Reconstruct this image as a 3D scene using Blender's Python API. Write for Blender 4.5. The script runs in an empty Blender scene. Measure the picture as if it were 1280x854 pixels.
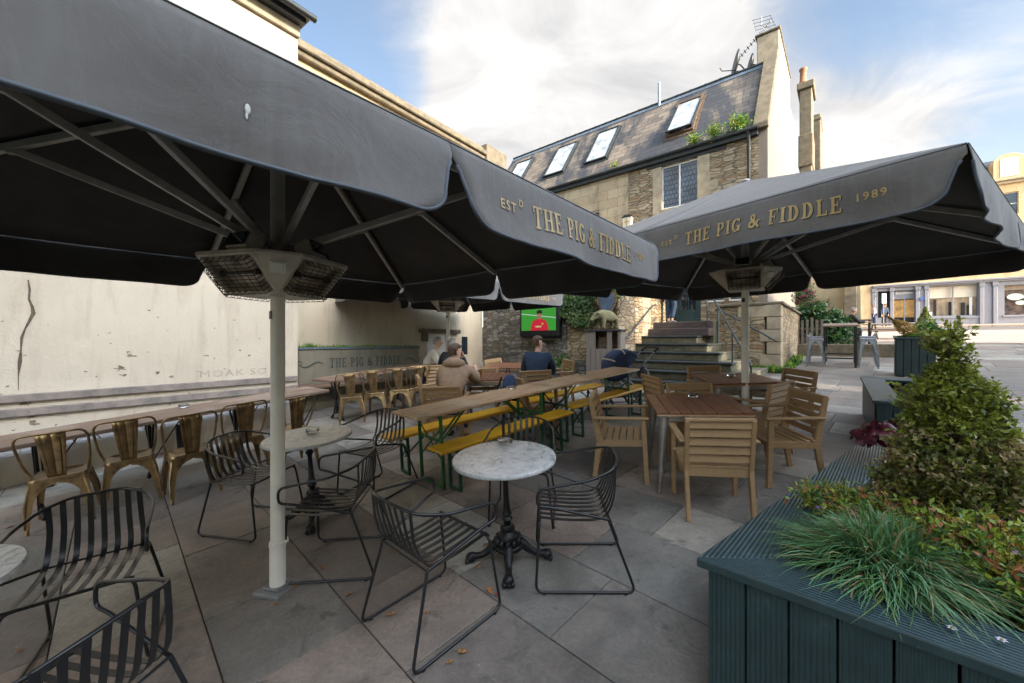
import bpy, bmesh, math, random
from mathutils import Vector, Matrix, noise
random.seed(7)
R = math.radians
scene = bpy.context.scene
col = scene.collection
F = 498.0
# ------------------------------------------------------------------ ground
def g(X, Y):
    q = .045*X + .06*(Y-2.8)
    return q if q < .9 else .9+(q-.9)*.8
def at(px, py, h=0):
    "ground point (raised h) seen at a pixel of the 1280 wide photograph"
    dx = (px-640)/F; dz = (427-py)/F
    lo, hi = .2, 200
    for _ in range(50):
        m = (lo+hi)/2
        if 1.5+dz*m > g(dx*m, m)+h: lo = m
        else: hi = m
    return Vector((dx*lo, lo, g(dx*lo, lo)+h))
def plane_rot():
    n = Vector((-.045, -.06, 1)).normalized()
    return Vector((0, 0, 1)).rotation_difference(n).to_matrix()
PR = plane_rot()
# ------------------------------------------------------------------ mesh builder
class MB:
    G = None
    def __init__(s):
        s.v = []; s.f = []; s.m = []; s.M = MB.G
    def add(s, vs, fs, mi=0):
        o = len(s.v)
        for p in vs:
            p = Vector(p)
            s.v.append(s.M @ p if s.M else p)
        for q in fs:
            s.f.append([o+i for i in q]); s.m.append(mi)
        return s
    def box(s, c, d, rz=0, m=0, rx=0, ry=0):
        hx, hy, hz = d[0]/2, d[1]/2, d[2]/2
        Q = Matrix.Rotation(rz, 3, 'Z') @ Matrix.Rotation(ry, 3, 'Y') @ Matrix.Rotation(rx, 3, 'X')
        c = Vector(c)
        vs = [c + Q @ Vector((x*hx, y*hy, z*hz)) for x in (-1, 1) for y in (-1, 1) for z in (-1, 1)]
        return s.add(vs, [(0, 1, 3, 2), (4, 6, 7, 5), (0, 4, 5, 1), (2, 3, 7, 6), (0, 2, 6, 4), (1, 5, 7, 3)], m)
    def bx(s, x0, x1, y0, y1, z0, z1, m=0):
        return s.box(((x0+x1)/2, (y0+y1)/2, (z0+z1)/2), (abs(x1-x0), abs(y1-y0), abs(z1-z0)), m=m)
    def bar(s, p, q, w, h, up=(0, 0, 1), m=0, w2=None, h2=None):
        "rectangular bar p to q, w across, h along up"
        p = Vector(p); q = Vector(q); d = (q-p).normalized(); up = Vector(up)
        a = d.cross(up)
        if a.length < 1e-4: a = d.cross(Vector((1, 0, 0)))
        a.normalize(); b = a.cross(d).normalized()
        w2 = w if w2 is None else w2; h2 = h if h2 is None else h2
        vs = []
        for (c, ww, hh) in ((p, w, h), (q, w2, h2)):
            for (i, j) in ((-1, -1), (1, -1), (1, 1), (-1, 1)):
                vs.append(c + a*i*ww/2 + b*j*hh/2)
        return s.add(vs, [(3, 2, 1, 0), (4, 5, 6, 7), (0, 1, 5, 4), (1, 2, 6, 5), (2, 3, 7, 6), (3, 0, 4, 7)], m)
    def tube(s, pts, r, n=8, closed=False, m=0):
        pts = [Vector(p) for p in pts]; N = len(pts)
        rs = r if isinstance(r, (list, tuple)) else [r]*N
        vs = []; prev = None
        for i, p in enumerate(pts):
            if closed: d = (pts[(i+1) % N]-pts[i-1])
            else: d = pts[min(i+1, N-1)]-pts[max(i-1, 0)]
            if d.length < 1e-9: d = Vector((0, 0, 1))
            d.normalize()
            if prev is None:
                a = d.cross(Vector((0, 0, 1)))
                if a.length < .05: a = d.cross(Vector((1, 0, 0)))
            else:
                a = prev - d*prev.dot(d)
            a.normalize(); prev = a; b = d.cross(a)
            for k in range(n):
                t = 2*math.pi*k/n
                vs.append(p + (a*math.cos(t)+b*math.sin(t))*rs[i])
        fs = []
        for i in range(N if closed else N-1):
            j = (i+1) % N
            for k in range(n):
                fs.append((i*n+k, i*n+(k+1) % n, j*n+(k+1) % n, j*n+k))
        if not closed:
            fs.append(tuple(range(n))[::-1]); fs.append(tuple((N-1)*n+k for k in range(n)))
        return s.add(vs, fs, m)
    def lathe(s, prof, c=(0, 0, 0), n=24, m=0):
        c = Vector(c); vs = []
        for (r, z) in prof:
            for k in range(n):
                t = 2*math.pi*k/n
                vs.append(c+Vector((r*math.cos(t), r*math.sin(t), z)))
        fs = [(i*n+k, i*n+(k+1) % n, (i+1)*n+(k+1) % n, (i+1)*n+k) for i in range(len(prof)-1) for k in range(n)]
        fs.append(tuple(range(n))[::-1]); fs.append(tuple((len(prof)-1)*n+k for k in range(n)))
        return s.add(vs, fs, m)
    def prism(s, pts, z0, z1, m=0):
        n = len(pts)
        vs = [(p[0], p[1], z0) for p in pts]+[(p[0], p[1], z1) for p in pts]
        fs = [tuple(range(n))[::-1], tuple(range(n, 2*n))]+[(i, (i+1) % n, (i+1) % n+n, i+n) for i in range(n)]
        return s.add(vs, fs, m)
    def xz(s, pts, y0, y1, m=0):
        "prism of an outline in x,z"
        n = len(pts)
        vs = [(p[0], y0, p[1]) for p in pts]+[(p[0], y1, p[1]) for p in pts]
        fs = [tuple(range(n)), tuple(range(n, 2*n))[::-1]]+[(i, i+n, (i+1) % n+n, (i+1) % n) for i in range(n)]
        return s.add(vs, fs, m)
    def yz(s, pts, x0, x1, m=0):
        n = len(pts)
        vs = [(x0, p[0], p[1]) for p in pts]+[(x1, p[0], p[1]) for p in pts]
        fs = [tuple(range(n))[::-1], tuple(range(n, 2*n))]+[(i, (i+1) % n, (i+1) % n+n, i+n) for i in range(n)]
        return s.add(vs, fs, m)
    def ball(s, c, r, n=12, k=8, m=0):
        if not isinstance(r, (tuple, list)): r = (r, r, r)
        c = Vector(c)
        vs = []
        for i in range(k+1):
            a = math.pi*i/k
            for j in range(n):
                b = 2*math.pi*j/n
                vs.append(c+Vector((r[0]*math.sin(a)*math.cos(b), r[1]*math.sin(a)*math.sin(b), r[2]*math.cos(a))))
        fs = [(i*n+j, (i+1)*n+j, (i+1)*n+(j+1) % n, i*n+(j+1) % n) for i in range(k) for j in range(n)]
        return s.add(vs, fs, m)
    def leaf(s, p, d, up, L, W, m=0, fold=.15):
        "pointed leaf of four faces"
        p = Vector(p); d = Vector(d).normalized(); up = Vector(up)
        a = d.cross(up)
        if a.length < 1e-3: a = d.cross(Vector((1, .3, .2)))
        a.normalize(); b = a.cross(d)
        vs = [p, p+d*L*.45+a*W/2+b*W*fold, p+d*L*.5, p+d*L*.45-a*W/2+b*W*fold, p+d*L-b*L*.08]
        return s.add(vs, [(0, 1, 2), (0, 2, 3), (1, 4, 2), (2, 4, 3)], m)
    def build(s, name, mats, parent=None, smooth=None, bevel=0, loc=None, rot=None, seg=1, solid=0):
        me = bpy.data.meshes.new(name)
        me.from_pydata([tuple(v) for v in s.v], [], s.f)
        if not isinstance(mats, (list, tuple)): mats = [mats]
        for x in mats: me.materials.append(x)
        me.polygons.foreach_set('material_index', s.m)
        if smooth:
            me.polygons.foreach_set('use_smooth', [True]*len(s.f))
            if smooth < 170: me.set_sharp_from_angle(angle=R(smooth))
        me.update()
        o = bpy.data.objects.new(name, me); col.objects.link(o)
        if parent: o.parent = parent
        if loc is not None: o.location = loc
        if rot is not None: o.rotation_euler = rot
        if solid:
            q = o.modifiers.new('thick', 'SOLIDIFY'); q.thickness = solid; q.offset = 0
        if bevel:
            q = o.modifiers.new('bevel', 'BEVEL'); q.width = bevel; q.segments = seg; q.limit_method = 'ANGLE'
        return o
def fillet(pts, r, n=4, closed=False):
    "round the corners of a polyline"
    pts = [Vector(p) for p in pts]; out = []
    N = len(pts)
    for i, p in enumerate(pts):
        if not closed and i in (0, N-1): out.append(p); continue
        a = pts[i-1]; b = pts[(i+1) % N]
        da = a-p; db = b-p
        rr = min(r, da.length*.45, db.length*.45)
        s = p+da.normalized()*rr; e = p+db.normalized()*rr
        for k in range(n+1):
            t = k/n
            out.append(s*(1-t)**2+p*2*t*(1-t)+e*t*t)
    return out
def tag(o, label=None, cat=None, group=None, kind=None):
    if label: o['label'] = label
    if cat: o['category'] = cat
    if group: o['group'] = group
    if kind: o['kind'] = kind
    return o
def empty(name, label, cat, loc=(0, 0, 0), yaw=0, group=None, tilt=False):
    o = bpy.data.objects.new(name, None); col.objects.link(o); o.empty_display_size = .1
    pose(o, loc, yaw, tilt)
    return tag(o, label, cat, group)
def pose(o, loc, yaw, tilt):
    M = Matrix.Rotation(yaw, 3, 'Z')
    if tilt: M = PR @ M
    o.rotation_euler = M.to_euler(); o.location = loc
def kids(o): return [c for c in bpy.data.objects if c.parent == o]
def copy_tree(o, parent=None, depth=0):
    c = o.copy(); col.objects.link(c)
    if parent: c.parent = parent; c.matrix_parent_inverse = o.matrix_parent_inverse
    for ch in kids(o): copy_tree(ch, c, depth+1)
    return c
def put(o, X, Y, head, label, group=None, h=0, tilt=True):
    "stand a thing on the ground, its front (+y) pointing at compass angle head"
    pose(o, (X, Y, g(X, Y)+h), R(head-90), tilt)
    o['label'] = label
    if group: o['group'] = group
    return o
# ------------------------------------------------------------------ materials
def newmat(name):
    m = bpy.data.materials.new(name); m.use_nodes = True
    nt = m.node_tree
    return m, nt, nt.nodes['Principled BSDF']
def nd(nt, t, **k):
    n = nt.nodes.new(t)
    for a, b in k.items(): setattr(n, a, b)
    return n
def C4(c): return (c[0], c[1], c[2], 1)
def ramp(nt, fac, stops):
    r = nd(nt, 'ShaderNodeValToRGB')
    e = r.color_ramp.elements
    while len(e) < len(stops): e.new(.5)
    for i, (p, c) in enumerate(stops):
        e[i].position = p; e[i].color = C4(c)
    nt.links.new(fac, r.inputs[0]); return r.outputs[0]
def coords(nt, scale=(1, 1, 1), kind='Object', rot=(0, 0, 0)):
    t = nd(nt, 'ShaderNodeTexCoord'); mp = nd(nt, 'ShaderNodeMapping')
    mp.inputs['Scale'].default_value = scale; mp.inputs['Rotation'].default_value = rot
    nt.links.new(t.outputs[kind], mp.inputs[0]); return mp.outputs[0]
def noise_t(nt, v, scale, detail=6, rough=.6, dist=0):
    n = nd(nt, 'ShaderNodeTexNoise'); n.inputs['Scale'].default_value = scale
    n.inputs['Detail'].default_value = detail; n.inputs['Roughness'].default_value = rough
    n.inputs['Distortion'].default_value = dist
    if v: nt.links.new(v, n.inputs['Vector'])
    return n.outputs[0]
def mixc(nt, fac, a, b, mode='MIX'):
    m = nd(nt, 'ShaderNodeMix', data_type='RGBA', blend_type=mode)
    for i, x in ((0, fac), (6, a), (7, b)):
        if isinstance(x, (int, float)): m.inputs[i].default_value = x
        elif isinstance(x, (tuple, list)): m.inputs[i].default_value = C4(x)
        else: nt.links.new(x, m.inputs[i])
    return m.outputs[2]
def math_n(nt, op, a, b=0, clamp=False):
    m = nd(nt, 'ShaderNodeMath', operation=op); m.use_clamp = clamp
    for i, x in ((0, a), (1, b)):
        if isinstance(x, (int, float)): m.inputs[i].default_value = x
        else: nt.links.new(x, m.inputs[i])
    return m.outputs[0]
def bump(nt, bs, h, s=.3, d=.01):
    b = nd(nt, 'ShaderNodeBump'); b.inputs['Strength'].default_value = s; b.inputs['Distance'].default_value = d
    nt.links.new(h, b.inputs['Height']); nt.links.new(b.outputs[0], bs.inputs['Normal']); return b
def simple(name, c, rough=.6, metal=0, var=.25, scale=6, bstr=.15, c2=None, bd=.004, sc=(1, 1, 1), coat=0):
    "base colour mottled by noise towards c2 (or a darker tone)"
    m, nt, bs = newmat(name)
    v = coords(nt, sc)
    n = noise_t(nt, v, scale, 6, .65)
    d = c2 if c2 else tuple(x*(1-var*1.6) for x in c)
    nt.links.new(ramp(nt, n, [(.32, d), (.62, c)]), bs.inputs['Base Color'])
    bs.inputs['Roughness'].default_value = rough; bs.inputs['Metallic'].default_value = metal
    if coat: bs.inputs['Coat Weight'].default_value = coat; bs.inputs['Coat Roughness'].default_value = .2
    if bstr:
        n2 = noise_t(nt, v, scale*6, 4, .6)
        bump(nt, bs, n2, bstr, bd)
    return m
def wood(name, c, dark, rough=.6, gs=(1, 14, 14), bstr=.3, worn=None):
    m, nt, bs = newmat(name)
    v = coords(nt, gs)
    oi = nd(nt, 'ShaderNodeObjectInfo')
    va = nd(nt, 'ShaderNodeVectorMath', operation='ADD'); nt.links.new(v, va.inputs[0]); nt.links.new(oi.outputs['Random'], va.inputs[1])
    n = noise_t(nt, va.outputs[0], 3.2, 8, .65, .6)
    colr = ramp(nt, n, [(.28, dark), (.66, c)])
    v2 = coords(nt)
    n2 = noise_t(nt, v2, 2.2, 4, .6)
    if worn: colr = mixc(nt, ramp(nt, n2, [(.48, (0, 0, 0)), (.62, (1, 1, 1))]), colr, worn)
    else: colr = mixc(nt, .35, colr, ramp(nt, n2, [(.3, tuple(x*.75 for x in c)), (.7, tuple(min(1, x*1.15) for x in c))]))
    nt.links.new(colr, bs.inputs['Base Color'])
    bs.inputs['Roughness'].default_value = rough
    bump(nt, bs, n, bstr, .002)
    return m
M = {}
M['teak'] = wood('pale_teak', (.37, .235, .115), (.22, .14, .07), .55, (12, 2, 12))
M['table_wood'] = wood('red_brown_table_wood', (.23, .095, .048), (.10, .042, .024), .38, (14, 1.6, 14))
M['long_wood'] = wood('weathered_table_wood', (.20, .125, .085), (.11, .068, .048), .5, (1.5, 14, 14), worn=(.24, .17, .13))
M['beer_wood'] = wood('worn_pine', (.56, .36, .20), (.27, .16, .09), .42, (1.2, 12, 12), worn=(.52, .40, .27))
M['grey_wood'] = wood('silver_grey_boards', (.19, .16, .13), (.09, .075, .06), .75, (14, 14, 1.4))
M['bench_grey'] = wood('grey_bench_boards', (.19, .19, .19), (.10, .10, .10), .6, (1.5, 14, 14))
M['yellow'] = simple('yellow_paint', (.86, .47, .015), .36, var=.2, scale=3, bstr=.12, c2=(.62, .31, .012))
M['green_metal'] = simple('green_enamel', (.028, .14, .045), .35, var=.3, scale=8, bstr=.05)
M['dkgreen_metal'] = simple('dark_green_enamel', (.012, .075, .045), .38, var=.3, scale=8, bstr=.05)
M['black_metal'] = simple('black_wire_metal', (.012, .013, .015), .3, .0, var=.2, scale=20, bstr=.05)
M['cast_iron'] = simple('cast_iron', (.018, .018, .019), .42, .4, var=.4, scale=20, bstr=.5)
M['bronze'] = simple('bronzed_steel', (.42, .29, .145), .36, .85, var=.4, scale=9, bstr=.08, c2=(.16, .11, .065))
M['galv'] = simple('galvanised_steel', (.33, .35, .38), .4, .8, var=.25, scale=9, bstr=.08)
M['steel'] = simple('brushed_steel', (.42, .40, .38), .42, .85, var=.25, scale=6, bstr=.1)
M['pole'] = simple('cream_pole_paint', (.76, .73, .66), .42, var=.08, scale=5, bstr=.06)
M['heater'] = simple('heater_cream_metal', (.62, .55, .44), .45, var=.25, scale=8, bstr=.08)
M['dark_in'] = simple('heater_reflector', (.62, .52, .40), .4, .0, var=.5, scale=9, bstr=.1)
M['wire'] = simple('wire_guard', (.085, .07, .055), .5, .5, bstr=0)
M['alu'] = simple('grey_aluminium', (.52, .49, .44), .45, .1, var=.2, scale=10, bstr=.05)
M['binding'] = simple('blue_grey_binding', (.07, .085, .105), .7, var=.15, bstr=.1)
M['gold'] = simple('gold_lettering', (.44, .31, .12), .5, var=.25, scale=20, bstr=0)
M['sign_green'] = simple('dark_green_lettering', (.035, .055, .05), .7, var=.35, scale=14, bstr=0, c2=(.09, .10, .09))
M['chrome'] = simple('polished_metal', (.55, .55, .55), .2, 1, bstr=0)
M['rubber'] = simple('black_rubber', (.02, .02, .02), .7, bstr=.1)
M['navy'] = simple('navy_cloth', (.03, .055, .13), .85, var=.25, scale=9, bstr=.4)
M['grey_cloth'] = simple('grey_cloth', (.15, .155, .17), .85, var=.25, scale=9, bstr=.4)
M['coat'] = simple('tan_parka_cloth', (.30, .205, .13), .8, var=.25, scale=7, bstr=.6, bd=.012)
M['jumper'] = simple('dark_blue_jumper', (.012, .03, .065), .85, var=.25, scale=9, bstr=.4)
M['white_cloth'] = simple('off_white_cloth', (.55, .50, .42), .85, var=.15, scale=7, bstr=.5)
M['black_cloth'] = simple('black_cloth', (.012, .013, .02), .85, var=.25, scale=9, bstr=.4)
M['jeans'] = simple('blue_jeans', (.025, .05, .10), .85, var=.3, scale=9, bstr=.4)
M['pink_cloth'] = simple('pale_pink_cloth', (.6, .38, .36), .85, var=.15, bstr=.3)
M['skin'] = simple('skin', (.52, .30, .21), .5, var=.12, scale=9, bstr=.1)
M['hair_brown'] = simple('brown_hair', (.09, .045, .02), .6, var=.5, scale=60, bstr=.8, sc=(1, 1, .3))
M['hair_grey'] = simple('grey_hair', (.33, .31, .28), .6, var=.4, scale=60, bstr=.8, sc=(1, 1, .3))
M['shoe'] = simple('dark_shoe', (.03, .035, .05), .6, bstr=.2)
M['shoe_sole'] = simple('pale_sole', (.6, .6, .58), .6, bstr=.1)
M['soil'] = simple('potting_soil', (.045, .03, .02), .95, var=.4, scale=30, bstr=1, bd=.02)
M['moss'] = simple('moss', (.06, .085, .02), .95, var=.5, scale=20, bstr=1, bd=.02)
M['lead'] = simple('lead_flashing', (.13, .17, .22), .5, .2, var=.25, scale=6, bstr=.3)
M['gutter'] = simple('dark_gutter', (.02, .025, .025), .5, bstr=.1)
M['white_paint'] = simple('white_paint', (.72, .72, .70), .5, var=.08, bstr=.05)
M['door_green'] = simple('dark_green_gloss', (.025, .055, .055), .35, var=.2, bstr=.08)
M['rail'] = simple('grey_green_rail', (.035, .052, .058), .4, .2, var=.2, bstr=.1)
M['tread'] = simple('tread_edging', (.026, .034, .036), .6, var=.35, scale=5, bstr=.3)
M['terracotta'] = simple('terracotta', (.36, .15, .08), .8, bstr=.3)
M['shop_paint'] = simple('blue_grey_shop_paint', (.20, .205, .24), .6, var=.08, scale=3, bstr=.08)
M['blind'] = simple('cream_blind', (.62, .56, .46), .8, var=.05, bstr=.05)
M['flagroof'] = simple('dark_slate_plain', (.055, .06, .07), .6, var=.3, bstr=.3)
M['plastic_black'] = simple('black_plastic', (.015, .015, .017), .4, bstr=.05)
M['leaf_dry'] = simple('dry_leaf', (.42, .19, .06), .8, var=.5, scale=30, bstr=.2)
M['leaf_red'] = simple('red_brown_leaf', (.30, .05, .03), .8, var=.5, scale=30, bstr=.2)
M['bark'] = simple('bark', (.14, .09, .055), .9, var=.4, scale=12, bstr=.8)
M['dropping'] = simple('white_dropping', (.6, .6, .56), .8, var=.3, scale=30, bstr=.2)
def leafmat(name, a, b, rough=.5, trans=.25):
    m, nt, bs = newmat(name)
    n = noise_t(nt, coords(nt), 14, 3, .7)
    c = ramp(nt, n, [(.35, b), (.65, a)])
    nt.links.new(c, bs.inputs['Base Color']); bs.inputs['Roughness'].default_value = rough
    tr = nd(nt, 'ShaderNodeBsdfTranslucent'); nt.links.new(c, tr.inputs[0])
    mx = nd(nt, 'ShaderNodeMixShader'); mx.inputs[0].default_value = trans
    nt.links.new(bs.outputs[0], mx.inputs[1]); nt.links.new(tr.outputs[0], mx.inputs[2])
    nt.links.new(mx.outputs[0], nt.nodes['Material Output'].inputs[0])
    return m
M['box_green'] = leafmat('box_leaf_green', (.29, .31, .04), (.15, .18, .03), .38, .35)
M['box_dark'] = leafmat('box_leaf_dark', (.13, .15, .035), (.08, .10, .025), .38, .35)
M['box_tan'] = leafmat('box_leaf_tan', (.46, .36, .18), (.26, .20, .08), .5, .35)
M['blue_grass'] = leafmat('blue_green_blade', (.16, .33, .15), (.085, .20, .08), .45, .2)
M['green_grass'] = leafmat('green_blade', (.10, .22, .05), (.05, .13, .04), .45, .2)
M['straw'] = leafmat('straw_blade', (.45, .35, .18), (.30, .22, .10), .6, .2)
M['lime'] = leafmat('lime_leaf', (.32, .40, .04), (.18, .27, .03), .5)
M['peach'] = leafmat('peach_leaf', (.45, .20, .07), (.30, .10, .04), .5)
M['yellow_leaf'] = leafmat('yellow_leaf', (.42, .34, .05), (.28, .22, .03), .5)
M['burgundy'] = leafmat('burgundy_leaf', (.11, .015, .025), (.05, .01, .018), .4)
M['ivy'] = leafmat('ivy_leaf', (.06, .13, .03), (.03, .07, .018), .4)
M['ivy_light'] = leafmat('ivy_leaf_pale', (.16, .24, .06), (.10, .15, .04), .4)
M['fatsia'] = leafmat('glossy_leaf', (.045, .13, .04), (.025, .075, .025), .3)
M['gold_conifer'] = leafmat('golden_conifer', (.50, .36, .12), (.35, .22, .07), .7)
M['bright_grass'] = leafmat('bright_grass', (.13, .34, .04), (.08, .22, .03), .5)
M['petal_pink'] = leafmat('magenta_petal', (.5, .03, .22), (.35, .02, .16), .5)
M['petal_white'] = leafmat('white_petal', (.8, .75, .78), (.7, .6, .7), .5)
M['petal_lilac'] = leafmat('lilac_petal', (.55, .35, .6), (.45, .25, .5), .5)
# canopy fabric
m, nt, bs = newmat('charcoal_canvas')
v = coords(nt)
n1 = noise_t(nt, v, 1.3, 5, .6, .8); n2 = noise_t(nt, v, 260, 2, .5)
c = ramp(nt, n1, [(.3, (.086, .077, .071)), (.52, (.107, .097, .089)), (.7, (.124, .112, .101))])
st = noise_t(nt, coords(nt, (9, 9, .9)), 2.0, 3, .5, 1.5)
c = mixc(nt, ramp(nt, st, [(.52, (0, 0, 0)), (.72, (.4, .4, .4))]), c, (.135, .128, .12))
wr = noise_t(nt, v, 3.5, 6, .6, 2.5)
c = mixc(nt, ramp(nt, wr, [(.48, (0, 0, 0)), (.5, (.16, .16, .16)), (.52, (0, 0, 0))]), c, (.17, .165, .16))
nt.links.new(c, bs.inputs['Base Color']); bs.inputs['Roughness'].default_value = .8
bs.inputs['Sheen Weight'].default_value = .25
wv = noise_t(nt, v, 2.2, 2, .5)
bump(nt, bs, math_n(nt, 'ADD', n2, math_n(nt, 'ADD', math_n(nt, 'MULTIPLY', wv, 40), math_n(nt, 'MULTIPLY', wr, 8))), .35, .002)
M['canvas'] = m
M['canvas_shade'] = simple('shade_dark_canvas', (.056, .051, .047), .9, var=.2, scale=3, bstr=.2)  # inner face of the canvas, darkened to paint in shade under the parasols
# glass
def glassmat(name, c=(.02, .03, .04), rough=.06):
    m, nt, bs = newmat(name)
    n = noise_t(nt, coords(nt), 2.5, 3, .6)
    nt.links.new(ramp(nt, n, [(.35, tuple(x*.5 for x in c)), (.65, c)]), bs.inputs['Base Color'])
    bs.inputs['Roughness'].default_value = rough; bs.inputs['Specular IOR Level'].default_value = .8
    return m
M['glass_dark'] = glassmat('dark_window_glass'); M['glass_reflection'] = glassmat('leaded_window_glass', (.11, .15, .20), .15)  # blue base of the leaded panes paints in a reflection
M['glass_sky'] = glassmat('skylight_glass', (.50, .54, .56), .25)
m, nt, bs = newmat('clear_glass'); bs.inputs['Transmission Weight'].default_value = 1; bs.inputs['Roughness'].default_value = .03
bs.inputs['Base Color'].default_value = (.95, .97, .97, 1); M['glass'] = m
m, nt, bs = newmat('pale_beer'); bs.inputs['Transmission Weight'].default_value = .5; bs.inputs['Base Color'].default_value = (.6, .3, .04, 1); bs.inputs['Roughness'].default_value = .05
M['beer'] = m
# marble
m, nt, bs = newmat('grey_marble')
v = coords(nt)
n = noise_t(nt, v, 9, 9, .7, 1.6)
n2 = noise_t(nt, v, 60, 4, .7)
c = ramp(nt, n, [(.36, (.16, .17, .18)), (.46, (.38, .39, .395)), (.6, (.50, .50, .50))])
c = mixc(nt, ramp(nt, n2, [(.56, (0, 0, 0)), (.66, (.6, .6, .6))]), c, (.22, .22, .22))
nt.links.new(c, bs.inputs['Base Color']); bs.inputs['Roughness'].default_value = .32
M['marble'] = m
# planter paint with fine grooves: along x (top boards) or upright (sides)
def ribbed(name, axis, c=(.013, .031, .034)):
    m, nt, bs = newmat(name)
    v = coords(nt)
    w = nd(nt, 'ShaderNodeTexWave', bands_direction=axis, wave_profile='SIN'); w.inputs['Scale'].default_value = 18
    w.inputs['Distortion'].default_value = .15
    nt.links.new(v, w.inputs[0])
    n = noise_t(nt, v, 5, 6, .7)
    cc = ramp(nt, n, [(.35, c), (.62, tuple(x*1.5 for x in c)), (.75, tuple(x*1.9+.02 for x in c))])
    nt.links.new(cc, bs.inputs['Base Color']); bs.inputs['Roughness'].default_value = .5
    sk_ = noise_t(nt, v, 42, 5, .75)
    cc = mixc(nt, ramp(nt, sk_, [(.63, (0, 0, 0)), (.68, (.7, .7, .7))]), cc, (.10, .10, .08))
    nt.links.new(cc, bs.inputs['Base Color'])
    bump(nt, bs, w.outputs[1], .9, .004)
    return m
M['rib_x'] = ribbed('grooved_deck_paint', 'Y'); M['rib_y'] = ribbed('grooved_deck_paint_cross', 'X')
M['rib_side'] = ribbed('grooved_side_paint', 'X')
M['planter_paint'] = simple('blue_green_paint', (.016, .036, .039), .45, var=.3, scale=5, bstr=.2)
# rendered walls
def render_mat(name, c, c2, stain, dirt_h=None, moss=None):
    m, nt, bs = newmat(name)
    v = coords(nt)
    n = noise_t(nt, v, .7, 8, .65, .4)
    cc = ramp(nt, n, [(.3, c2), (.55, c), (.8, tuple(min(1, x*1.06) for x in c))])
    st = noise_t(nt, coords(nt, (2.2, 2.2, .35)), 2.4, 7, .65, .5)
    cc = mixc(nt, ramp(nt, st, [(.50, (0, 0, 0)), (.74, (.6, .6, .6))]), cc, stain)
    sp = noise_t(nt, v, 3.2, 8, .75, .5)
    cc = mixc(nt, ramp(nt, sp, [(.655, (0, 0, 0)), (.68, (1, 1, 1))]), cc, tuple(x*.45 for x in stain))
    if moss:
        s = nd(nt, 'ShaderNodeSeparateXYZ'); nt.links.new(v, s.inputs[0])
        h = math_n(nt, 'SUBTRACT', moss[1], s.outputs[2])
        h = math_n(nt, 'ADD', h, math_n(nt, 'MULTIPLY', math_n(nt, 'SUBTRACT', n, .5), 2.0))
        cc = mixc(nt, math_n(nt, 'MULTIPLY', h, .9, True), cc, moss[0])
    nt.links.new(cc, bs.inputs['Base Color']); bs.inputs['Roughness'].default_value = .9
    b1 = noise_t(nt, v, 25, 6, .7)
    bump(nt, bs, math_n(nt, 'ADD', b1, math_n(nt, 'MULTIPLY', n, 6)), .45, .012)
    return m
M['render_near'] = render_mat('cream_render', (.50, .435, .34), (.435, .375, .29), (.34, .275, .205))
M['render_far'] = render_mat('grey_cream_render', (.52, .455, .34), (.44, .39, .295), (.30, .27, .19), moss=((.20, .21, .12), .7))
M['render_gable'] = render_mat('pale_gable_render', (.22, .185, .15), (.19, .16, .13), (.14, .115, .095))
M['render_beige'] = render_mat('beige_wall_render', (.42, .36, .24), (.34, .30, .20), (.22, .22, .13))
M['concrete'] = render_mat('mossy_concrete', (.235, .215, .165), (.17, .155, .115), (.10, .095, .06), moss=((.05, .055, .025), .75))
def xzvec(nt, sx=1, sz=1, dist=0):
    "x+y and z packed into a flat vector so that courses run level round corners"
    v = coords(nt)
    s = nd(nt, 'ShaderNodeSeparateXYZ'); nt.links.new(v, s.inputs[0])
    a = math_n(nt, 'ADD', s.outputs[0], s.outputs[1])
    zz = s.outputs[2]
    if dist:
        n = noise_t(nt, v, 2.0, 3, .5)
        zz = math_n(nt, 'ADD', zz, math_n(nt, 'MULTIPLY', math_n(nt, 'SUBTRACT', n, .5), dist))
        n = noise_t(nt, v, 5, 3, .5)
        a = math_n(nt, 'ADD', a, math_n(nt, 'MULTIPLY', math_n(nt, 'SUBTRACT', n, .5), dist))
    c = nd(nt, 'ShaderNodeCombineXYZ')
    nt.links.new(math_n(nt, 'MULTIPLY', a, sx), c.inputs[0]); nt.links.new(math_n(nt, 'MULTIPLY', zz, sz), c.inputs[1])
    return v, c.outputs[0]
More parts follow.
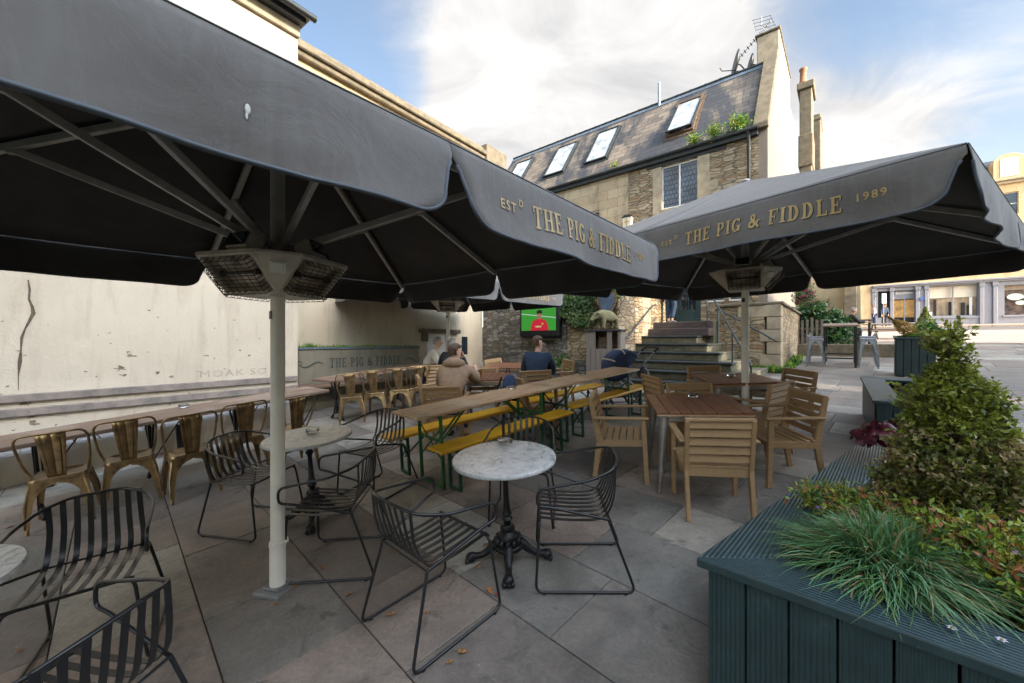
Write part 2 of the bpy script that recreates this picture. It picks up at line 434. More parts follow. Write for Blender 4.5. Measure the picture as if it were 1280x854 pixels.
def rubble(name, cols, sx=3.4, sz=8.5, mortar=(.20, .17, .13), bs_=.9):
    m, nt, bs = newmat(name)
    v, q = xzvec(nt, sx, sz, .22)
    vo = nd(nt, 'ShaderNodeTexVoronoi', feature='F1'); vo.voronoi_dimensions = '2D'; vo.inputs['Scale'].default_value = 1; vo.inputs['Randomness'].default_value = .75
    ve = nd(nt, 'ShaderNodeTexVoronoi', feature='DISTANCE_TO_EDGE'); ve.voronoi_dimensions = '2D'; ve.inputs['Scale'].default_value = 1; ve.inputs['Randomness'].default_value = .75
    nt.links.new(q, vo.inputs['Vector']); nt.links.new(q, ve.inputs['Vector'])
    s = nd(nt, 'ShaderNodeSeparateColor'); nt.links.new(vo.outputs['Color'], s.inputs[0])
    k = len(cols)
    cc = ramp(nt, s.outputs[0], [(i/(k-1), cols[i]) for i in range(k)])
    n = noise_t(nt, v, 11, 7, .7)
    cc = mixc(nt, .55, cc, ramp(nt, n, [(.3, (.10, .09, .07)), (.7, (.52, .46, .36))]), 'OVERLAY')
    big = noise_t(nt, v, .9, 5, .6)
    cc = mixc(nt, ramp(nt, big, [(.5, (0, 0, 0)), (.7, (.55, .55, .55))]), cc, (.10, .10, .075))
    e = ramp(nt, ve.outputs['Distance'], [(.02, (0, 0, 0)), (.11, (1, 1, 1))])
    cc = mixc(nt, e, mortar, cc)
    nt.links.new(cc, bs.inputs['Base Color']); bs.inputs['Roughness'].default_value = .9
    h = math_n(nt, 'ADD', e, math_n(nt, 'MULTIPLY', n, .5))
    h = math_n(nt, 'ADD', h, math_n(nt, 'MULTIPLY', s.outputs[1], .5))
    bump(nt, bs, h, bs_, .035)
    return m
M['rubble_grey'] = rubble('grey_rubble_stone', [(.10, .10, .085), (.17, .155, .13), (.25, .23, .20), (.34, .33, .31), (.22, .18, .13), (.14, .13, .11)], 4.4, 11, (.10, .09, .07))
M['rubble_gold'] = rubble('honey_rubble_stone', [(.22, .17, .11), (.31, .25, .17), (.40, .33, .23), (.46, .42, .34), (.33, .22, .12), (.26, .21, .15)], 2.7, 12, (.17, .14, .10))
M['rubble_warm'] = rubble('warm_rubble_stone', [(.24, .18, .11), (.36, .27, .16), (.44, .34, .21), (.50, .43, .31), (.36, .24, .13), (.28, .21, .14)], 3.4, 10.5, (.20, .16, .11))
def ashlar(name, c1, c2, mort, bw=.7, rh=.3, ms=.008, stain=(.12, .10, .07), off=.5):
    m, nt, bs = newmat(name)
    v, q = xzvec(nt)
    b = nd(nt, 'ShaderNodeTexBrick'); b.offset = off
    b.inputs['Scale'].default_value = 1; b.inputs['Brick Width'].default_value = bw; b.inputs['Row Height'].default_value = rh
    b.inputs['Mortar Size'].default_value = ms; b.inputs['Mortar Smooth'].default_value = .2
    b.inputs['Color1'].default_value = C4(c1); b.inputs['Color2'].default_value = C4(c2); b.inputs['Mortar'].default_value = C4(mort)
    nt.links.new(q, b.inputs['Vector'])
    n = noise_t(nt, coords(nt, (1, 1, .5)), 1.8, 8, .7, .3)
    cc = mixc(nt, ramp(nt, n, [(.48, (0, 0, 0)), (.72, (.8, .8, .8))]), b.outputs[0], stain)
    n2 = noise_t(nt, v, 14, 5, .7)
    cc = mixc(nt, .35, cc, ramp(nt, n2, [(.3, (.25, .25, .25)), (.7, (.75, .75, .75))]), 'OVERLAY')
    nt.links.new(cc, bs.inputs['Base Color']); bs.inputs['Roughness'].default_value = .88
    h = math_n(nt, 'SUBTRACT', math_n(nt, 'MULTIPLY', n2, .4), b.outputs[1])
    bump(nt, bs, h, .6, .012)
    return m
M['ashlar'] = ashlar('honey_ashlar', (.36, .28, .18), (.42, .34, .23), (.22, .18, .12), .75, .33)
M['ashlar_plain'] = simple('dressed_stone', (.40, .33, .23), .85, var=.25, scale=4, bstr=.4, c2=(.24, .20, .14))
M['ashlar_dark'] = simple('weathered_dressed_stone', (.18, .145, .095), .9, var=.3, scale=5, bstr=.6, c2=(.09, .08, .055))
M['bath_stone'] = ashlar('sunny_ashlar', (.50, .37, .21), (.55, .42, .25), (.36, .27, .16), 1.1, .38, .008, (.33, .24, .14))
M['step_stone'] = simple('mossy_step_stone', (.13, .115, .075), .9, var=.3, scale=6, bstr=.6, c2=(.05, .052, .026))
M['brick_dark'] = ashlar('dark_brick', (.06, .045, .04), (.085, .06, .052), (.045, .04, .036), .22, .07, .008, (.05, .045, .04))
M['wallstone'] = simple('grey_stone_band', (.24, .195, .165), .85, var=.25, scale=6, bstr=.4, c2=(.12, .105, .095))
# slates
m, nt, bs = newmat('slate_tiles')
v = coords(nt)
b = nd(nt, 'ShaderNodeTexBrick'); b.offset = .5
for k_, x_ in (('Scale', 1), ('Brick Width', .40), ('Row Height', .24), ('Mortar Size', .007), ('Mortar Smooth', .1)): b.inputs[k_].default_value = x_
b.inputs['Color1'].default_value = (.085, .07, .058, 1); b.inputs['Color2'].default_value = (.20, .165, .125, 1); b.inputs['Mortar'].default_value = (.012, .012, .012, 1)
nt.links.new(v, b.inputs['Vector'])
n = noise_t(nt, coords(nt, (1, .45, 1)), .75, 6, .65, .5)
cc = mixc(nt, ramp(nt, n, [(.47, (0, 0, 0)), (.56, (.9, .9, .9))]), b.outputs[0], (.028, .033, .042))
n2 = noise_t(nt, v, 7, 6, .75)
cc = mixc(nt, ramp(nt, n2, [(.62, (0, 0, 0)), (.72, (.8, .8, .8))]), cc, (.24, .20, .12))
cc = mixc(nt, b.outputs[1], cc, (.012, .012, .012))
nt.links.new(cc, bs.inputs['Base Color']); bs.inputs['Roughness'].default_value = .65
s = nd(nt, 'ShaderNodeSeparateXYZ'); nt.links.new(v, s.inputs[0])
saw = math_n(nt, 'FRACT', math_n(nt, 'DIVIDE', s.outputs[1], .24))
h = math_n(nt, 'SUBTRACT', math_n(nt, 'MULTIPLY', saw, -.8), b.outputs[1])
bump(nt, bs, math_n(nt, 'ADD', h, math_n(nt, 'MULTIPLY', n2, .4)), .8, .02)
M['slate'] = m
# paving: slab tone comes from a per-slab attribute
m, nt, bs = newmat('sandstone_paving')
a = nd(nt, 'ShaderNodeAttribute'); a.attribute_name = 'tone'
v = coords(nt)
cc = ramp(nt, a.outputs['Fac'], [(0, (.125, .110, .098)), (.2, (.215, .170, .143)), (.4, (.15, .142, .128)), (.6, (.19, .158, .135)), (.8, (.255, .235, .20)), (1, (.36, .34, .305))])
n = noise_t(nt, v, 1.7, 8, .7, .6)
cc = mixc(nt, .8, cc, ramp(nt, n, [(.3, (.22, .22, .21)), (.7, (.74, .73, .70))]), 'OVERLAY')
n3 = noise_t(nt, v, 3.7, 8, .72, .9)
cc = mixc(nt, ramp(nt, n3, [(.56, (0, 0, 0)), (.66, (.7, .7, .7))]), cc, (.065, .060, .052))
n5 = noise_t(nt, v, 6.5, 9, .8, .3)
cc = mixc(nt, ramp(nt, n5, [(.64, (0, 0, 0)), (.72, (.5, .5, .5))]), cc, (.34, .33, .30))
n4 = noise_t(nt, v, .55, 4, .6)
cc = mixc(nt, ramp(nt, n4, [(.55, (0, 0, 0)), (.75, (.4, .4, .4))]), cc, (.075, .082, .05))
vo = nd(nt, 'ShaderNodeTexVoronoi'); vo.inputs['Scale'].default_value = 13; nt.links.new(v, vo.inputs['Vector'])
sp = ramp(nt, vo.outputs['Distance'], [(.05, (.8, .8, .8)), (.10, (0, 0, 0))])
sc_ = nd(nt, 'ShaderNodeSeparateColor'); nt.links.new(vo.outputs['Color'], sc_.inputs[0])
pick = ramp(nt, sc_.outputs[0], [(.80, (0, 0, 0)), (.82, (1, 1, 1))])
cc = mixc(nt, mixc(nt, 1, sp, pick, 'MULTIPLY'), cc, (.28, .27, .24))
fine = noise_t(nt, v, 38, 6, .75)
cc = mixc(nt, .5, cc, ramp(nt, fine, [(.3, (.3, .3, .3)), (.7, (.7, .7, .7))]), 'OVERLAY')
nt.links.new(cc, bs.inputs['Base Color'])
nt.links.new(ramp(nt, n, [(.3, (.5, .5, .5)), (.7, (.78, .78, .78))]), bs.inputs['Roughness'])
bump(nt, bs, math_n(nt, 'ADD', fine, math_n(nt, 'ADD', math_n(nt, 'MULTIPLY', n3, 2.5), math_n(nt, 'MULTIPLY', n5, 2))), .7, .007)
M['paving'] = m
M['grout'] = simple('dark_joint_grit', (.035, .030, .024), .95, var=.4, scale=9, bstr=.8, c2=(.03, .04, .015))
M['street'] = ashlar('far_paving', (.29, .225, .18), (.36, .29, .235), (.12, .10, .09), 1.2, .6, .01, (.16, .13, .11))
M['road'] = simple('worn_road', (.11, .10, .095), .9, var=.2, scale=3, bstr=.4)
# ================================================================== SETTING
def slab_field():
    vs = []; fs = []; tone = []
    rnd = random.Random(3)
    q = 1/math.sqrt(2)
    w = .369-.615*10
    row = 0
    while w < 24:
        h = .615 if w < 10 else .9
        s = -17+rnd.random()*.6
        while s < 15:
            L = rnd.uniform(.62, 1.02)
            if w > 10: L *= 1.4
            cx = (w+h/2)*q+(s+L/2)*q; cy = (w+h/2)*q-(s+L/2)*q
            if cy > .2 and cy < 26 and -9 < cx < 20:
                gp = .0035; bv = .004
                dz = rnd.uniform(-.0015, .0015)
                tx = rnd.uniform(-.002, .002); ty = rnd.uniform(-.002, .002)
                o = len(vs)
                for (ins, zz) in ((gp, -.014), (gp, -.003), (gp+bv, 0)):
                    for (a, b) in ((0, 0), (1, 0), (1, 1), (0, 1)):
                        ww = w+ins+(h-2*ins)*b; ss = s+ins+(L-2*ins)*a
                        X = ww*q+ss*q; Y = ww*q-ss*q
                        vs.append((X, Y, g(X, Y)+zz+dz+tx*(a-.5)+ty*(b-.5)))
                fs.append((o+8, o+11, o+10, o+9)[::1]); k = 1
                for lv in (0, 4):
                    for i in range(4):
                        j = (i+1) % 4
                        fs.append((o+lv+i, o+lv+4+i, o+lv+4+j, o+lv+j)); k += 1
                t = rnd.random()
                tone += [t]*12
            s += L
        w += h; row += 1
    me = bpy.data.meshes.new('pavement'); me.from_pydata(vs, [], fs)
    me.materials.append(M['paving'])
    at_ = me.attributes.new('tone', 'FLOAT', 'POINT'); at_.data.foreach_set('value', tone)
    me.update(); bm = bmesh.new(); bm.from_mesh(me); bmesh.ops.recalc_face_normals(bm, faces=bm.faces)
    bm.to_mesh(me); bm.free()
    o = bpy.data.objects.new('pavement', me); col.objects.link(o); tag(o, kind='structure')
slab_field()
def sheet(name, mat, x0, x1, y0, y1, n, dz, kind='structure'):
    vs = []; fs = []
    for i in range(n+1):
        for j in range(n+1):
            X = x0+(x1-x0)*i/n; Y = y0+(y1-y0)*j/n
            zz = g(X, Y)
            if zz > 6: zz = 6
            if zz < -6: zz = -6
            vs.append((X, Y, zz+dz))
    for i in range(n):
        for j in range(n):
            fs.append((i*(n+1)+j, (i+1)*(n+1)+j, (i+1)*(n+1)+j+1, i*(n+1)+j+1))
    me = bpy.data.meshes.new(name); me.from_pydata(vs, [], fs); me.materials.append(mat)
    o = bpy.data.objects.new(name, me); col.objects.link(o); return tag(o, kind=kind)
sheet('ground', M['grout'], -150, 250, -120, 280, 200, -.013)
# street in front of the shops
def strip(name, mat, pts, dz, th=0):
    mb = MB(); n = 24
    (a0, a1), (b0, b1) = pts
    a0, a1, b0, b1 = map(Vector, (a0, a1, b0, b1))
    vs = []; fs = []
    for i in range(n+1):
        for j in range(9):
            p = a0.lerp(a1, i/n).lerp(b0.lerp(b1, i/n), j/8)
            vs.append((p.x, p.y, g(p.x, p.y)+dz))
    for i in range(n):
        for j in range(8): fs.append((i*9+j, (i+1)*9+j, (i+1)*9+j+1, i*9+j+1))
    mb.add(vs, fs); o = mb.build(name, mat)
    if th:
        q = o.modifiers.new('t', 'SOLIDIFY'); q.thickness = th; q.offset = -1
    return tag(o, kind='structure')
SV = Vector((.8026, -.5966)); SU = Vector((.5966, .8026)); SO = Vector((33.7, 30.0))
def sp(t, n): return SO+SV*t+SU*n
strip('street', M['road'], ((sp(-16, -9), sp(40, -9)), (sp(-16, -3.2), sp(40, -3.2))), .01)
strip('shop_pavement', M['street'], ((sp(-16, -3.2), sp(40, -3.2)), (sp(-16, .2), sp(40, .2))), .10, .15)
strip('square', M['street'], ((sp(-17, -20), sp(30, -24)), (sp(-16, -9), sp(40, -9))), .012)
# ------------------------------------------------------------------ letters
def rect(x0, y0, x1, y1): return ('r', x0, y0, x1, y1)
def arc(cx, cy, rx, ry, a0, a1, t0, t1=None): return ('a', cx, cy, rx, ry, a0, a1, t0, t1 or t0)
def stemserif(x, w=.2, lo=True, hi=True, e=.09):
    o = [rect(x, 0, x+w, 1)]
    if lo: o.append(rect(x-e, 0, x+w+e, .085))
    if hi: o.append(rect(x-e, .915, x+w+e, 1))
    return o
GL = {
 'T': (.78, [rect(.29, 0, .49, 1), rect(.17, 0, .61, .085), rect(.02, .9, .76, 1), rect(.02, .72, .09, .9), rect(.69, .72, .76, .9)]),
 'H': (.86, stemserif(.11, .18)+stemserif(.57, .18)+[rect(.29, .46, .57, .54)]),
 'E': (.76, [rect(.11, 0, .30, 1), rect(.02, 0, .70, .09), rect(.02, .91, .68, 1), rect(.30, .46, .52, .54), rect(.63, .0, .70, .27), rect(.61, .75, .68, 1), rect(.46, .37, .52, .63)]),
 'P': (.76, [rect(.11, 0, .30, 1), rect(.02, 0, .42, .085), rect(.02, .92, .40, 1), rect(.3, .42, .40, .5), arc(.40, .71, .29, .29, -90, 90, .16, .09)]),
 'I': (.42, stemserif(.11, .2)),
 'G': (.80, [arc(.42, .5, .38, .5, 50, 310, .17, .10), rect(.56, .06, .74, .44), rect(.46, .38, .80, .46), rect(.62, .74, .70, .98)]),
 'F': (.74, [rect(.11, 0, .30, 1), rect(.02, 0, .42, .085), rect(.02, .91, .70, 1), rect(.63, .72, .70, 1), rect(.3, .46, .52, .54), rect(.46, .36, .52, .64)]),
 'D': (.82, [rect(.11, 0, .30, 1), rect(.02, 0, .40, .085), rect(.02, .915, .40, 1), arc(.36, .5, .38, .5, -90, 90, .19, .09)]),
 'L': (.74, [rect(.11, 0, .30, 1), rect(.02, 0, .68, .09), rect(.02, .915, .40, 1), rect(.61, 0, .68, .30)]),
 '&': (.92, [arc(.36, .76, .21, .24, 0, 360, .13, .09), arc(.34, .27, .30, .27, 0, 360, .15, .11), ('q', [(.36, .60), (.50, .60), (.92, .04), (.74, .0)]), ('q', [(.62, .20), (.72, .16), (.84, .48), (.74, .50)]), rect(.66, .44, .92, .52)]),
 ' ': (.42, []),
}
def glyph_text(txt, H, gap=.09, wscale=1.0):
    "slab-serif letters as flat quads; returns verts (x,y), faces, width"
    vs = []; fs = []; x = 0
    for ch in txt:
        w, parts = GL[ch]
        for p in parts:
            o = len(vs)
            if p[0] == 'r':
                _, a, b, c, d = p
                ny = max(1, int((d-b)/.25))
                for i in range(ny+1):
                    yy = b+(d-b)*i/ny
                    vs += [((x+a*wscale)*H, yy*H), ((x+c*wscale)*H, yy*H)]
                for i in range(ny): fs.append((o+2*i, o+2*i+1, o+2*i+3, o+2*i+2))
            elif p[0] == 'q':
                vs += [((x+a*wscale)*H, b*H) for a, b in p[1]]; fs.append((o, o+1, o+2, o+3))
            else:
                _, cx, cy, rx, ry, a0, a1, t0, t1 = p
                n = max(6, int(abs(a1-a0)/20))
                for i in range(n+1):
                    a = R(a0+(a1-a0)*i/n)
                    c, s = math.cos(a), math.sin(a)
                    th = t0*abs(c)+t1*abs(s)
                    for k in (0, 1):
                        vs.append(((x+(cx+(rx-th*k)*c)*wscale)*H, (cy+(ry-th*k)*s)*H))
                for i in range(n): fs.append((o+2*i, o+2*i+1, o+2*i+3, o+2*i+2))
        x += w*wscale+gap
    return vs, fs, (x-gap)*H
def font_text(txt, H, spacing=1.0, bold=0):
    cu = bpy.data.curves.new('t', 'FONT'); cu.body = txt; cu.size = H*1.4; cu.space_character = spacing; cu.resolution_u = 3
    cu.offset = bold
    ob = bpy.data.objects.new('t', cu); col.objects.link(ob)
    dg = bpy.context.evaluated_depsgraph_get(); me = bpy.data.meshes.new_from_object(ob.evaluated_get(dg))
    vs = [(v.co.x, v.co.y) for v in me.vertices]; fs = [tuple(p.vertices) for p in me.polygons]
    bpy.data.objects.remove(ob); bpy.data.curves.remove(cu); bpy.data.meshes.remove(me)
    x0 = min(v[0] for v in vs); x1 = max(v[0] for v in vs)
    return [(v[0]-x0, v[1]) for v in vs], fs, x1-x0
def flat_text(mb, t, x, z, y, mapf=None, m=0):
    vs, fs, w = t
    mb.add([(x+a, y, z+b) for a, b in vs], fs, m); return w
# ------------------------------------------------------------------ left rendered wall
YU = R(53.35)
def frame(name, label, cat, ox, oy, oz, yaw, group=None):
    return empty(name, label, cat, (ox, oy, oz), yaw, group)
W1 = frame('rendered_wall', 'cream rendered side wall with a long crack and stone bands, behind the long table on the left', 'wall', -3.82, 7.10, 0, YU)
mb = MB(); mb.bx(-15, 0, 0, 1.1, -1.2, 6.9); mb.build('wall', M['render_near'], W1)
mb = MB()
for z in (.80, .635):
    mb.bx(-15, -.02, -.045, .002, z, z+.095)
mb.build('stone_band', M['wallstone'], W1, bevel=.008)
mb = MB(); mb.bx(-15, .02, -.06, .1, 6.9, 7.09); mb.build('eaves_course', M['ashlar_plain'], W1, bevel=.01)
mb = MB(); mb.bx(-15, .12, -.30, 1.2, 7.19, 7.25); mb.bx(-15, .06, -.20, 1.1, 7.10, 7.19); mb.build('roof', M['flagroof'], W1, bevel=.01)
mb = MB(); mb.tube([(-15, -.32, 7.18), (.16, -.32, 7.18)], .06, 8); mb.build('gutter', M['gutter'], W1, smooth=60)
# crack: a thin jagged dark fissure, and patches of fallen render
mb = MB(); rnd = random.Random(5)
def wall1_at(px, py):
    "local x,z on the near wall seen at a pixel"
    dx = (px-640)/F
    # n.(X,Y)=7.3
    Y = 7.3/(-.802*dx+.597); X = dx*Y
    t = (X+3.82)*.597+(Y-7.10)*.802
    return t, 1.5+(427-py)/F*Y
pts = [(35, 350), (37, 362), (36, 374), (40, 384), (42, 392), (37, 402), (31, 412), (27, 422), (26, 436), (24, 452), (23, 470), (23, 488)]
wd = [.006, .010, .010, .022, .020, .018, .012, .017, .012, .022, .006, .003]
L = [wall1_at(*p) for p in pts]
lp = []; rp = []
for i, (x, z) in enumerate(L):
    lp.append((x-wd[i]*rnd.uniform(.4, 1), z)); rp.append((x+wd[i]*rnd.uniform(.4, 1), z))
for i in range(len(L)-1):
    mb.xz([lp[i], rp[i], rp[i+1], lp[i+1]], -.004, .01)
mb.build('crack', simple('crack_shadow', (.14, .10, .07), .95, var=.4, scale=20), W1)
mb = MB()
pl_=[(rnd.uniform(0, 340), rnd.uniform(395, 540), rnd.uniform(.006, .018)) for _ in range(46)]
for (px, py, r) in pl_+[(162, 444, .045), (150, 461, .05), (154, 469, .03), (197, 466, .035), (214, 471, .03), (33, 504, .05), (42, 530, .05), (9, 483, .02), (187, 388, .02), (258, 445, .02), (300, 438, .02), (160, 440, .02), (40, 520, .03)]:
    x, z = wall1_at(px, py)
    n = 22; ex_ = rnd.uniform(.8, 1.6)
    rr_ = [r*(.75+1.1*noise.noise(Vector((math.cos(2*math.pi*k/n)*1.7+px, math.sin(2*math.pi*k/n)*1.7, py)))+rnd.uniform(-.12, .12)) for k in range(n)]
    mb.xz([(x+rr_[k]*ex_*math.cos(2*math.pi*k/n), z+rr_[k]*.7*math.sin(2*math.pi*k/n)) for k in range(n)], -.002, .01)
mb.build('bare_patch', simple('bare_patch_tone', (.24, .18, .13), .95, var=.4, scale=20), W1)
x_, z_ = wall1_at(250, 472); x2_, _ = wall1_at(333, 463)
mb = MB(); T = font_text('MOAK SO', .10, 1.2); k_ = (x2_-x_)/T[2]
flat_text(mb, ([(a*k_, b) for a, b in T[0]], T[1], T[2]), x_, z_+.0, -.003); mb.build('scrawled_writing', simple('faint_pencil', (.405, .355, .285), .9, bstr=0), W1)
# far rendered wall
W2 = frame('rendered_wall', 'grey-cream rendered wall with a small door and slit window, set back behind the stone planter', 'wall', -4.39, 8.17, 0, YU)
LW = 5.76
mb = MB(); mb.bx(-.3, LW, 0, .5, -.3, 6.6); mb.build('wall', M['render_far'], W2)
mb = MB(); mb.bx(-.3, LW, -.02, .5, 6.6, 7.3); mb.build('stone_course', M['bath_stone'], W2)
mb = MB(); mb.bx(-.6, LW, -.22, .5, 7.42, 7.56); mb.bx(-.6, LW, -.14, .5, 7.3, 7.42); mb.bx(-.6, LW+.02, -.05, .5, 7.56, 7.72); mb.build('cornice', M['ashlar_dark'], W2, bevel=.02)
mb = MB(); mb.bx(LW+.05, LW+1.1, -.15, .7, 6.9, 7.85); mb.build('parapet_block', M['ashlar_dark'], W2, bevel=.02)
def wall2_at(px, py, off=8.4):
    dx = (px-640)/F
    Y = off/(-.802*dx+.597); X = dx*Y
    t = (X+4.39)*.597+(Y-8.17)*.802
    return t, 1.5+(427-py)/F*Y
xa, za = wall2_at(533, 417); xb, zb = wall2_at(555, 417)
mb = MB(); mb.bx(xa, xb, -.03, .02, .2, za); mb.build('door', M['white_paint'], W2, bevel=.005)
xa2, z2 = wall2_at(523, 415); xb2, _ = wall2_at(572, 415)
mb = MB(); mb.bx(xa2, xb2, -.14, .02, z2-.02, z2+.09); mb.bx(xa2+.1, xa2+.25, -.12, .02, z2-.26, z2-.02); mb.build('door_hood', M['ashlar_dark'], W2, bevel=.012)
xa, za = wall2_at(577, 421); xb, zb = wall2_at(584, 443)
mb = MB(); mb.bx(xa, xb, -.015, .05, zb, za); sw = mb.build('slit_window', M['glass_dark'], W2)
# ------------------------------------------------------------------ stone planter with the pub name
PO = 7.9
def offpt(px, off):
    dx = (px-640)/F; Y = off/(-.802*dx+.597); return dx*Y, Y
x0, y0 = offpt(373, PO); x1, y1 = offpt(524, PO)
LP = math.hypot(x1-x0, y1-y0)
SP = frame('stone_planter', 'long mossy stone trough lettered THE PIG & FIDDLE, grass growing along its top', 'planter', x0, y0, 0, YU)
mb = MB(); mb.bx(0, LP, 0, .45, .0, 1.34); mb.build('trough', M['concrete'], SP, bevel=.015)
mb = MB(); mb.bx(-.02, LP+.02, -.02, .47, 1.34, 1.38); mb.build('rim', M['lead'], SP, bevel=.006)
mb = MB(); mb.bx(-.1, LP+.6, -.40, -.003, .60, .66); mb.build('ledge_seat', M['long_wood'], SP, bevel=.008)
mb = MB(); mb.bx(-.1, LP+.6, -.05, -.003, .0, .59); mb.build('plinth', M['concrete'], SP)
mb = MB()
xa, za = [(px-0) for px in (0, 0)]
def pl_at(px, py):
    dx = (px-640)/F; Y = PO/(-.802*dx+.597); X = dx*Y
    return (X-x0)*.597+(Y-y0)*.802, 1.5+(427-py)/F*Y
ta, zt = pl_at(412, 452); tb, _ = pl_at(501, 447)
t = glyph_text('THE PIG & FIDDLE', .20, .10)
sc = (tb-ta)/t[2]
flat_text(mb, ([(a*sc, b) for a, b in t[0]], t[1], t[2]), ta, .955, -.004)
for sgn, cx in ((1, ta-.1), (-1, tb+.1)):
    mb.tube([(cx-sgn*(.02+.5*k/14), -.006, 1.04+.05*math.sin(k/14*2*math.pi)) for k in range(15)], [.004+.009*math.sin(math.pi*k/14) for k in range(15)], 5)
    mb.tube([(cx-sgn*(.50+.07*math.cos(a/10*5)*(1-a/14)), -.006, 1.06+.07*math.sin(a/10*5)*(1-a/14)) for a in range(13)], .006, 5)
mb.build('lettering', M['sign_green'], SP)
# grass along the trough
def grass_strip(name, parent, x0, x1, y0, y1, z, n, h, mats, seed=1):
    rnd = random.Random(seed); mb = MB()
    for i in range(n):
        x = rnd.uniform(x0, x1); y = rnd.uniform(y0, y1); hh = h*rnd.uniform(.4, 1.2)*(.6+.8*noise.noise(Vector((x*1.5, seed, 0)))**2*4+.1)
        a = rnd.uniform(0, 6.28); d = Vector((math.cos(a), math.sin(a), 0))*hh*rnd.uniform(.1, .7)
        s = Vector((-math.sin(a), math.cos(a), 0))*.006
        p = Vector((x, y, z))
        mb.add([p-s, p+s, p+d*.4+Vector((0, 0, hh*.6))+s*.7, p+d*.4+Vector((0, 0, hh*.6))-s*.7, p+d+Vector((0, 0, hh))], [(0, 1, 2, 3), (3, 2, 4)], rnd.randrange(len(mats)))
    return mb.build(name, mats, parent)
tg = grass_strip('trough_grass', None, 0, LP, .03, .43, 0, 1500, .07, [M['bright_grass'], M['green_grass'], M['lime']])
tg.location = SP.location+Vector((0, 0, 1.36)); tg.rotation_euler = (0, 0, YU); tag(tg, kind='stuff')
# ------------------------------------------------------------------ stone wall with the television
A = Vector((-.95, 12.79)); B = Vector((2.32, 10.30)); LS = (B-A).length; YS = math.atan2(B.y-A.y, B.x-A.x)
SW = frame('stone_wall', 'grey rubble stone garden wall below the terrace, where the television hangs', 'wall', A.x, A.y, 0, YS)
mb = MB(); mb.bx(0, LS, 0, .5, -.2, 2.75); mb.build('wall', M['rubble_grey'], SW, bevel=.03)
mb = MB(); mb.bx(-.03, LS+.03, -.04, .54, 2.75, 2.83); mb.build('coping', M['ashlar_dark'], SW, bevel=.02)
mb = MB(); mb.bx(LS-1.0, LS+.01, -.012, .2, 1.0, 2.6); mb.build('warm_stone_patch', M['rubble_warm'], SW)
# ------------------------------------------------------------------ building frame
BO = Vector((7.17, 11.17)); YB = R(-40); BV = Vector((.766, -.643)); BU = Vector((.643, .766))
def bp(x, y): return BO+BV*x+BU*y
GB = .45     # ground z at the foot of the stairs
ST = frame('stone_stairs', 'broad mossy stone steps with dark tread edges climbing to the pub doors', 'stairs', BO.x, BO.y, 0, YB)
rights = [.62, .20, -.17, -.50, -.84, -1.18, -1.0, -1.0]
mbs = MB(); mbt = MB(); mbb = MB()
for k in range(8):
    z1 = GB+.2*(k+1); y = -4.63+.42*k; xr = rights[k]
    if k < 6:
        mbs.bx(-2.6, xr, y, -.9, (GB+.2*k-.25 if k == 0 else GB+.2*k-.001), z1-.05)
        mbt.bx(-2.6, xr+.03, y-.03, y+.36, z1-.05, z1)
        mbs.bx(-2.6, xr, y+.36, -.9, z1-.05, z1-.003)
    else:
        mbb.bx(-2.6, xr-(k-5)*.012, y, .0, z1-.2, z1)
mbs.build('step', M['step_stone'], ST, bevel=.012); mbt.build('tread_edging', M['tread'], ST, bevel=.012); mbb.build('brick_step', M['brick_dark'], ST, bevel=.012)
TR = frame('terrace', None, None, BO.x, BO.y, 0, YB)
bpy.data.objects.remove(TR)
mb = MB(); mb.bx(-2.6, -1.0, -1.67, .05, .6, 2.052); mb.bx(-12, -3.02, -2.1, .05, .6, 2.05); mb.bx(-3.02, -2.6, -.6, .05, .6, 2.05)
tr = mb.build('terrace', M['step_stone'], None, loc=(BO.x, BO.y, 0), rot=(0, 0, YB)); tag(tr, kind='structure')
# left cheek wall of the stairs
CW = frame('stone_wall', 'warm stone end wall beside the stairs, with dressed corner blocks', 'wall', BO.x, BO.y, 0, YB)
mb = MB(); mb.bx(-3.02, -2.602, -4.0, -.6, -.1, 2.87); mb.build('wall', M['rubble_warm'], CW, bevel=.02)
mb = MB(); mb.bx(-3.06, -2.57, -4.04, -.6, 2.87, 2.93); mb.build('coping', M['ashlar_dark'], CW, bevel=.015)
mb = MB()
for i in range(3): mb.bx(-3.035, -2.59, -2.5+(i % 2)*.08, -1.9, 1.6+i*.42, 2.0+i*.42)
mb.build('quoin', M['ashlar_plain'], CW, bevel=.012)
# parapet block right of the stairs
PB = frame('stone_parapet', 'honey stone parapet block with a flat coping at the right of the stairs', 'wall', BO.x, BO.y, 0, YB)
mb = MB(); mb.bx(-1.0, .1, -1.28, -.98, .3, 2.43); mb.bx(.1, .44, -1.0, 5.5, .3, 2.43); mb.bx(-1.0, -.7, -.98, -.02, .3, 2.43); mb.build('wall', M['rubble_warm'], PB, bevel=.015)
mb = MB(); mb.bx(-1.04, .12, -1.34, -.93, 2.43, 2.50); mb.bx(.06, .50, -1.30, 5.5, 2.431, 2.501); mb.bx(-1.04, -.66, -.93, -.02, 2.43, 2.50); mb.build('coping', M['ashlar_dark'], PB, bevel=.015)
mb = MB()
for i in range(6):
    w_ = (.30, .46)[i % 2] if i < 5 else .95
    mb.bx(.1-w_+.34, .45, -1.295, -1.0, .55+i*.315 if i else .3, .55+(i+1)*.315-.012)
mb.build('quoin', M['ashlar_plain'], PB, bevel=.012)
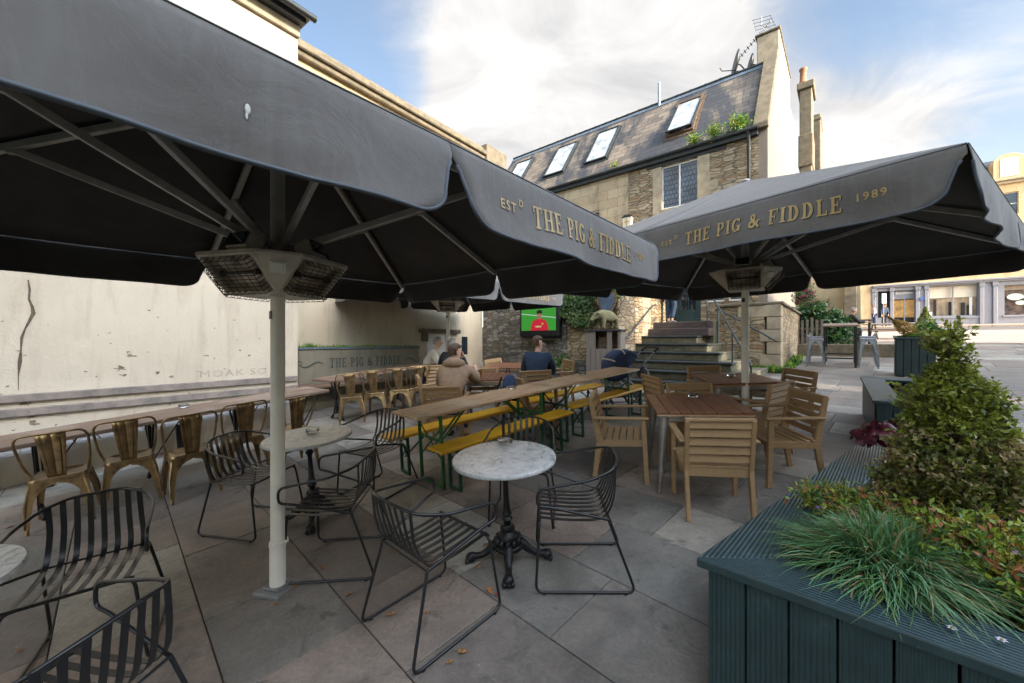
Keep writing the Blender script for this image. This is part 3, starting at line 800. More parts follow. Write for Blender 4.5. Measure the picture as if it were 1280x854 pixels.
# handrails
HR = frame('handrail', 'grey-green tubular handrail with four posts down the middle of the steps', 'handrail', BO.x, BO.y, 0, YB)
mb = MB()
def stz(y): return GB+.2*((y+4.63)/.42+1)
T0 = Vector((-1.15, -1.7, 2.05+.88)); T1 = Vector((.35, -4.75, GB+.62))
mb.tube(fillet([T0+Vector((0, .25, 0)), T0, T1, T1+Vector((.02, -.25, 0))], .08), .022, 8); mb.build('rail', M['rail'], HR, smooth=60)
for i, tt in enumerate((0, .33, .66, 1)):
    p = T0.lerp(T1, tt); mb = MB()
    mb.tube([(p.x, p.y, p.z), (p.x, p.y, max(GB, GB+.2*math.floor((p.y+4.63)/.42+1)) if tt < 1 else GB-.05)], .016, 8); mb.build('post', M['rail'], HR, smooth=60)
HW = frame('handrail', 'straight handrail fixed along the face of the parapet block', 'handrail', BO.x, BO.y, 0, YB)
mb = MB(); mb.tube(fillet([(-1.02, -1.4, 2.33), (-.95, -1.44, 2.38), (.30, -1.44, 1.55), (.34, -1.32, 1.52)], .05), .02, 8); mb.build('rail', M['rail'], HW, smooth=60)
mb = MB()
for x in (-.7, -.1, .2): mb.tube([(x, -1.44, 2.38-(x+.95)*.664), (x, -1.29, 2.33-(x+.95)*.664)], .01, 6)
mb.build('bracket', M['rail'], HW)
HL = frame('handrail', 'sloping handrail on the warm end wall left of the steps', 'handrail', BO.x, BO.y, 0, YB)
mb = MB(); mb.tube(fillet([(-2.54, -4.1, 1.35), (-2.54, -4.0, 1.40), (-2.54, -1.9, 2.52), (-2.54, -1.7, 2.55)], .05), .02, 8); mb.build('rail', M['rail'], HL, smooth=60)
mb = MB()
for y in (-3.6, -2.2): mb.tube([(-2.54, y, 1.40+(y+4)*.533), (-2.60, y, 1.36+(y+4)*.533)], .01, 6)
mb.build('bracket', M['rail'], HL)
# ------------------------------------------------------------------ pub building
BL = frame('pub_building', 'old stone pub with a slate mansard roof, skylights and green doors', 'building', BO.x, BO.y, 0, YB)
EZ = 7.55; RZ = 10.55; SB = 2.15
# facade with holes: (x0,x1,z0,z1)
holes = [(-2.95, -1.85, 5.82, 7.22), (-3.2, -1.75, 2.10, 4.2), (-1.62, -1.1, 2.7, 4.1), (-.98, -.45, 2.7, 4.1), (-6.0, -5.2, 5.0, 6.3)]
def facade(mb, x0, x1, z0, z1, holes, th=.35, m=0):
    xs = sorted({x0, x1}|{h[0] for h in holes}|{h[1] for h in holes}); xs = [x for x in xs if x0 <= x <= x1]
    for a, b in zip(xs, xs[1:]):
        hs = sorted([h for h in holes if h[0] <= a+1e-6 and h[1] >= b-1e-6], key=lambda h: h[2])
        z = z0
        for h in hs:
            if h[2] > z: mb.bx(a, b, 0, th, z, min(h[2], z1), m)
            z = max(z, h[3])
        if z < z1: mb.bx(a, b, 0, th, z, z1, m)
mb = MB(); facade(mb, -4.1, -.22, 0, EZ-.2, holes); facade(mb, -11, -4.1, 0, EZ-.2, holes, m=1); mb.build('wall', [M['rubble_gold'], M['ashlar']], BL)
mb = MB(); mb.bx(-11, -.5, .35, .5, 1, EZ); mb.build('room_dark', M['plastic_black'], BL)
mb = MB(); mb.bx(-3.25, -2.95, -.012, .2, 5.2, 7.24); mb.bx(-1.85, -1.5, -.012, .2, 5.2, 7.24); mb.bx(-2.95, -1.85, -.02, .2, 5.66, 5.82); mb.bx(-1.5, -1.28, -.010, .2, 6.1, 6.4); mb.bx(-1.5, -1.2, -.010, .2, 5.5, 5.8)
mb.build('window_surround', M['ashlar_plain'], BL, bevel=.008)
mb = MB(); mb.bx(-3.45, -1.05, -.03, .2, 7.24, 7.36); mb.build('timber_lintel', M['plastic_black'], BL, bevel=.008)
def casement(x0, x1, z0, z1, leads, nx=2, parent=None, y=.06, mat='white_paint'):
    mb = MB(); t = .05
    mb.bx(x0, x1, y, y+.06, z0, z0+t); mb.bx(x0, x1, y, y+.06, z1-t, z1)
    for i in range(nx+1):
        xx = x0+(x1-x0)*i/nx
        mb.bx(max(x0, xx-t/2) if i else x0, min(x1, xx+t/2) if i < nx else x1, y-.002, y+.062, z0+t, z1-t)
    f = mb.build('window_frame', M[mat], parent, bevel=.004)
    mb = MB(); mb.bx(x0+t/2, x1-t/2, y+.03, y+.035, z0+t/2, z1-t/2); mb.build('pane', M['glass_reflection' if leads else 'glass_dark'], f)
    if leads:
        mb = MB(); n = int((z1-z0)/.15); rows = n; cw = .11
        for i in range(1, rows): mb.bx(x0+t, x1-t, y+.022, y+.029, z0+(z1-z0)*i/rows-.005, z0+(z1-z0)*i/rows+.005)
        for i in range(rows):
            xx = x0+t+(cw/2 if i % 2 else 0)
            while xx < x1-t:
                mb.bx(xx-.004, xx+.004, y+.022, y+.029, z0+(z1-z0)*i/rows, z0+(z1-z0)*(i+1)/rows); xx += cw
        mb.build('leading', M['gutter'], f)
    return f
casement(-2.95, -1.85, 5.82, 7.22, True, 2, BL)
casement(-6.0, -5.2, 5.0, 6.3, False, 2, BL)
casement(-1.62, -1.1, 2.7, 4.1, False, 1, BL); casement(-.98, -.45, 2.7, 4.1, False, 1, BL)
# doors
mb = MB(); mb.bx(-3.2, -3.12, .05, .2, 2.1, 4.2); mb.bx(-1.83, -1.75, .05, .2, 2.1, 4.2); mb.bx(-3.12, -1.83, .05, .2, 4.12, 4.2); mb.bx(-2.50, -2.45, .06, .19, 2.1, 4.12)
mb.build('door_frame', M['door_green'], BL, bevel=.006)
for (a, b) in ((-3.12, -2.50), (-2.45, -1.83)):
    mb = MB(); mb.bx(a, a+.09, .08, .13, 2.1, 4.12); mb.bx(b-.09, b, .08, .13, 2.1, 4.12); mb.bx(a+.09, b-.09, .08, .13, 2.1, 2.5); mb.bx(a+.09, b-.09, .08, .13, 4.0, 4.12); mb.bx(a+.09, b-.09, .085, .125, 3.0, 3.05); mb.bx((a+b)/2-.015, (a+b)/2+.015, .085, .125, 2.5, 4.0)
    d = mb.build('door', M['door_green'], BL, bevel=.005)
    mb = MB(); mb.bx(a+.09, b-.09, .10, .11, 2.5, 4.0); mb.build('pane', M['glass_dark'], d)
    mb = MB(); mb.tube([(b-.045 if a < -3 else a+.045, .05, 3.0), (b-.045 if a < -3 else a+.045, .05, 3.2)], .012); mb.build('handle', M['chrome'], d)
# eaves, gutter, pipe
mb = MB(); mb.bx(-11, -.22, -.12, .3, EZ-.2, EZ-.05); mb.build('eaves_board', M['gutter'], BL, bevel=.01)
mb = MB(); mb.tube([(-11, -.17, EZ-.02), (-.22, -.17, EZ-.02)], .055, 8); mb.build('gutter', M['gutter'], BL, smooth=60)
mb = MB(); mb.tube([(-.45, -.17, EZ-.05), (-.45, -.07, EZ-.3), (-.45, -.07, 2.1)], .045, 10)
for z in (3.2, 4.6, 6.0, 7.0): mb.lathe([(.055, z-.03), (.055, z+.03)], (-.45, -.07, 0), 10)
mb.build('downpipe', M['gutter'], BL, smooth=50)
mb = MB(); mb.tube([(-1.2, -.05, 5.0), (-1.3, -.05, 5.55), (-1.0, -.05, 5.75), (-.5, -.05, 5.7), (-.4, -.05, 5.3)], .012, 6); mb.tube([(-1.1, -.05, 5.0), (-1.2, -.05, 5.45), (-.95, -.05, 5.65), (-.6, -.05, 5.6)], .012, 6); mb.build('cable', M['gutter'], BL)
# roof slope as its own frame: x along, y up the slope
SL = math.hypot(RZ-EZ, SB); AL = math.atan2(RZ-EZ, SB)
mb = MB(); mb.bx(-11, -.3, 0, SL, -.12, 0)
rf = mb.build('roof', M['slate'], BL, loc=(0, -.08, EZ), rot=(AL, 0, 0))
mb = MB(); mb.bx(-11, -.3, SL-.22, SL+.02, 0, .02); mb.build('flashing', M['lead'], rf)
mb = MB(); mb.tube([(-11, SL+.03, .02), (-.3, SL+.03, .02)], .05, 8)
for i in range(22): mb.tube([(-10.8+i*.48, SL+.03, .02), (-10.76+i*.48, SL+.03, .02)], .062, 8)
mb.build('ridge', M['gutter'], rf, smooth=60)
mb = MB(); mb.bx(-11, -.3, SB-.1, 5.5, RZ-.12, RZ-.03); mb.bx(-11, -.3, 5.5, 5.6, 3, RZ-.03); mb.build('flat_roof', M['flagroof'], BL)
def sky_light(x0, x1, open_=0):
    y0, y1 = SL*.26, SL*.82
    mb = MB(); t = .07
    mb.bx(x0, x1, y0, y0+t, 0, .09); mb.bx(x0, x1, y1-t, y1, 0, .09); mb.bx(x0, x0+t, y0+t, y1-t, 0, .088); mb.bx(x1-t, x1, y0+t, y1-t, 0, .088)
    mb.bx(x0-.1, x1+.1, y0-.14, y0, .004, .02); mb.bx(x0-.08, x0, y0, y1+.05, .004, .02); mb.bx(x1, x1+.08, y0, y1+.05, .004, .02)
    f = mb.build('skylight', M['gutter'] if not open_ else M['bark'], rf, bevel=.006)
    if open_:
        mb = MB(); mb.bx(x0+t, x1-t, y0+t, y1-t, -.05, -.02); mb.build('opening', M['plastic_black'], f)
        mb = MB(); w = x1-x0; h = (y1-y0)
        mb.bx(0, w, -h/2, -h/2+t, 0, .05); mb.bx(0, w, h/2-t, h/2, 0, .05); mb.bx(0, t, -h/2+t, h/2-t, 0, .05); mb.bx(w-t, w, -h/2+t, h/2-t, 0, .05)
        s = mb.build('sash', M['gutter'], f, loc=(x0, (y0+y1)/2, .10), rot=(R(-5), 0, 0), bevel=.006)
        # pane belongs with the sash: same level of the tree
        mb = MB(); mb.bx(t, w-t, -h/2+t, h/2-t, .02, .028); mb.build('pane', M['glass_sky'], f, loc=(x0, (y0+y1)/2, .10), rot=(R(-5), 0, 0))
    else:
        mb = MB(); mb.bx(x0+t, x1-t, y0+t, y1-t, .05, .058); mb.build('pane', M['glass_sky'], f)
for (a, b, o_) in ((-2.95, -2.1, 1), (-6.1, -5.15, 0), (-8.05, -7.05, 0), (-10.4, -9.4, 0)): sky_light(a, b, o_)
mb = MB(); mb.tube([(-3.75, SB-.15, RZ-.3), (-3.75, SB-.15, RZ+.75)], .05, 10); mb.build('flue_pipe', M['galv'], BL, smooth=60)
# gable
prof = [(0, 0), (0, EZ+.02), (SB-.08, RZ+.08), (SB+.1, RZ+.16), (8.0, RZ+.16), (8.0, 0)]
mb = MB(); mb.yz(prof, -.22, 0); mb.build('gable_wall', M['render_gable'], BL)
mb = MB(); mb.yz([(-.14, EZ-.05), (-.14, EZ+.10), (SB-.2, RZ+.24), (SB+.1, RZ+.28), (SB+.1, RZ+.16), (SB-.08, RZ+.08), (0, EZ-.05)], -.34, .03); mb.build('gable_coping', M['ashlar_dark'], BL, bevel=.015)
mb = MB(); mb.bx(-.62, .01, 2.4, 5.6, RZ-.1, 11.72); mb.bx(-.63, .0, 2.39, 5.5, RZ-.1, RZ+.3, 1)
ch = mb.build('chimney', [M['ashlar_plain'], M['moss']], BL, bevel=.02)
mb = MB(); mb.bx(-.67, .05, 2.35, 5.65, 11.72, 11.80); mb.build('chimney_cap', M['ashlar_dark'], ch, bevel=.02)
# neighbour behind
NB = frame('chimney_stack', 'tall stone chimney stack of the house behind, with one clay pot', 'chimney', 0, 0, 0, YB)
Yn = 17.5; Xn = (1007-640)/F*Yn
NB.location = (Xn, Yn, 0)
mb = MB(); mb.bx(-.22, .22, 0, 1.2, 0, 12.6); mb.bx(-.26, .26, -.05, 1.3, 9.2, 10.6); mb.build('stack', M['ashlar_dark'], NB, bevel=.03)
mb = MB(); mb.bx(-.31, .31, -.1, 1.4, 12.6, 12.9); mb.build('cap', M['ashlar_dark'], NB, bevel=.03)
mb = MB(); mb.lathe([(.15, 12.95), (.17, 13.0), (.13, 13.1), (.12, 13.5), (.15, 13.55), (.15, 13.62), (.10, 13.62)], (-.1, .2, 0), 14); mb.build('chimney_pot', M['terracotta'], NB, smooth=40)
NC = frame('chimney_stack', 'lower plain slab of chimney just behind the tall stack', 'chimney', (1016-640)/F*19, 19, 0, YB)
mb = MB(); mb.bx(-.3, .3, 0, 1.6, 0, 12.3); mb.bx(-.33, .33, -.03, 1.63, 12.0, 12.15); mb.build('stack', M['ashlar_dark'], NC, bevel=.03)
# dishes and aerials on the ridge
def onb(name, label, cat, x, y, z, group=None):
    p = bp(x, y); return frame(name, label, cat, p.x, p.y, z, YB, group)
def dish(label, x, y, z, r):
    t = onb('satellite_dish', label, 'satellite dish', x, y, z)
    mb = MB(); mb.lathe([(r, .0), (r*.98, -.03), (r*.6, -.08), (.02, -.11)], (0, 0, 0), 20)
    mb.build('reflector', M['gutter'], t, smooth=60, rot=(R(80), 0, R(-65)), loc=(0, 0, .25), solid=.01)
    mb = MB(); mb.tube([(0, 0, .25), (.15, .1, .2), (.3, .1, -.05)], .02, 6); mb.tube([(0, 0, .02), (-.35, -.25, .02), (-.4, -.3, .12)], .015, 6); mb.build('arm', M['gutter'], t)
    return t
dish('larger grey satellite dish on the ridge left of the chimney', -1.25, SB+.1, RZ+.25, .42)
dish('smaller grey satellite dish close against the chimney side', -.85, SB+.35, RZ+.2, .30)
an = onb('tv_aerial', 'ladder-shaped television aerial fixed on top of the chimney', 'aerial', -.5, 2.5, 11.75); an.scale = (.75,)*3
mb = MB(); mb.tube([(0, 0, 0), (0, 0, .9)], .02, 8); mb.tube([(0, 0, .5), (.5, .0, .1)], .012, 6); mb.build('mast', M['galv'], an)
mb = MB(); mb.tube([(.35, -.1, .45), (-1.05, .2, -.55)], .014, 6)
for i in range(12):
    p = Vector((.35, -.1, .45)).lerp(Vector((-1.05, .2, -.55)), i/11)
    mb.tube([p+Vector((-.03, -.06, .04)), p+Vector((.03, .06, -.04))], .022, 6)
mb.build('boom', M['galv'], an)
mb = MB()
for i in range(4):
    z = .85-i*.17; mb.tube([(-.35+i*.05, -.1, z), (.35+i*.06, .1, z)], .010, 5)
mb.tube([(-.3, -.1, .9), (-.2, -.1, .3)], .008, 5); mb.tube([(.3, .1, .9), (.5, .1, .3)], .008, 5)
mb.build('reflector_grid', M['gutter'], an)
# hanging lantern / shield plaque
pq = onb('wall_lantern', 'small cream shield-shaped lantern with a yellow cross on the stone pub wall', 'lantern', -4.05, -.16, 5.55)
mb = MB(); mb.xz([(-.17, .2), (.17, .2), (.14, -.12), (0, -.24), (-.14, -.12)], -.08, .08); mb.build('shield', M['blind'], pq, bevel=.012)
mb = MB(); mb.bx(-.02, .02, -.088, -.081, -.14, .14); mb.bx(-.09, .09, -.0885, -.0815, .02, .06); mb.build('cross', M['gold'], pq)
mb = MB(); mb.xz([(-.2, .2), (.2, .2), (.08, .28), (-.08, .28)], -.1, .1); mb.tube([(0, .08, 0), (0, .17, 0)], .02); mb.build('top_cap', M['gutter'], pq, bevel=.006)
# ------------------------------------------------------------------ pale wall beyond the plants
BW = frame('rendered_wall', 'weathered beige garden wall with a sloping buttress beyond the glossy shrub', 'wall', 12.1, 18.2, 0, YB)
mb = MB(); mb.bx(-1.2, 2.9, 0, .4, .3, 4.6); mb.build('wall', M['render_beige'], BW, bevel=.02)
mb = MB(); mb.yz([(0, .6), (0, 4.4), (-.25, 4.4), (-1.5, .6)], 2.35, 2.75); mb.build('buttress', M['ashlar_dark'], BW, bevel=.02)
# ------------------------------------------------------------------ shop terrace
YSH = math.atan2(-.5966, .8026)
SH = frame('shop_terrace', 'long stone terrace across the street, blue-grey shopfronts below, sash windows and arched dormers above', 'building', SO.x, SO.y, 0, YSH)
b0 = 2.55
ht = [(-3.65, -2.33, b0+.3, b0+3.05), (-4.55, -3.8, b0+.9, b0+3.05), (-1.62, .95, b0+.85, b0+3.2), (2.2, 5.6, b0+.85, b0+3.0)]
mb = MB(); facade(mb, -4.9, 14, 0, b0+3.3, ht, .4); mb.build('shopfront', M['shop_paint'], SH)
mb = MB(); mb.bx(-4.9, 14, -.16, .1, b0+3.3, b0+3.42); mb.bx(-4.9, 14, -.24, .1, b0+3.42, b0+3.55)
for x in (-4.8, -3.72, -2.25, -1.75, 1.1, 1.75, 5.8): mb.bx(x-.11, x+.11, -.08, .1, b0, b0+3.3); mb.bx(x-.15, x+.15, -.13, .1, b0+3.0, b0+3.299)
mb.bx(-1.7, 1.05, -.05, .2, b0+.70, b0+.84); mb.bx(2.1, 5.7, -.05, .2, b0+.70, b0+.84)
mb.build('cornice_and_pilasters', M['shop_paint'], SH, bevel=.02)
up = []
for i in range(4):
    for fl in range(2): up.append((2.05+i*3.0-3.0*1, 2.85+i*3.0-3.0*1, 8.0+fl*2.6, 9.6+fl*2.6))
for i in range(4):
    for fl in range(2): up.append((-10.0+i*2.6, -9.2+i*2.6, 8.0+fl*2.6, 9.6+fl*2.6))
mb = MB(); facade(mb, -10.5, 14, b0+3.55, 12.8, [h for h in up if -10.5 < h[0]], .4); mb.bx(-10.5, -4.92, 0, .4, 0, b0+3.55); mb.build('wall', M['bath_stone'], SH)
mb = MB(); mb.bx(-10.5, 14, -.2, .4, 12.8, 13.0); mb.bx(-10.5, 14, -.35, .4, 13.0, 13.15); mb.build('cornice', M['ashlar_plain'], SH, bevel=.03)
mb = MB(); mb.bx(-10.5, 14, .5, 8, 0, 13.1); mb.build('room_dark', M['plastic_black'], SH)
mb = MB(); mb.yz([(.1, 13.15), (1.5, 15.1), (6.5, 15.1), (7.9, 13.15)], -10.5, 14); mb.build('roof', M['flagroof'], SH)
for h in up:
    casement(h[0], h[1], h[2], h[3], False, 1, SH, .15)
    mb = MB(); mb.bx(h[0]+.03, h[1]-.03, .14, .16, (h[2]+h[3])/2-.03, (h[2]+h[3])/2+.03); mb.build('meeting_rail', M['white_paint'], SH)
    mb = MB(); mb.bx(h[0]+.05, h[1]-.05, .2, .21, h[2]+.1, h[3]-.1); mb.build('curtain', M['blind'], SH)
for x in (-.6, 2.4, 5.4):
    mb = MB(); n = 12
    mb.xz([(x-.75, 13.16), (x+.75, 13.16), (x+.75, 14.5)]+[(x+.75*math.cos(math.pi*k/n), 14.5+.5*math.sin(math.pi*k/n)) for k in range(1, n)]+[(x-.75, 14.5)], -.02, 1.4)
    d = mb.build('dormer', M['bath_stone'], SH, bevel=.02)
    mb = MB(); mb.bx(x-.42, x+.42, -.05, -.02, 13.35, 14.65); mb.bx(x-.42, x+.42, -.06, -.05, 13.97, 14.03); mb.build('window_frame', M['white_paint'], d)
    mb = MB()
    for i in (-1, 0, 1):
        for j in (0, 1): mb.bx(x+i*.26-.11, x+i*.26+.11, -.056, -.051, 13.42+j*.62, 13.95+j*.62)
    mb.build('pane', M['blind'], d)
# shop doors, windows, blinds, letters
mb = MB(); mb.bx(-3.65, -2.33, .25, .3, b0+2.35, b0+3.05); mb.bx(-3.65, -3.58, .2, .3, b0+.3, b0+2.35); mb.bx(-3.0, -2.92, .2, .3, b0+.3, b0+2.35); mb.bx(-2.40, -2.33, .2, .3, b0+.3, b0+2.35)
mb.build('shop_door_frame', M['shop_paint'], SH, bevel=.01)
mb = MB(); flat_text(mb, font_text('dominion', .20, 1.0, .006), -3.50, b0+2.76, .232); mb.build('sign_lettering', M['white_paint'], SH)
mb = MB(); mb.bx(-3.3, -2.6, .24, .249, b0+2.50, b0+2.53); flat_text(mb, font_text('hairdressing', .08, 1.1), -3.3, b0+2.58, .245); mb.build('small_lettering', M['galv'], SH)
mb = MB(); flat_text(mb, font_text('7', .28, 1), -4.82, b0+2.45, -.085); mb.build('house_number', M['plastic_black'], SH)
lit = simple('warm_lit_interior', (.5, .32, .12), .9, var=.5, scale=2.5, bstr=0, c2=(.10, .06, .03))
b = lit.node_tree.nodes['Principled BSDF']; b.inputs['Emission Color'].default_value = (1, .55, .18, 1); b.inputs['Emission Strength'].default_value = .06
mb = MB(); mb.bx(-3.6, -2.3, .45, .49, b0+.9, b0+2.3); mb.build('lit_interior', lit, SH)
mb = MB(); mb.bx(-1.6, .93, .30, .31, b0+2.3, b0+3.18); mb.build('blind', M['blind'], SH)
mb = MB(); mb.bx(2.25, 5.6, .30, .31, b0+2.65, b0+3.0); mb.build('blind', simple('taupe_blind', (.30, .24, .19), .8), SH)
win_in = simple('shop_window_display', (.40, .32, .22), .9, var=.5, scale=1.6, bstr=0, c2=(.09, .07, .06), sc=(1, 1, .4))
b = win_in.node_tree.nodes['Principled BSDF']; b.inputs['Emission Color'].default_value = (1, .75, .45, 1); b.inputs['Emission Strength'].default_value = .03
mb = MB(); mb.bx(-1.6, .93, .44, .48, b0+.85, b0+2.3); mb.build('window_display', win_in, SH)
mb = MB(); mb.bx(-.5, -.35, .30, .42, b0+.85, b0+2.0); mb.bx(-1.3, -1.15, .3, .42, b0+.85, b0+2.2); mb.bx(.15, .35, .32, .42, b0+.85, b0+1.9); mb.bx(.45, .75, .32, .42, b0+.85, b0+1.7); mb.build('display_stand', M['plastic_black'], SH, bevel=.02)
mb = MB(); mb.bx(.55, .70, .25, .32, b0+.85, b0+2.28); mb.bx(-1.58, -1.4, .25, .32, b0+.85, b0+1.25); mb.build('display_card', M['white_paint'], SH)
mb = MB(); mb.bx(-1.62, -1.56, .1, .2, b0+.85, b0+3.2); mb.bx(-.36, -.28, .1, .2, b0+.85, b0+3.2); mb.bx(.89, .95, .1, .2, b0+.85, b0+3.2); mb.bx(-1.56, .89, .101, .199, b0+.85, b0+.93)
mb.build('shop_window_frame', M['shop_paint'], SH, bevel=.008)
wi2 = simple('dim_display', (.16, .11, .09), .9, var=.6, scale=3, bstr=0, c2=(.03, .025, .03))
mb = MB(); mb.bx(2.2, 5.6, .44, .48, b0+.85, b0+2.65); mb.build('window_display', wi2, SH)
mb = MB()
for (x, z, rx, rz) in ((2.75, 2.15, .40, .24), (3.35, 2.05, .22, .20), (3.0, 1.72, .25, .15)):
    mb.xz([(x+rx*math.cos(2*math.pi*k/18), b0+z+rz*math.sin(2*math.pi*k/18)) for k in range(18)], .18, .2)
mb.build('window_sticker', simple('pale_green_sticker', (.35, .50, .42), .6, var=.3, scale=8, c2=(.6, .6, .55)), SH)
mb = MB(); mb.xz([(-2.1, b0+2.2), (-1.9, b0+2.2), (-1.86, b0+2.32), (-2.0, b0+2.46), (-2.14, b0+2.32)], -.16, -.08); mb.build('hanging_sign', simple('blue_sign', (.05, .12, .35), .5, bstr=0), SH)
# unseen terraces added behind the camera and to the right, sized to shade the yard
def terrace(label, s, w0, w1, h, depth=9):
    "s metres towards the sun (.707,-.707), w along (.707,.707)"
    q = math.sqrt(.5)
    o = frame('unseen_terrace', label, 'building', s*q, -s*q, 0, R(45))
    mb = MB(); mb.bx(w0, w1, -depth, 0, -6, h-1.2); mb.build('wall', M['bath_stone'], o)
    mb = MB(); mb.yz([(-depth-.3, h-1.2), (.3, h-1.2), (-depth*.25, h), (-depth*.75, h)], w0, w1); mb.build('roof', M['flagroof'], o)
    for k in range(int((w1-w0)/2.4)):
        for z in (1.2, 4.2):
            if z+1.6 < h-1.3:
                x = w0+.8+k*2.4; mb = MB(); mb.bx(x, x+.9, -.02, .04, z, z+1.5); mb.build('window', M['glass_dark'], o, bevel=.01)
    return o
# ================================================================== PARASOLS
def valance_inset(t, D):
    v = t/D
    if v < .24: return .0015
    if v < .45: return .0015+.035*math.sin((v-.24)/.21*math.pi/2)
    if v < .68: return .0365+.02*(v-.45)/.23
    return .0565+.13*(1-math.sqrt(max(0, 1-((v-.68)/.32)**2)))
def parasol(label, P, yaw, hx, hy, heat_ang, texts, seed=0, lights=False, eave=2.33, heat_h=1.87):
    z0 = g(P[0], P[1])
    t = empty('parasol', label, 'parasol', (P[0], P[1], z0), R(yaw), 'charcoal pub parasols with heaters')
    rnd = random.Random(seed); apex = Vector((0, 0, eave+.92))
    ring = [Vector((0, -hy, eave)), Vector((hx, -hy, eave)), Vector((hx, 0, eave)), Vector((hx, hy, eave)),
            Vector((0, hy, eave)), Vector((-hx, hy, eave)), Vector((-hx, 0, eave)), Vector((-hx, -hy, eave))]
    mb = MB(); N = 8
    for i in range(8):
        a, b = ring[i], ring[(i+1) % 8]
        vs = []; fs = []
        for r in range(N+1):
            for c in range(N+1):
                u = r/N; w = c/N
                p = apex.lerp(a.lerp(b, w), u)
                sag = .05*4*w*(1-w)*u*(1-u*.75) + .03*u*(1-u)*2
                vs.append(p-Vector((0, 0, sag)))
        for r in range(N):
            for c in range(N):
                fs.append((r*(N+1)+c, (r+1)*(N+1)+c, (r+1)*(N+1)+c+1, r*(N+1)+c+1))
        mb.add(vs, fs)
    co_ = mb.build('canopy', [M['canvas'], M['canvas_shade']], t, smooth=180, solid=.003); co_.modifiers['thick'].material_offset = 1
    mb = MB(); mb.lathe([(.05, eave+.91), (.045, eave+.93), (.01, eave+.935)]); mb.build('finial', M['alu'], t, smooth=60)
    D = .31
    for i in range(8):
        a, b = ring[i], ring[(i+1) % 8]
        D = .25 if i in (2, 3, 4, 5) else .31
        L = (b-a).length; ex = (b-a)/L; out = Vector((ex.y, -ex.x, 0))
        ph = rnd.uniform(0, 6); fl = rnd.uniform(.03, .09)
        if i in (1, 2): fl = -.04
        def f(s, q, lift=0, D=D, a=a, ex=ex, out=out, ph=ph, fl=fl, L=L):
            wv = (.014*math.sin(s*3.1+ph)+.008*math.sin(s*7.7+ph*2)+.035*noise.noise(Vector((s*2.6, q*3, ph)))+.012*noise.noise(Vector((s*8+q*6, q*5, ph))))*q/D
            edge = .03*(q/D)**2*(math.exp(-s/.15)+math.exp(-(L-s)/.15))
            bulge = .012*math.sin(min(1, q/.1)*math.pi/2)
            return a+ex*s+out*(.004+bulge+fl*q+wv+edge+lift)-Vector((0, 0, q))
        nx, nv = 26, 18; vs = []; fs = []
        for r in range(nv+1):
            q = D*(r/nv if r < nv else 1); q = D*math.sin(r/nv*math.pi/2)**.9
            ins = valance_inset(q, D)
            for c in range(nx+1): vs.append(f(ins+(L-2*ins)*c/nx, q))
        for r in range(nv):
            for c in range(nx): fs.append((r*(nx+1)+c, (r+1)*(nx+1)+c, (r+1)*(nx+1)+c+1, r*(nx+1)+c+1))
        mb = MB(); mb.add(vs, fs); va = mb.build('valance', [M['canvas'], M['canvas_shade']], t, smooth=180, solid=.003); va.modifiers['thick'].material_offset = 1
        if seed == 1 and i == 7:
            q_ = f(1.413, .185, .004); mb = MB(); mb.ball(q_, (.0065, .003, .013), 10, 8); mb.ball(q_-Vector((.002, 0, .016)), (.003, .002, .010), 8, 6); mb.build('bird_dropping', M['dropping'], va, smooth=180)
        mb = MB(); mb.tube([f(L*k/16, .006, .002) for k in range(17)], .0028, 4); mb.build('seam', M['binding'], va)
        e = []
        for r in range(3, nv+1): e.append(f(valance_inset(D*math.sin(r/nv*math.pi/2)**.9, D), D*math.sin(r/nv*math.pi/2)**.9))
        ins = valance_inset(D, D)
        for c in range(1, nx): e.append(f(ins+(L-2*ins)*c/nx, D))
        for r in range(nv, 2, -1):
            q = D*math.sin(r/nv*math.pi/2)**.9; e.append(f(L-valance_inset(q, D), q))
        mb = MB()
        vs = []; fs = []
        mb.tube(e, .0075, 6); mb.build('edge_binding', M['binding'], va, smooth=180)
        if i % 2 == 0 and texts:
            H = .105; k = L/1.97
            tx = glyph_text('THE PIG & FIDDLE', H, .10)
            x0 = L*.235; W = L*.515; sc = W/tx[2]
            mg = MB(); ms = MB()
            def put_t(mb_, T, x0, top, sc, lift, dx=0, dz=0, arch=.014):
                vs = []
                for (p, q) in T[0]:
                    s = x0+p*sc+dx
                    u = (p/T[2]-.5)*2 if T is tx else 0
                    vs.append(f(s, top+H-q+dz+ (arch*(u*u) if T is tx else 0), lift))
                mb_.add(vs, T[1])
            top = .105
            put_t(ms, tx, x0, top, sc, .0035, .006, .005)
            put_t(mg, tx, x0, top, sc, .0055)
            for (s_, xx, hh, dz) in (('EST', .125, .042, .04), ('D', .186, .032, .012), ('1989', .785, .045, .03)):
                T = font_text(s_, hh, 1.25, .0012)
                put_t(mg, (T[0], T[1], T[2]), L*xx, top+dz-H+hh, 1, .0055)
            mb2 = ms; so = mb2.build('letter_shadow', M['plastic_black'], va)
            mg.build('lettering', M['gold'], va)
    # frame
    for i, c in enumerate(ring):
        mb = MB(); top = Vector((0, 0, eave+.86)); d = (c-Vector((0, 0, eave))).normalized()
        e = c-d*.03-Vector((0, 0, .035)); s_ = top+d*.06-Vector((0, 0, .04))
        mb.bar(s_, e, .032, .045, m=0); mb.box(e, (.035, .035, .04), math.atan2(d.y, d.x)); mb.build('rib', M['alu'], t, bevel=.003)
        mb = MB(); j = s_.lerp(e, .52); mb.bar(Vector((0, 0, heat_h+.30))+d*.06, j-Vector((0, 0, .02)), .028, .042); mb.box(j-Vector((0, 0, .02)), (.06, .03, .05), math.atan2(d.y, d.x)); mb.build('strut', M['alu'], t, bevel=.003)
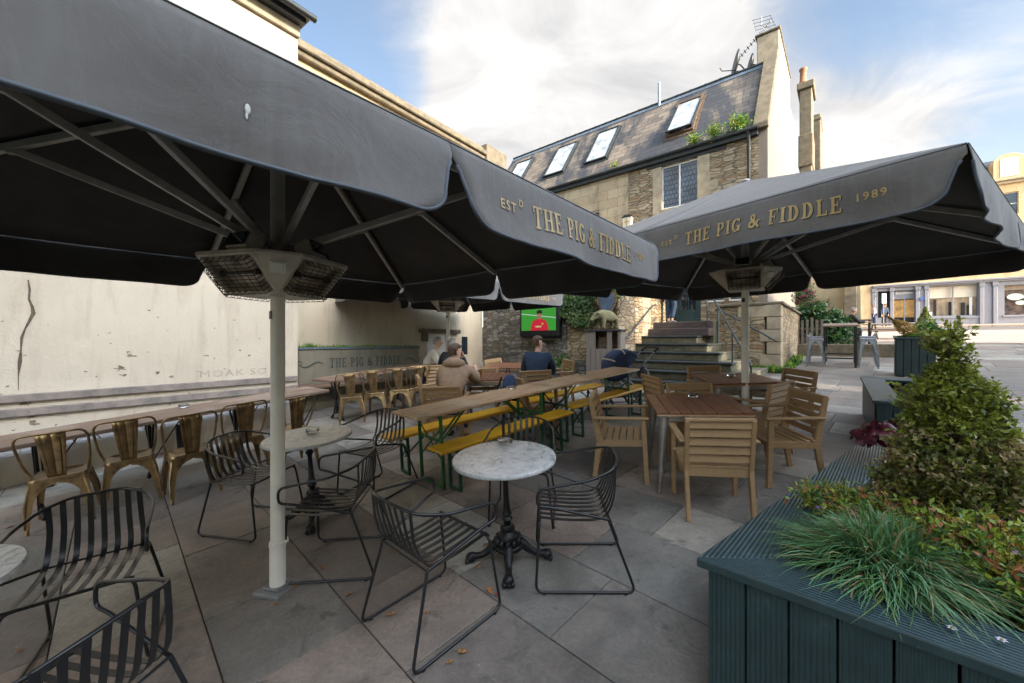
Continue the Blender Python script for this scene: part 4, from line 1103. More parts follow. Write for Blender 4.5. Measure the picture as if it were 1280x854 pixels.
    for z_ in (eave+.80, heat_h+.27): mb = MB(); mb.lathe([(.08, z_), (.08, z_+.06)], n=16); mb.build('hub', M['alu'], t, smooth=40)
    mb = MB(); mb.lathe([(.042, heat_h+.15), (.042, eave+.55), (.047, eave+.55), (.047, eave+.58), (.038, eave+.58), (.038, eave+.87)], n=16); mb.build('upper_pole', M['alu'], t, smooth=40)
    mb = MB(); mb.lathe([(.047, .0), (.047, .27), (.050, .272), (.050, .30), (.042, .302), (.042, heat_h+.03)], n=20); mb.box((.052, 0, .29), (.02, .02, .03)); pl = mb.build('pole', M['pole'], t, smooth=40)
    mb = MB(); mb.bx(-.10, .10, -.10, .10, -.06, .012); mb.bx(-.062, .062, -.062, .062, .012, .026); mb.build('base_plate', M['bench_grey'], t, bevel=.01, rot=(0, 0, R(heat_ang-yaw)))
    mb = MB(); ca = R(heat_ang-yaw)
    mb.box((.0425*math.cos(ca-.4), .0425*math.sin(ca-.4), heat_h-.12), (.004, .035, .05), ca-.4); mb.build('sticker', M['plastic_black'], pl)
    # heater cluster
    ht = []
    hz0, hz1 = heat_h, heat_h+.20
    a0 = R(heat_ang-yaw)
    def pol(r, a, z): return Vector((r*math.cos(a), r*math.sin(a), z))
    tv = []; bv = []
    mb = MB()
    for k in range(4):
        th = a0+k*math.pi/2           # heater face direction
        for sg in (-1, 1):
            tv.append(pol(.37, th, hz1)+Vector((-math.sin(th), math.cos(th), 0))*.20*sg)
        bv.append(pol(.265, th+math.pi/4, hz0))
    vs = tv+bv+[p+Vector((0, 0, .02)) for p in tv]; fs = []
    for k in range(4):
        fs.append((2*k+1, (2*k+2) % 8, 8+k))       # corner triangle
        for v_ in (0, 1): fs.append((2*k+v_, (2*k+v_+1) % 8, (2*k+v_+1) % 8+12, 2*k+v_+12))
    fs.append((8, 9, 10, 11)[::-1]); fs.append(tuple(12+i for i in range(8)))
    mb.add(vs, fs)
    for k in range(4):               # ring frame round each heater opening
        A, B, C, Dd = tv[2*k], tv[2*k+1], bv[k], bv[k-1]
        cen = (A+B+C+Dd)/4
        ins = [p.lerp(cen, .13) for p in (A, B, C, Dd)]
        nrm = (B-A).cross(Dd-A).normalized()
        if nrm.dot(pol(1, a0+k*math.pi/2, 0)) < 0: nrm = -nrm
        inn = [p-nrm*.03 for p in ins]
        vs = [A, B, C, Dd]+ins+inn
        mb.add(vs, [(i, (i+1) % 4, 4+(i+1) % 4, 4+i) for i in range(4)]+[(4+i, 4+(i+1) % 4, 8+(i+1) % 4, 8+i) for i in range(4)])
        ht.append((ins, inn, nrm, cen))
    hb = mb.build('heater_housing', M['heater'], t, bevel=.004)
    for ins, inn, nrm, cen in ht:
        mb = MB(); mb.add(inn, [(0, 1, 2, 3)])
        c2 = [p.lerp(cen-nrm*.03, .4) for p in inn]
        mb.add(inn+c2, [(i, (i+1) % 4, 4+(i+1) % 4, 4+i) for i in range(4)])
        mb.build('reflector', M['dark_in'], hb)
        mb = MB(); l = (ins[0]+ins[3])/2; r = (ins[1]+ins[2])/2; off = -nrm*.015
        mb.tube([l.lerp(r, .12)+off, l.lerp(r, .88)+off], .009, 6); mb.box(l.lerp(r, .12)+off, (.03, .03, .03)); mb.box(l.lerp(r, .88)+off, (.03, .03, .03)); mb.build('element', M['plastic_black'], hb)
        mb = MB()
        def gp(u, v): return ins[0].lerp(ins[1], u).lerp(ins[3].lerp(ins[2], u), v)+nrm*(.045 if min(u, 1-u, v, 1-v) > .02 else .004)
        for i in range(10): mb.tube([gp([0, .03, .2, .4, .5, .6, .8, .97, 1][j], .03+.94*i/9) for j in range(9)], .0024, 4)
        for i in range(8): mb.tube([gp(.03+.94*i/7, [0, .03, .2, .4, .5, .6, .8, .97, 1][j]) for j in range(9)], .0024, 4)
        mb.build('wire_guard', M['wire'], hb)
    k = 0; th = a0+math.pi/4; c = (tv[1]+tv[2])/2; q_ = c.lerp(bv[0], .33)+Vector((math.cos(th), math.sin(th), 0))*.005
    mb = MB(); mb.box(q_, (.012, .085, .07), th, ry=R(28)); mb.box(q_+Vector((math.cos(th), math.sin(th), 0))*.008, (.008, .06, .05), th, ry=R(28)); mb.build('switch_cover', M['pole'], hb, bevel=.003)
    n = 3 if lights else 2
    for i in range(n):
        th = a0+(.25+i*.9)*1.0+(.0 if i else -.9)+.6
        mb = MB(); c = pol(.22, th, hz1+.085)
        mb.box(c, (.10, .17, .10), th, ry=R(-25)); mb.box(c-Vector((0, 0, .06)), (.04, .05, .05), th); fl_ = mb.build('floodlight', M['heater'], t, bevel=.008)
        mb = MB(); mb.box(c+Vector((math.cos(th)*.055, math.sin(th)*.055, .024)), (.012, .14, .08), th, ry=R(-25)); mb.build('lamp_glass', M['glass_dark'], fl_)
    mb = MB(); mb.tube([pol(.1, a0+i*.4, hz1+.03+.02*math.sin(i*1.7)) for i in range(16)], .008, 5); mb.build('cable', M['plastic_black'], t)
    return t
parasol('big near charcoal parasol on a cream pole at the left of the marble tables', (-1.505, 2.56), 49.7, 2.07, 1.66, -59.5-45, True, 1, True)
parasol('charcoal parasol at the right over the square teak tables, pole beside the wooden tables', (2.81, 4.80), -56, 2.02, 1.95, 236, True, 2, eave=2.27)
parasol('farther charcoal parasol near the television wall, behind the seated people', (-1.46, 9.1), 43, 1.95, 1.75, -59.5-25, True, 3, eave=2.30)
# two droppings on the near valance
dr = MB()
nd_ = Vector((.782, -.624, 0)); ud = Vector((.623, .782, 0))
# ================================================================== CHAIRS
def wire_chair():
    t = empty('wire_armchair', '', 'chair')
    r = .0085
    loop = [(-.215, -.20, .435), (-.275, .15, .545), (-.285, .22, .555), (-.29, .215, .655), (-.27, -.10, .70), (-.215, -.235, .735), (-.11, -.285, .765), (.11, -.285, .765), (.215, -.235, .735), (.27, -.10, .70), (.29, .215, .655), (.285, .22, .555), (.275, .15, .545), (.215, -.20, .435)]
    mb = MB(); mb.tube(fillet(loop, .045, 4), r, 8); mb.build('arm_rail', M['black_metal'], t, smooth=60)
    for s in (-1, 1):
        mb = MB(); mb.tube(fillet([(s*.215, -.20, .435), (s*.255, -.34, .012), (s*.255, .25, .012), (s*.225, .21, .44), (s*.05, .21, .44)], .05, 4), r, 8)
        mb.lathe([(.012, 0), (.013, .012)], (s*.255, -.28, 0), 8); mb.lathe([(.012, 0), (.013, .012)], (s*.255, .2, 0), 8)
        mb.build('sled_leg', M['black_metal'], t, smooth=60)
    mb = MB(); mb.tube([(-.225, .21, .44), (.225, .21, .44)], r, 8); mb.tube([(-.215, -.20, .435), (.215, -.20, .435)], .006, 6); mb.build('seat_bar', M['black_metal'], t, smooth=60)
    n = 8
    for i in range(n):
        u = (i-(n-1)/2)/((n-1)/2)
        xs = u*.195; xt = u*.185
        yt = -.285+.03*abs(u)**2.5; zt = .762-.012*abs(u)**2
        path = [(xs, .215, .447), (xs, .17, .440), (xs, .02, .425), (xs, -.12, .425), (xs, -.185, .445), (xs*.99, -.222, .50), (xt, -.25, .60), (xt, yt, zt)]
        path = fillet(path, .05, 3)
        mb = MB(); w = .0125; vs = []; fs = []
        for k, p in enumerate(path):
            d = (path[min(k+1, len(path)-1)]-path[max(k-1, 0)]).normalized(); nr = Vector((1, 0, 0)).cross(d).normalized()
            for (a, b) in ((-1, -1), (1, -1), (1, 1), (-1, 1)): vs.append(p+Vector((a*w, 0, 0))+nr*b*.0017)
        for k in range(len(path)-1):
            for j in range(4): fs.append((k*4+j, k*4+(j+1) % 4, k*4+4+(j+1) % 4, k*4+4+j))
        mb.add(vs, fs); mb.build('slat', M['black_metal'], t, smooth=35)
    return t
GW = 'black wire armchairs round the marble tables'
used = {}
def inst(maker, key, X, Y, head, label, group, tilt=True):
    if key not in used: o = maker(); used[key] = o
    else: o = copy_tree(used[key])
    return put(o, X, Y, head, label, group, tilt=tilt)
def wc(X, Y, h, label): return inst(wire_chair, 'wc', X, Y, h, label, GW)
wc(-.42, 2.28, 47, 'black slatted wire armchair seen from behind, in front of the middle marble table')
wc(.41, 2.63, 176, 'black wire armchair side-on at the right of the middle marble table')
wc(.10, 3.36, -98, 'black wire armchair behind the middle marble table, facing the camera')
wc(-1.24, 2.84, 182, 'black wire armchair just right of the near cream pole')
wc(-2.18, 3.42, -14, 'black wire armchair half hidden to the left of the near cream pole')
wc(-1.36, 3.98, -118, 'black wire armchair behind the farther marble table, its back to the gold chairs')
wc(-2.20, 2.10, -57, 'black wire armchair behind the marble table at the left edge, facing the camera')
wc(-1.51, 1.36, 172, 'closest black wire armchair, cut by the bottom edge at the lower left')
def marble_table():
    t = empty('marble_table', '', 'table')
    mb = MB(); mb.lathe([(.335, .702), (.348, .706), (.35, .712), (.35, .724), (.345, .73)], n=64); mb.build('tabletop', M['marble'], t, smooth=40)
    mb = MB(); mb.lathe([(.028, .15), (.022, .26), (.026, .28), (.040, .30), (.026, .32), (.036, .335), (.024, .36), (.020, .42), (.018, .55), (.024, .57), (.036, .585), (.024, .60), (.017, .62), (.017, .68), (.05, .70)], n=20)
    mb.build('column', M['cast_iron'], t, smooth=50)
    mb = MB(); mb.lathe([(.085, .085), (.105, .105), (.10, .125), (.06, .14), (.075, .16), (.068, .19), (.042, .215), (.052, .235), (.038, .26)], n=20)
    for k in range(12):
        a = k*math.pi/6; mb.ball((.082*math.cos(a), .082*math.sin(a), .15), (.02, .02, .03), 8, 6)
    mb.build('base_boss', M['cast_iron'], t, smooth=60)
    for k in range(4):
        a = k*math.pi/2; c, s = math.cos(a), math.sin(a)
        pts = [(.06, .13), (.10, .115), (.14, .075), (.18, .05), (.22, .042), (.255, .045)]
        mb = MB(); mb.tube([(x*c, x*s, z) for x, z in pts], [.035, .034, .026, .022, .022, .028], 10)
        mb.ball((.262*c, .262*s, .034), (.036, .036, .034), 12, 8)
        for d in (-.5, 0, .5): mb.ball(((.285)*math.cos(a+d*.18), .285*math.sin(a+d*.18), .018), (.018, .016, .018), 8, 6)
        mb.build('claw_foot', M['cast_iron'], t, smooth=70)
    return t
GM = 'round marble cafe tables'
inst(marble_table, 'mt', -.02, 2.74, 0, 'round marble table on a cast-iron claw base in the middle of the foreground', GM)
inst(marble_table, 'mt', -1.72, 3.47, 20, 'round marble table behind the near cream pole', GM)
inst(marble_table, 'mt', -2.32, 1.53, 10, 'round marble table cut by the left edge of the picture', GM)
def ashtray():
    t = empty('ashtray', '', 'ashtray')
    mb = MB(); mb.lathe([(.044, 0), (.052, .004), (.055, .03), (.050, .032), (.042, .012), (.001, .010)], n=20)
    mb.build('bowl', M['glass'], t, smooth=50)
    mb = MB(); mb.lathe([(.050, .030), (.056, .034), (.050, .036)], n=20)
    for k in range(4):
        a = k*math.pi/2; mb.ball((.053*math.cos(a), .053*math.sin(a), .034), .007, 6, 4)
    mb.build('rim', M['glass'], t, smooth=50)
    return t
def on_table(px, py, h, label, maker=ashtray, key='ash', group='glass ashtrays on the tables'):
    p = at(px, py, h)
    o = inst(maker, key, p.x, p.y, 0, label, group); o.location.z = p.z; return o
on_table(632, 555, .731, 'clear glass ashtray on the middle round marble table')
on_table(391, 541, .731, 'clear glass ashtray on the round marble table behind the near cream pole')
# ---- gold chairs
def metal_chair(mat, seat_h=.45, back=True, stool=False):
    t = empty('metal_chair' if not stool else 'bar_stool', '', 'chair' if not stool else 'bar stool')
    m = M[mat]; S = seat_h; a = .165 if not stool else .145; b = .205 if not stool else .20
    mb = MB()
    def rr(h, r, z, n=6):
        out = []
        for (cx, cy, a0) in ((h-r, h-r, 0), (-h+r, h-r, 90), (-h+r, -h+r, 180), (h-r, -h+r, 270)):
            for k in range(n+1):
                t_ = R(a0+90*k/n); out.append((cx+r*math.cos(t_), cy+r*math.sin(t_), z))
        return out
    rings = [rr(a+.008, .05, S-.045), rr(a+.012, .055, S-.01), rr(a+.008, .055, S), rr(a-.02, .04, S-.001), rr(a-.035, .035, S-.010), rr(.03, .02, S-.012)]
    vs = sum(rings, []); k = len(rings[0]); fs = [(i*k+j, i*k+(j+1) % k, (i+1)*k+(j+1) % k, (i+1)*k+j) for i in range(len(rings)-1) for j in range(k)]
    fs.append(tuple((len(rings)-1)*k+j for j in range(k)))
    mb.add(vs, fs); mb.build('seat', m, t, smooth=45)
    zs = [0, .12, .24, .31, .355, .38, .395] if not stool else [0, .2, .4, .5, .6, .65, .68]
    zs = [z+(S-.45 if not stool else S-.74) if i else 0 for i, z in enumerate(zs)]
    ws = [.020, .026, .034, .050, .080, .115, a] if not stool else [.034, .040, .048, .060, .085, .115, a]
    for sx in (-1, 1):
        for sy in (-1, 1):
            mb = MB()
            for ax in (0, 1):
                vs = []
                zz = zs+[S-.02]; ww = ws+[a]
                for z, w in zip(zz, ww):
                    o = b+(a-b)*z/S; bul = .012*math.sin(min(1, z/S)*math.pi)
                    for q in (o, o-w):
                        for th in (0, -.004):
                            n_ = o+th+bul
                            vs.append((sx*q, sy*n_, z) if ax == 0 else (sx*n_, sy*q, z))
                nn = len(zz); fs = []
                for i in range(nn-1):
                    o_ = i*4; fs += [(o_, o_+2, o_+6, o_+4), (o_+1, o_+5, o_+7, o_+3), (o_, o_+4, o_+5, o_+1), (o_+2, o_+3, o_+7, o_+6)]
                mb.add(vs, fs)
            mb.tube([(sx*(b-.004), sy*(b-.004), .0), (sx*(b-.012), sy*(b-.012), .05)], .014, 8)
            # raised rib down the leg
            mb.tube([(sx*(b+.003), sy*(b+.003), .05), (sx*((a+b)/2+.012), sy*((a+b)/2+.012), S*.5), (sx*(a-.004), sy*(a-.004), S-.05)], [.006, .011, .016], 6)
            mb.build('leg', m, t, smooth=50)
    if stool:
        mb = MB(); h = .30; o = b+(a-b)*h/S-.01
        mb.tube([(o, o, h), (-o, o, h), (-o, -o, h), (o, -o, h)], .008, 6, closed=True); mb.build('foot_ring', m, t)
        mb = MB(); mb.tube(fillet([(-.13, -.12, S-.01), (-.15, -.17, S+.09), (.15, -.17, S+.09), (.13, -.12, S-.01)], .05), .010, 8); mb.bx(-.10, .10, -.172, -.166, S+.0, S+.09); mb.build('backrest', m, t, smooth=50)
    else:
        mb = MB(); mb.tube(fillet([(-.17, -.02, S-.01), (-.205, -.10, S+.12), (-.22, -.20, S+.34), (-.19, -.235, S+.40), (.19, -.235, S+.40), (.22, -.20, S+.34), (.205, -.10, S+.12), (.17, -.02, S-.01)], .09, 5), .0105, 8)
        mb.build('back_hoop', m, t, smooth=60)
        mb = MB(); nst = 8; vs = []; fs = []
        for i in range(nst+1):
            u = i/nst; z = S-.01+u*.41; y = -.155-.085*u; w = .055+.04*u
            for (x, dy) in ((-w, 0), (-w*.62, .012), (-w*.55, .0), (-.008, .0), (0, .008), (.008, 0), (w*.55, 0), (w*.62, .012), (w, 0)):
                vs.append((x, y+dy*(1 if .05 < u < .95 else 0), z))
        for i in range(nst):
            for j in range(8): fs.append((i*9+j, i*9+j+1, i*9+10+j, i*9+9+j))
        mb.add(vs, fs); mb.build('splat', m, t, smooth=50, solid=.004)
        for sx in (-1, 1):
            pass
    return t
GG = 'bronzed metal cafe chairs along the long tables'
def gc(px, py, h, label, back=.22):
    p = at(px, py, .86); q = Vector((-.802, .597, 0))*back
    return inst(lambda: metal_chair('bronze'), 'gc', p.x+q.x, p.y+q.y, h, label, GG)
wallh = 53.35+90
gc(88, 536, wallh-14, 'bronzed metal chair nearest the left edge at the long wall table')
gc(174, 521, wallh-10, 'bronzed metal chair at the near wall table, second from the left edge')
gc(250, 515, wallh-4, 'bronzed metal chair at the near wall table, in the middle of its row of five')
gc(317, 501, wallh-6, 'bronzed metal chair at the near wall table, seen just left of the cream pole')
gc(378, 495, wallh, 'bronzed metal chair at the near wall table, seen just right of the cream pole')
gc(451, 465, wallh-35, 'bronzed metal chair at the left end of the table below the lettered trough')
gc(482, 461, wallh-50, 'bronzed metal chair at the lettered trough table, second from its left end')
gc(513, 458, wallh-50, 'bronzed metal chair at the lettered trough table, third from its left end')
gc(531, 456, wallh-20, 'bronzed metal chair at the lettered trough table, beside the man in the pale jacket')
# ---- teak chairs
def teak_chair():
    t = empty('teak_armchair', '', 'chair'); m = M['teak']
    for s in (-1, 1):
        mb = MB(); x = s*.235
        mb.bar((x, -.27, 0), (x, -.205, .40), .032, .045, (0, 1, 0), w2=.032, h2=.06); mb.bar((x, -.205, .40), (x, -.285, .815), .032, .06, (0, 1, 0), h2=.042)
        mb.build('rear_leg', m, t, bevel=.004)
        mb = MB(); x = s*.255
        mb.bar((x, .235, 0), (x, .215, .63), .036, .045, (0, 1, 0)); mb.build('front_leg', m, t, bevel=.004)
        mb = MB(); mb.bar((s*.262, -.255, .635), (s*.262, .265, .645), .055, .022); mb.build('armrest', m, t, bevel=.006)
        mb = MB(); mb.bar((s*.238, -.2, .375), (s*.238, .21, .395), .024, .06); mb.build('seat_rail', m, t, bevel=.003)
    mb = MB(); mb.bar((-.237, .2, .393), (.237, .2, .393), .024, .06); mb.build('front_rail', m, t, bevel=.003)
    mb = MB(); mb.bar((-.22, -.2, .375), (.22, -.2, .375), .024, .07); mb.build('rear_rail', m, t, bevel=.003)
    for i in range(7):
        y = .215-i*.067; mb = MB(); mb.box((0, y, .425-.018*(1-abs(i-3)/4)), (.50 if i else .55, .056, .018)); mb.build('seat_slat', m, t, bevel=.003)
    for i in range(5):
        z = .49+i*.071; y = -.205-(z-.40)*.193
        mb = MB(); mb.box((0, y, z), (.44, .018, .058), rx=R(-11)); mb.build('back_slat', m, t, bevel=.003)
    mb = MB(); mb.box((0, -.281, .815), (.50, .04, .026)); mb.build('top_rail', m, t, bevel=.005)
    return t
GT = 'pale teak armchairs'
def tc(X, Y, h, label): return inst(teak_chair, 'tc', X, Y, h, label, GT)
tc(1.68, 3.36, 78, 'pale teak armchair seen from behind, nearest the camera at the near square table')
tc(1.16, 4.16, -18, 'pale teak armchair side-on at the left of the near square table')
tc(2.60, 3.90, 178, 'pale teak armchair at the right of the near square table, turned to the left')
p = at(864, 481, .81); tc(p.x-.02, p.y-.22, -97, 'pale teak armchair behind the near square table, facing the camera')
p = at(826, 472, .81); tc(p.x+.2, p.y+.12, 8, 'pale teak armchair with its back turned left, between the steps and the square tables')
p = at(884, 459, .81); tc(p.x, p.y-.22, -88, 'pale teak armchair behind the far square table, in front of the stairs')
p = at(974, 479, .81); tc(p.x-.14, p.y+.20, 120, 'pale teak armchair with its back to the camera, right of the far square table')
p = at(1001, 464, .81); tc(p.x-.25, p.y+.02, 188, 'pale teak armchair farthest right, side-on beyond the far square table')
p = at(557, 484, .81); tc(p.x, p.y+.26, 88, 'pale teak armchair in which the man in the tan parka sits')
p = at(530, 471, .81); tc(p.x+.22, p.y+.1, 18, 'pale teak armchair side-on just left of the man in the tan parka')
p = at(549, 457, .81); tc(p.x, p.y+.24, 100, 'pale teak armchair under the grey-haired man in the dark jacket')
p = at(605, 462, .81); tc(p.x, p.y-.2, -95, 'pale teak armchair behind the small table of the man in the tan parka')
p = at(625, 449, .81); tc(p.x+.1, p.y-.2, -40, 'pale teak armchair against the grey stone wall, left of the navy man\'s table')
p = at(671, 464, .81); tc(p.x, p.y+.26, 92, 'pale teak armchair in which the man in the dark blue jumper sits')
p = at(652, 472, .81); tc(p.x+.2, p.y+.1, 25, 'pale teak armchair immediately left of the man in the dark blue jumper')
p = at(708, 451, .81); tc(p.x-.2, p.y-.05, 195, 'pale teak armchair right of the man in the dark blue jumper, below the television')
def square_table():
    t = empty('square_table', '', 'table')
    S = .405
    for i in range(8):
        x = -S+.0506+i*.1012
        mb = MB(); mb.box((x, 0, .747), (.094, .80, .025)); mb.build('plank', M['table_wood'], t, bevel=.003)
    mb = MB(); mb.bx(-.40, .40, -.398, -.37, .72, .734); mb.bx(-.40, .40, .37, .398, .72, .734)
    mb.build('batten', M['beer_wood'], t)
    mb = MB()
    for s in (-1, 1): mb.bx(-.36, .36, s*.35-.012, s*.35+.012, .665, .72); mb.bx(s*.35-.012, s*.35+.012, -.338, .338, .665, .72)
    mb.build('apron', M['steel'], t, bevel=.003)
    for sx in (-1, 1):
        for sy in (-1, 1):
            mb = MB(); mb.tube([(sx*.325, sy*.325, .70), (sx*.35, sy*.35, .45), (sx*.395, sy*.395, .02), (sx*.396, sy*.396, 0)], [.050, .034, .017, .015], 10)
            mb.build('leg', M['steel'], t, smooth=60)
    return t
GS = 'square slatted tables on splayed steel legs'
def sq(X, Y, yaw, label): return inst(square_table, 'sq', X, Y, yaw+90, label, GS)
sq(1.81, 3.93, -12, 'square red-brown slatted table nearest the camera, right of the yellow benches')
sq(2.90, 5.20, -4, 'square red-brown slatted table beside the right parasol pole')
p = at(608, 470, .76); sq(p.x, p.y+.05, -6, 'square brown slatted table of the man in the tan parka')
p = at(640, 456, .76); sq(p.x-.05, p.y, -20, 'square brown slatted table in front of the man in the dark blue jumper')
on_table(866, 496, .762, 'clear glass ashtray on the nearest square slatted table')
on_table(914, 470, .762, 'clear glass ashtray on the square table beside the right parasol pole')
# ---- long wall tables and bench
def long_table(label, ox, oy, L, W, n):
    o = empty('long_table', label, 'table'); zz = g(ox, oy)
    Mx = PR @ Matrix.Rotation(YU, 3, 'Z'); o.rotation_euler = Mx.to_euler(); o.location = (ox, oy, zz); o['group'] = 'long plank tables beside the rendered walls'
    k = 2
    for i in range(2):
        mb = MB(); mb.box((L/2, W/4+i*W/2, .738), (L, W/2-.006, .04)); mb.build('plank', M['long_wood'], o, bevel=.006)
    for i in range(n):
        x = .25+(L-.5)*i/(n-1); mb = MB()
        mb.bar((x, .12, .715), (x, W-.12, .715), .05, .01)
        mb.bar((x, W*.5, .71), (x, W*.5, .12), .035, .045, (0, 1, 0)); mb.bar((x, .16, .70), (x, W-.16, .02), .02, .02); mb.bar((x, W-.16, .70), (x, .16, .02), .02, .02)
        mb.tube([(x, .10, .02), (x, .2, .10), (x, W/2, .16), (x, W-.2, .10), (x, W-.10, .02)], .018, 6)
        mb.tube([(x, W/2, .25), (x+.3, W/2, .70)], .008, 5)
        mb.build('trestle', M['cast_iron'], o, bevel=.003)
    return o
# front edges lie at offsets 5.5 and 6.33 from the camera towards the wall
def wpt(t_, off): return (t_*.597-off*.802, t_*.802+off*.597)
a = wpt(.12, 5.48); long_table('long brown plank table beside the cracked cream wall, gold chairs along it', a[0], a[1], 2.95, .72, 4)
a = wpt(3.55, 6.35); long_table('long brown plank table in front of the lettered stone trough', a[0], a[1], 3.1, .62, 3)
a = wpt(-2.5, 6.78)
WB = empty('wall_bench', 'grey board bench with black iron legs fixed along the cracked cream wall', 'bench'); WB.rotation_euler = (PR @ Matrix.Rotation(YU, 3, 'Z')).to_euler(); WB.location = (a[0], a[1], g(*a))
for i in range(29):
    mb = MB(); mb.box((.12+i*.20, .23, .45), (.185, .46, .035)); mb.build('seat_board', M['bench_grey'], WB, bevel=.004)
for i in range(5):
    mb = MB(); x = .5+i*1.25; mb.bx(x-.03, x+.03, .04, .10, 0, .43); mb.bx(x-.03, x+.03, .38, .44, 0, .43); mb.bar((x, .08, .25), (x, .4, .42), .01, .01); mb.bx(x-.02, x+.02, .1, .38, .40, .43); mb.build('leg', M['cast_iron'], WB)
p = at(230, 509, .76)
on_table(230, 509, .762, 'clear glass ashtray on the long plank table by the cracked wall')
# ---- beer tables and benches
def beer_frame(W, H, thick, mat, spread=.26):
    "one folding leg frame; local y across"
    mb = MB(); w = W/2-.04
    for s in (-1, 1): mb.bar((0, s*w, H-thick), (0, s*w*1.0, 0), .028, .028, (1, 0, 0))
    mb.bar((0, -w, .014), (0, w, .014), .028, .028); mb.bar((0, -w, H-thick-.02), (0, w, H-thick-.02), .028, .028)
    if H > .6:
        mb.bar((0, -w, H*.62), (0, w, H*.62), .012, .028)
    mb.bar((.0, -w, H*.35), (0, w, H*.8), .006, .02); mb.bar((0.008, w, H*.35), (0.008, -w, H*.8), .006, .02)
    return mb
def beer_table(mat):
    t = empty('beer_table', '', 'table'); L, W, H = 2.0, .50, .77
    for s in (-1, 1):
        mb = MB(); mb.box((0, s*W/4, H-.014), (L, W/2-.003, .028)); mb.build('board', M['beer_wood'], t, bevel=.004)
    for s in (-1, 1):
        mb = beer_frame(W, H, .028, mat); mb.v = [Vector((p.x+s*(L/2-.28), p.y, p.z)) for p in mb.v]
        mb.build('leg_frame', M[mat], t, bevel=.002)
        mb = MB()
        for yy in (-.03, .03): mb.bar((s*(L/2-.28), yy, H*.42), (s*(L/2-.75), yy, H-.035), .006, .02)
        mb.bar((s*(L/2-.75), -.06, H-.036), (s*(L/2-.75), .06, H-.036), .02, .012)
        mb.build('brace', M[mat], t)
    return t
def beer_bench(mat):
    t = empty('beer_bench', '', 'bench'); L, W, H = 1.95, .25, .46
    mb = MB(); mb.box((0, 0, H-.014), (L, W, .028)); mb.build('seat_board', M['yellow'], t, bevel=.008, seg=2)
    mb = MB(); mb.bx(-L/2+.02, L/2-.02, -W/2+.03, -W/2+.055, H-.045, H-.029); mb.bx(-L/2+.02, L/2-.02, W/2-.055, W/2-.03, H-.045, H-.029); mb.build('batten', M['yellow'], t)
    for s in (-1, 1):
        mb = beer_frame(W, H, .045, mat); mb.v = [Vector((p.x+s*(L/2-.22), p.y, p.z)) for p in mb.v]
        mb.build('leg_frame', M[mat], t, bevel=.002)
        mb = MB(); mb.bar((s*(L/2-.22), 0, H*.40), (s*(L/2-.55), 0, H-.04), .006, .02); mb.build('brace', M[mat], t)
    return t
def along(maker, key, p, q, label, group):
    X = (p[0]+q[0])/2; Y = (p[1]+q[1])/2; an_ = math.degrees(math.atan2(q[1]-p[1], q[0]-p[0]))
    return inst(maker, key, X, Y, an_+90, label, group)
along(lambda: beer_table('green_metal'), 'bt1', (-1.00, 3.93), (.43, 5.25), 'near pine beer table with light green folding legs', 'folding beer tables')
along(lambda: beer_table('dkgreen_metal'), 'bt2', (.48, 5.30), (1.80, 6.44), 'far pine beer table with dark green legs, ending at the pushchair', 'folding beer tables')
BG = 'yellow benches along the beer tables'
along(lambda: beer_bench('dkgreen_metal'), 'bb', (-1.34, 4.26), (.12, 5.56), 'yellow bench behind the near beer table, a backpack on it', BG)
along(lambda: beer_bench('dkgreen_metal'), 'bb', (-.70, 3.79), (.70, 5.09), 'yellow bench in front of the near beer table, nearest the camera', BG)
along(lambda: beer_bench('dkgreen_metal'), 'bb', (.08, 5.70), (1.52, 6.92), 'yellow bench behind the far beer table', BG)
along(lambda: beer_bench('dkgreen_metal'), 'bb', (.80, 5.38), (2.14, 6.58), 'yellow bench in front of the far beer table, its end by the pushchair', BG)
on_table(640, 486, .772, 'clear glass ashtray on the near beer table')
on_table(728, 469, .772, 'clear glass ashtray on the far beer table')
# ---- high table and stools
HT = empty('bar_table', 'tall brown-topped bar table with black legs, grey stools round it', 'bar table')
Mx = PR @ Matrix.Rotation(YB, 3, 'Z'); HT.rotation_euler = Mx.to_euler(); ht0 = (8.85, 10.75); HT.location = (*ht0, g(*ht0))
mb = MB(); mb.box((0, 0, 1.07), (.72, 1.30, .045)); mb.build('tabletop', M['long_wood'], HT, bevel=.006)
for sx in (-1, 1):
    for sy in (-1, 1): mb = MB(); mb.bx(sx*.31-.025, sx*.31+.025, sy*.58-.025, sy*.58+.025, 0, 1.045); mb.build('leg', M['plastic_black'], HT, bevel=.003)
mb = MB()
for s in (-1, 1): mb.bx(-.285, .285, s*.58-.018, s*.58+.018, .22, .255); mb.bx(s*.31-.018, s*.31+.018, -.555, .555, .22, .255)
mb.build('foot_rail', M['plastic_black'], HT)
GST = 'grey metal bar stools'
def bst(x, y, h, label):
    p = Vector(ht0)+BV*x+BU*y
    return inst(lambda: metal_chair('galv', .74, True, True), 'st', p.x, p.y, h, label, GST)
bst(-.50, -.42, -39.2, 'grey metal bar stool on the left of the bar table, nearer the camera')
bst(-.50, .30, -39.2, 'grey metal bar stool on the left of the bar table, farther from the camera')
bst(.55, -.42, 140.8, 'grey metal bar stool on the right of the bar table, nearer the camera')
bst(.55, .34, 140.8, 'grey metal bar stool on the right of the bar table, farther from the camera')
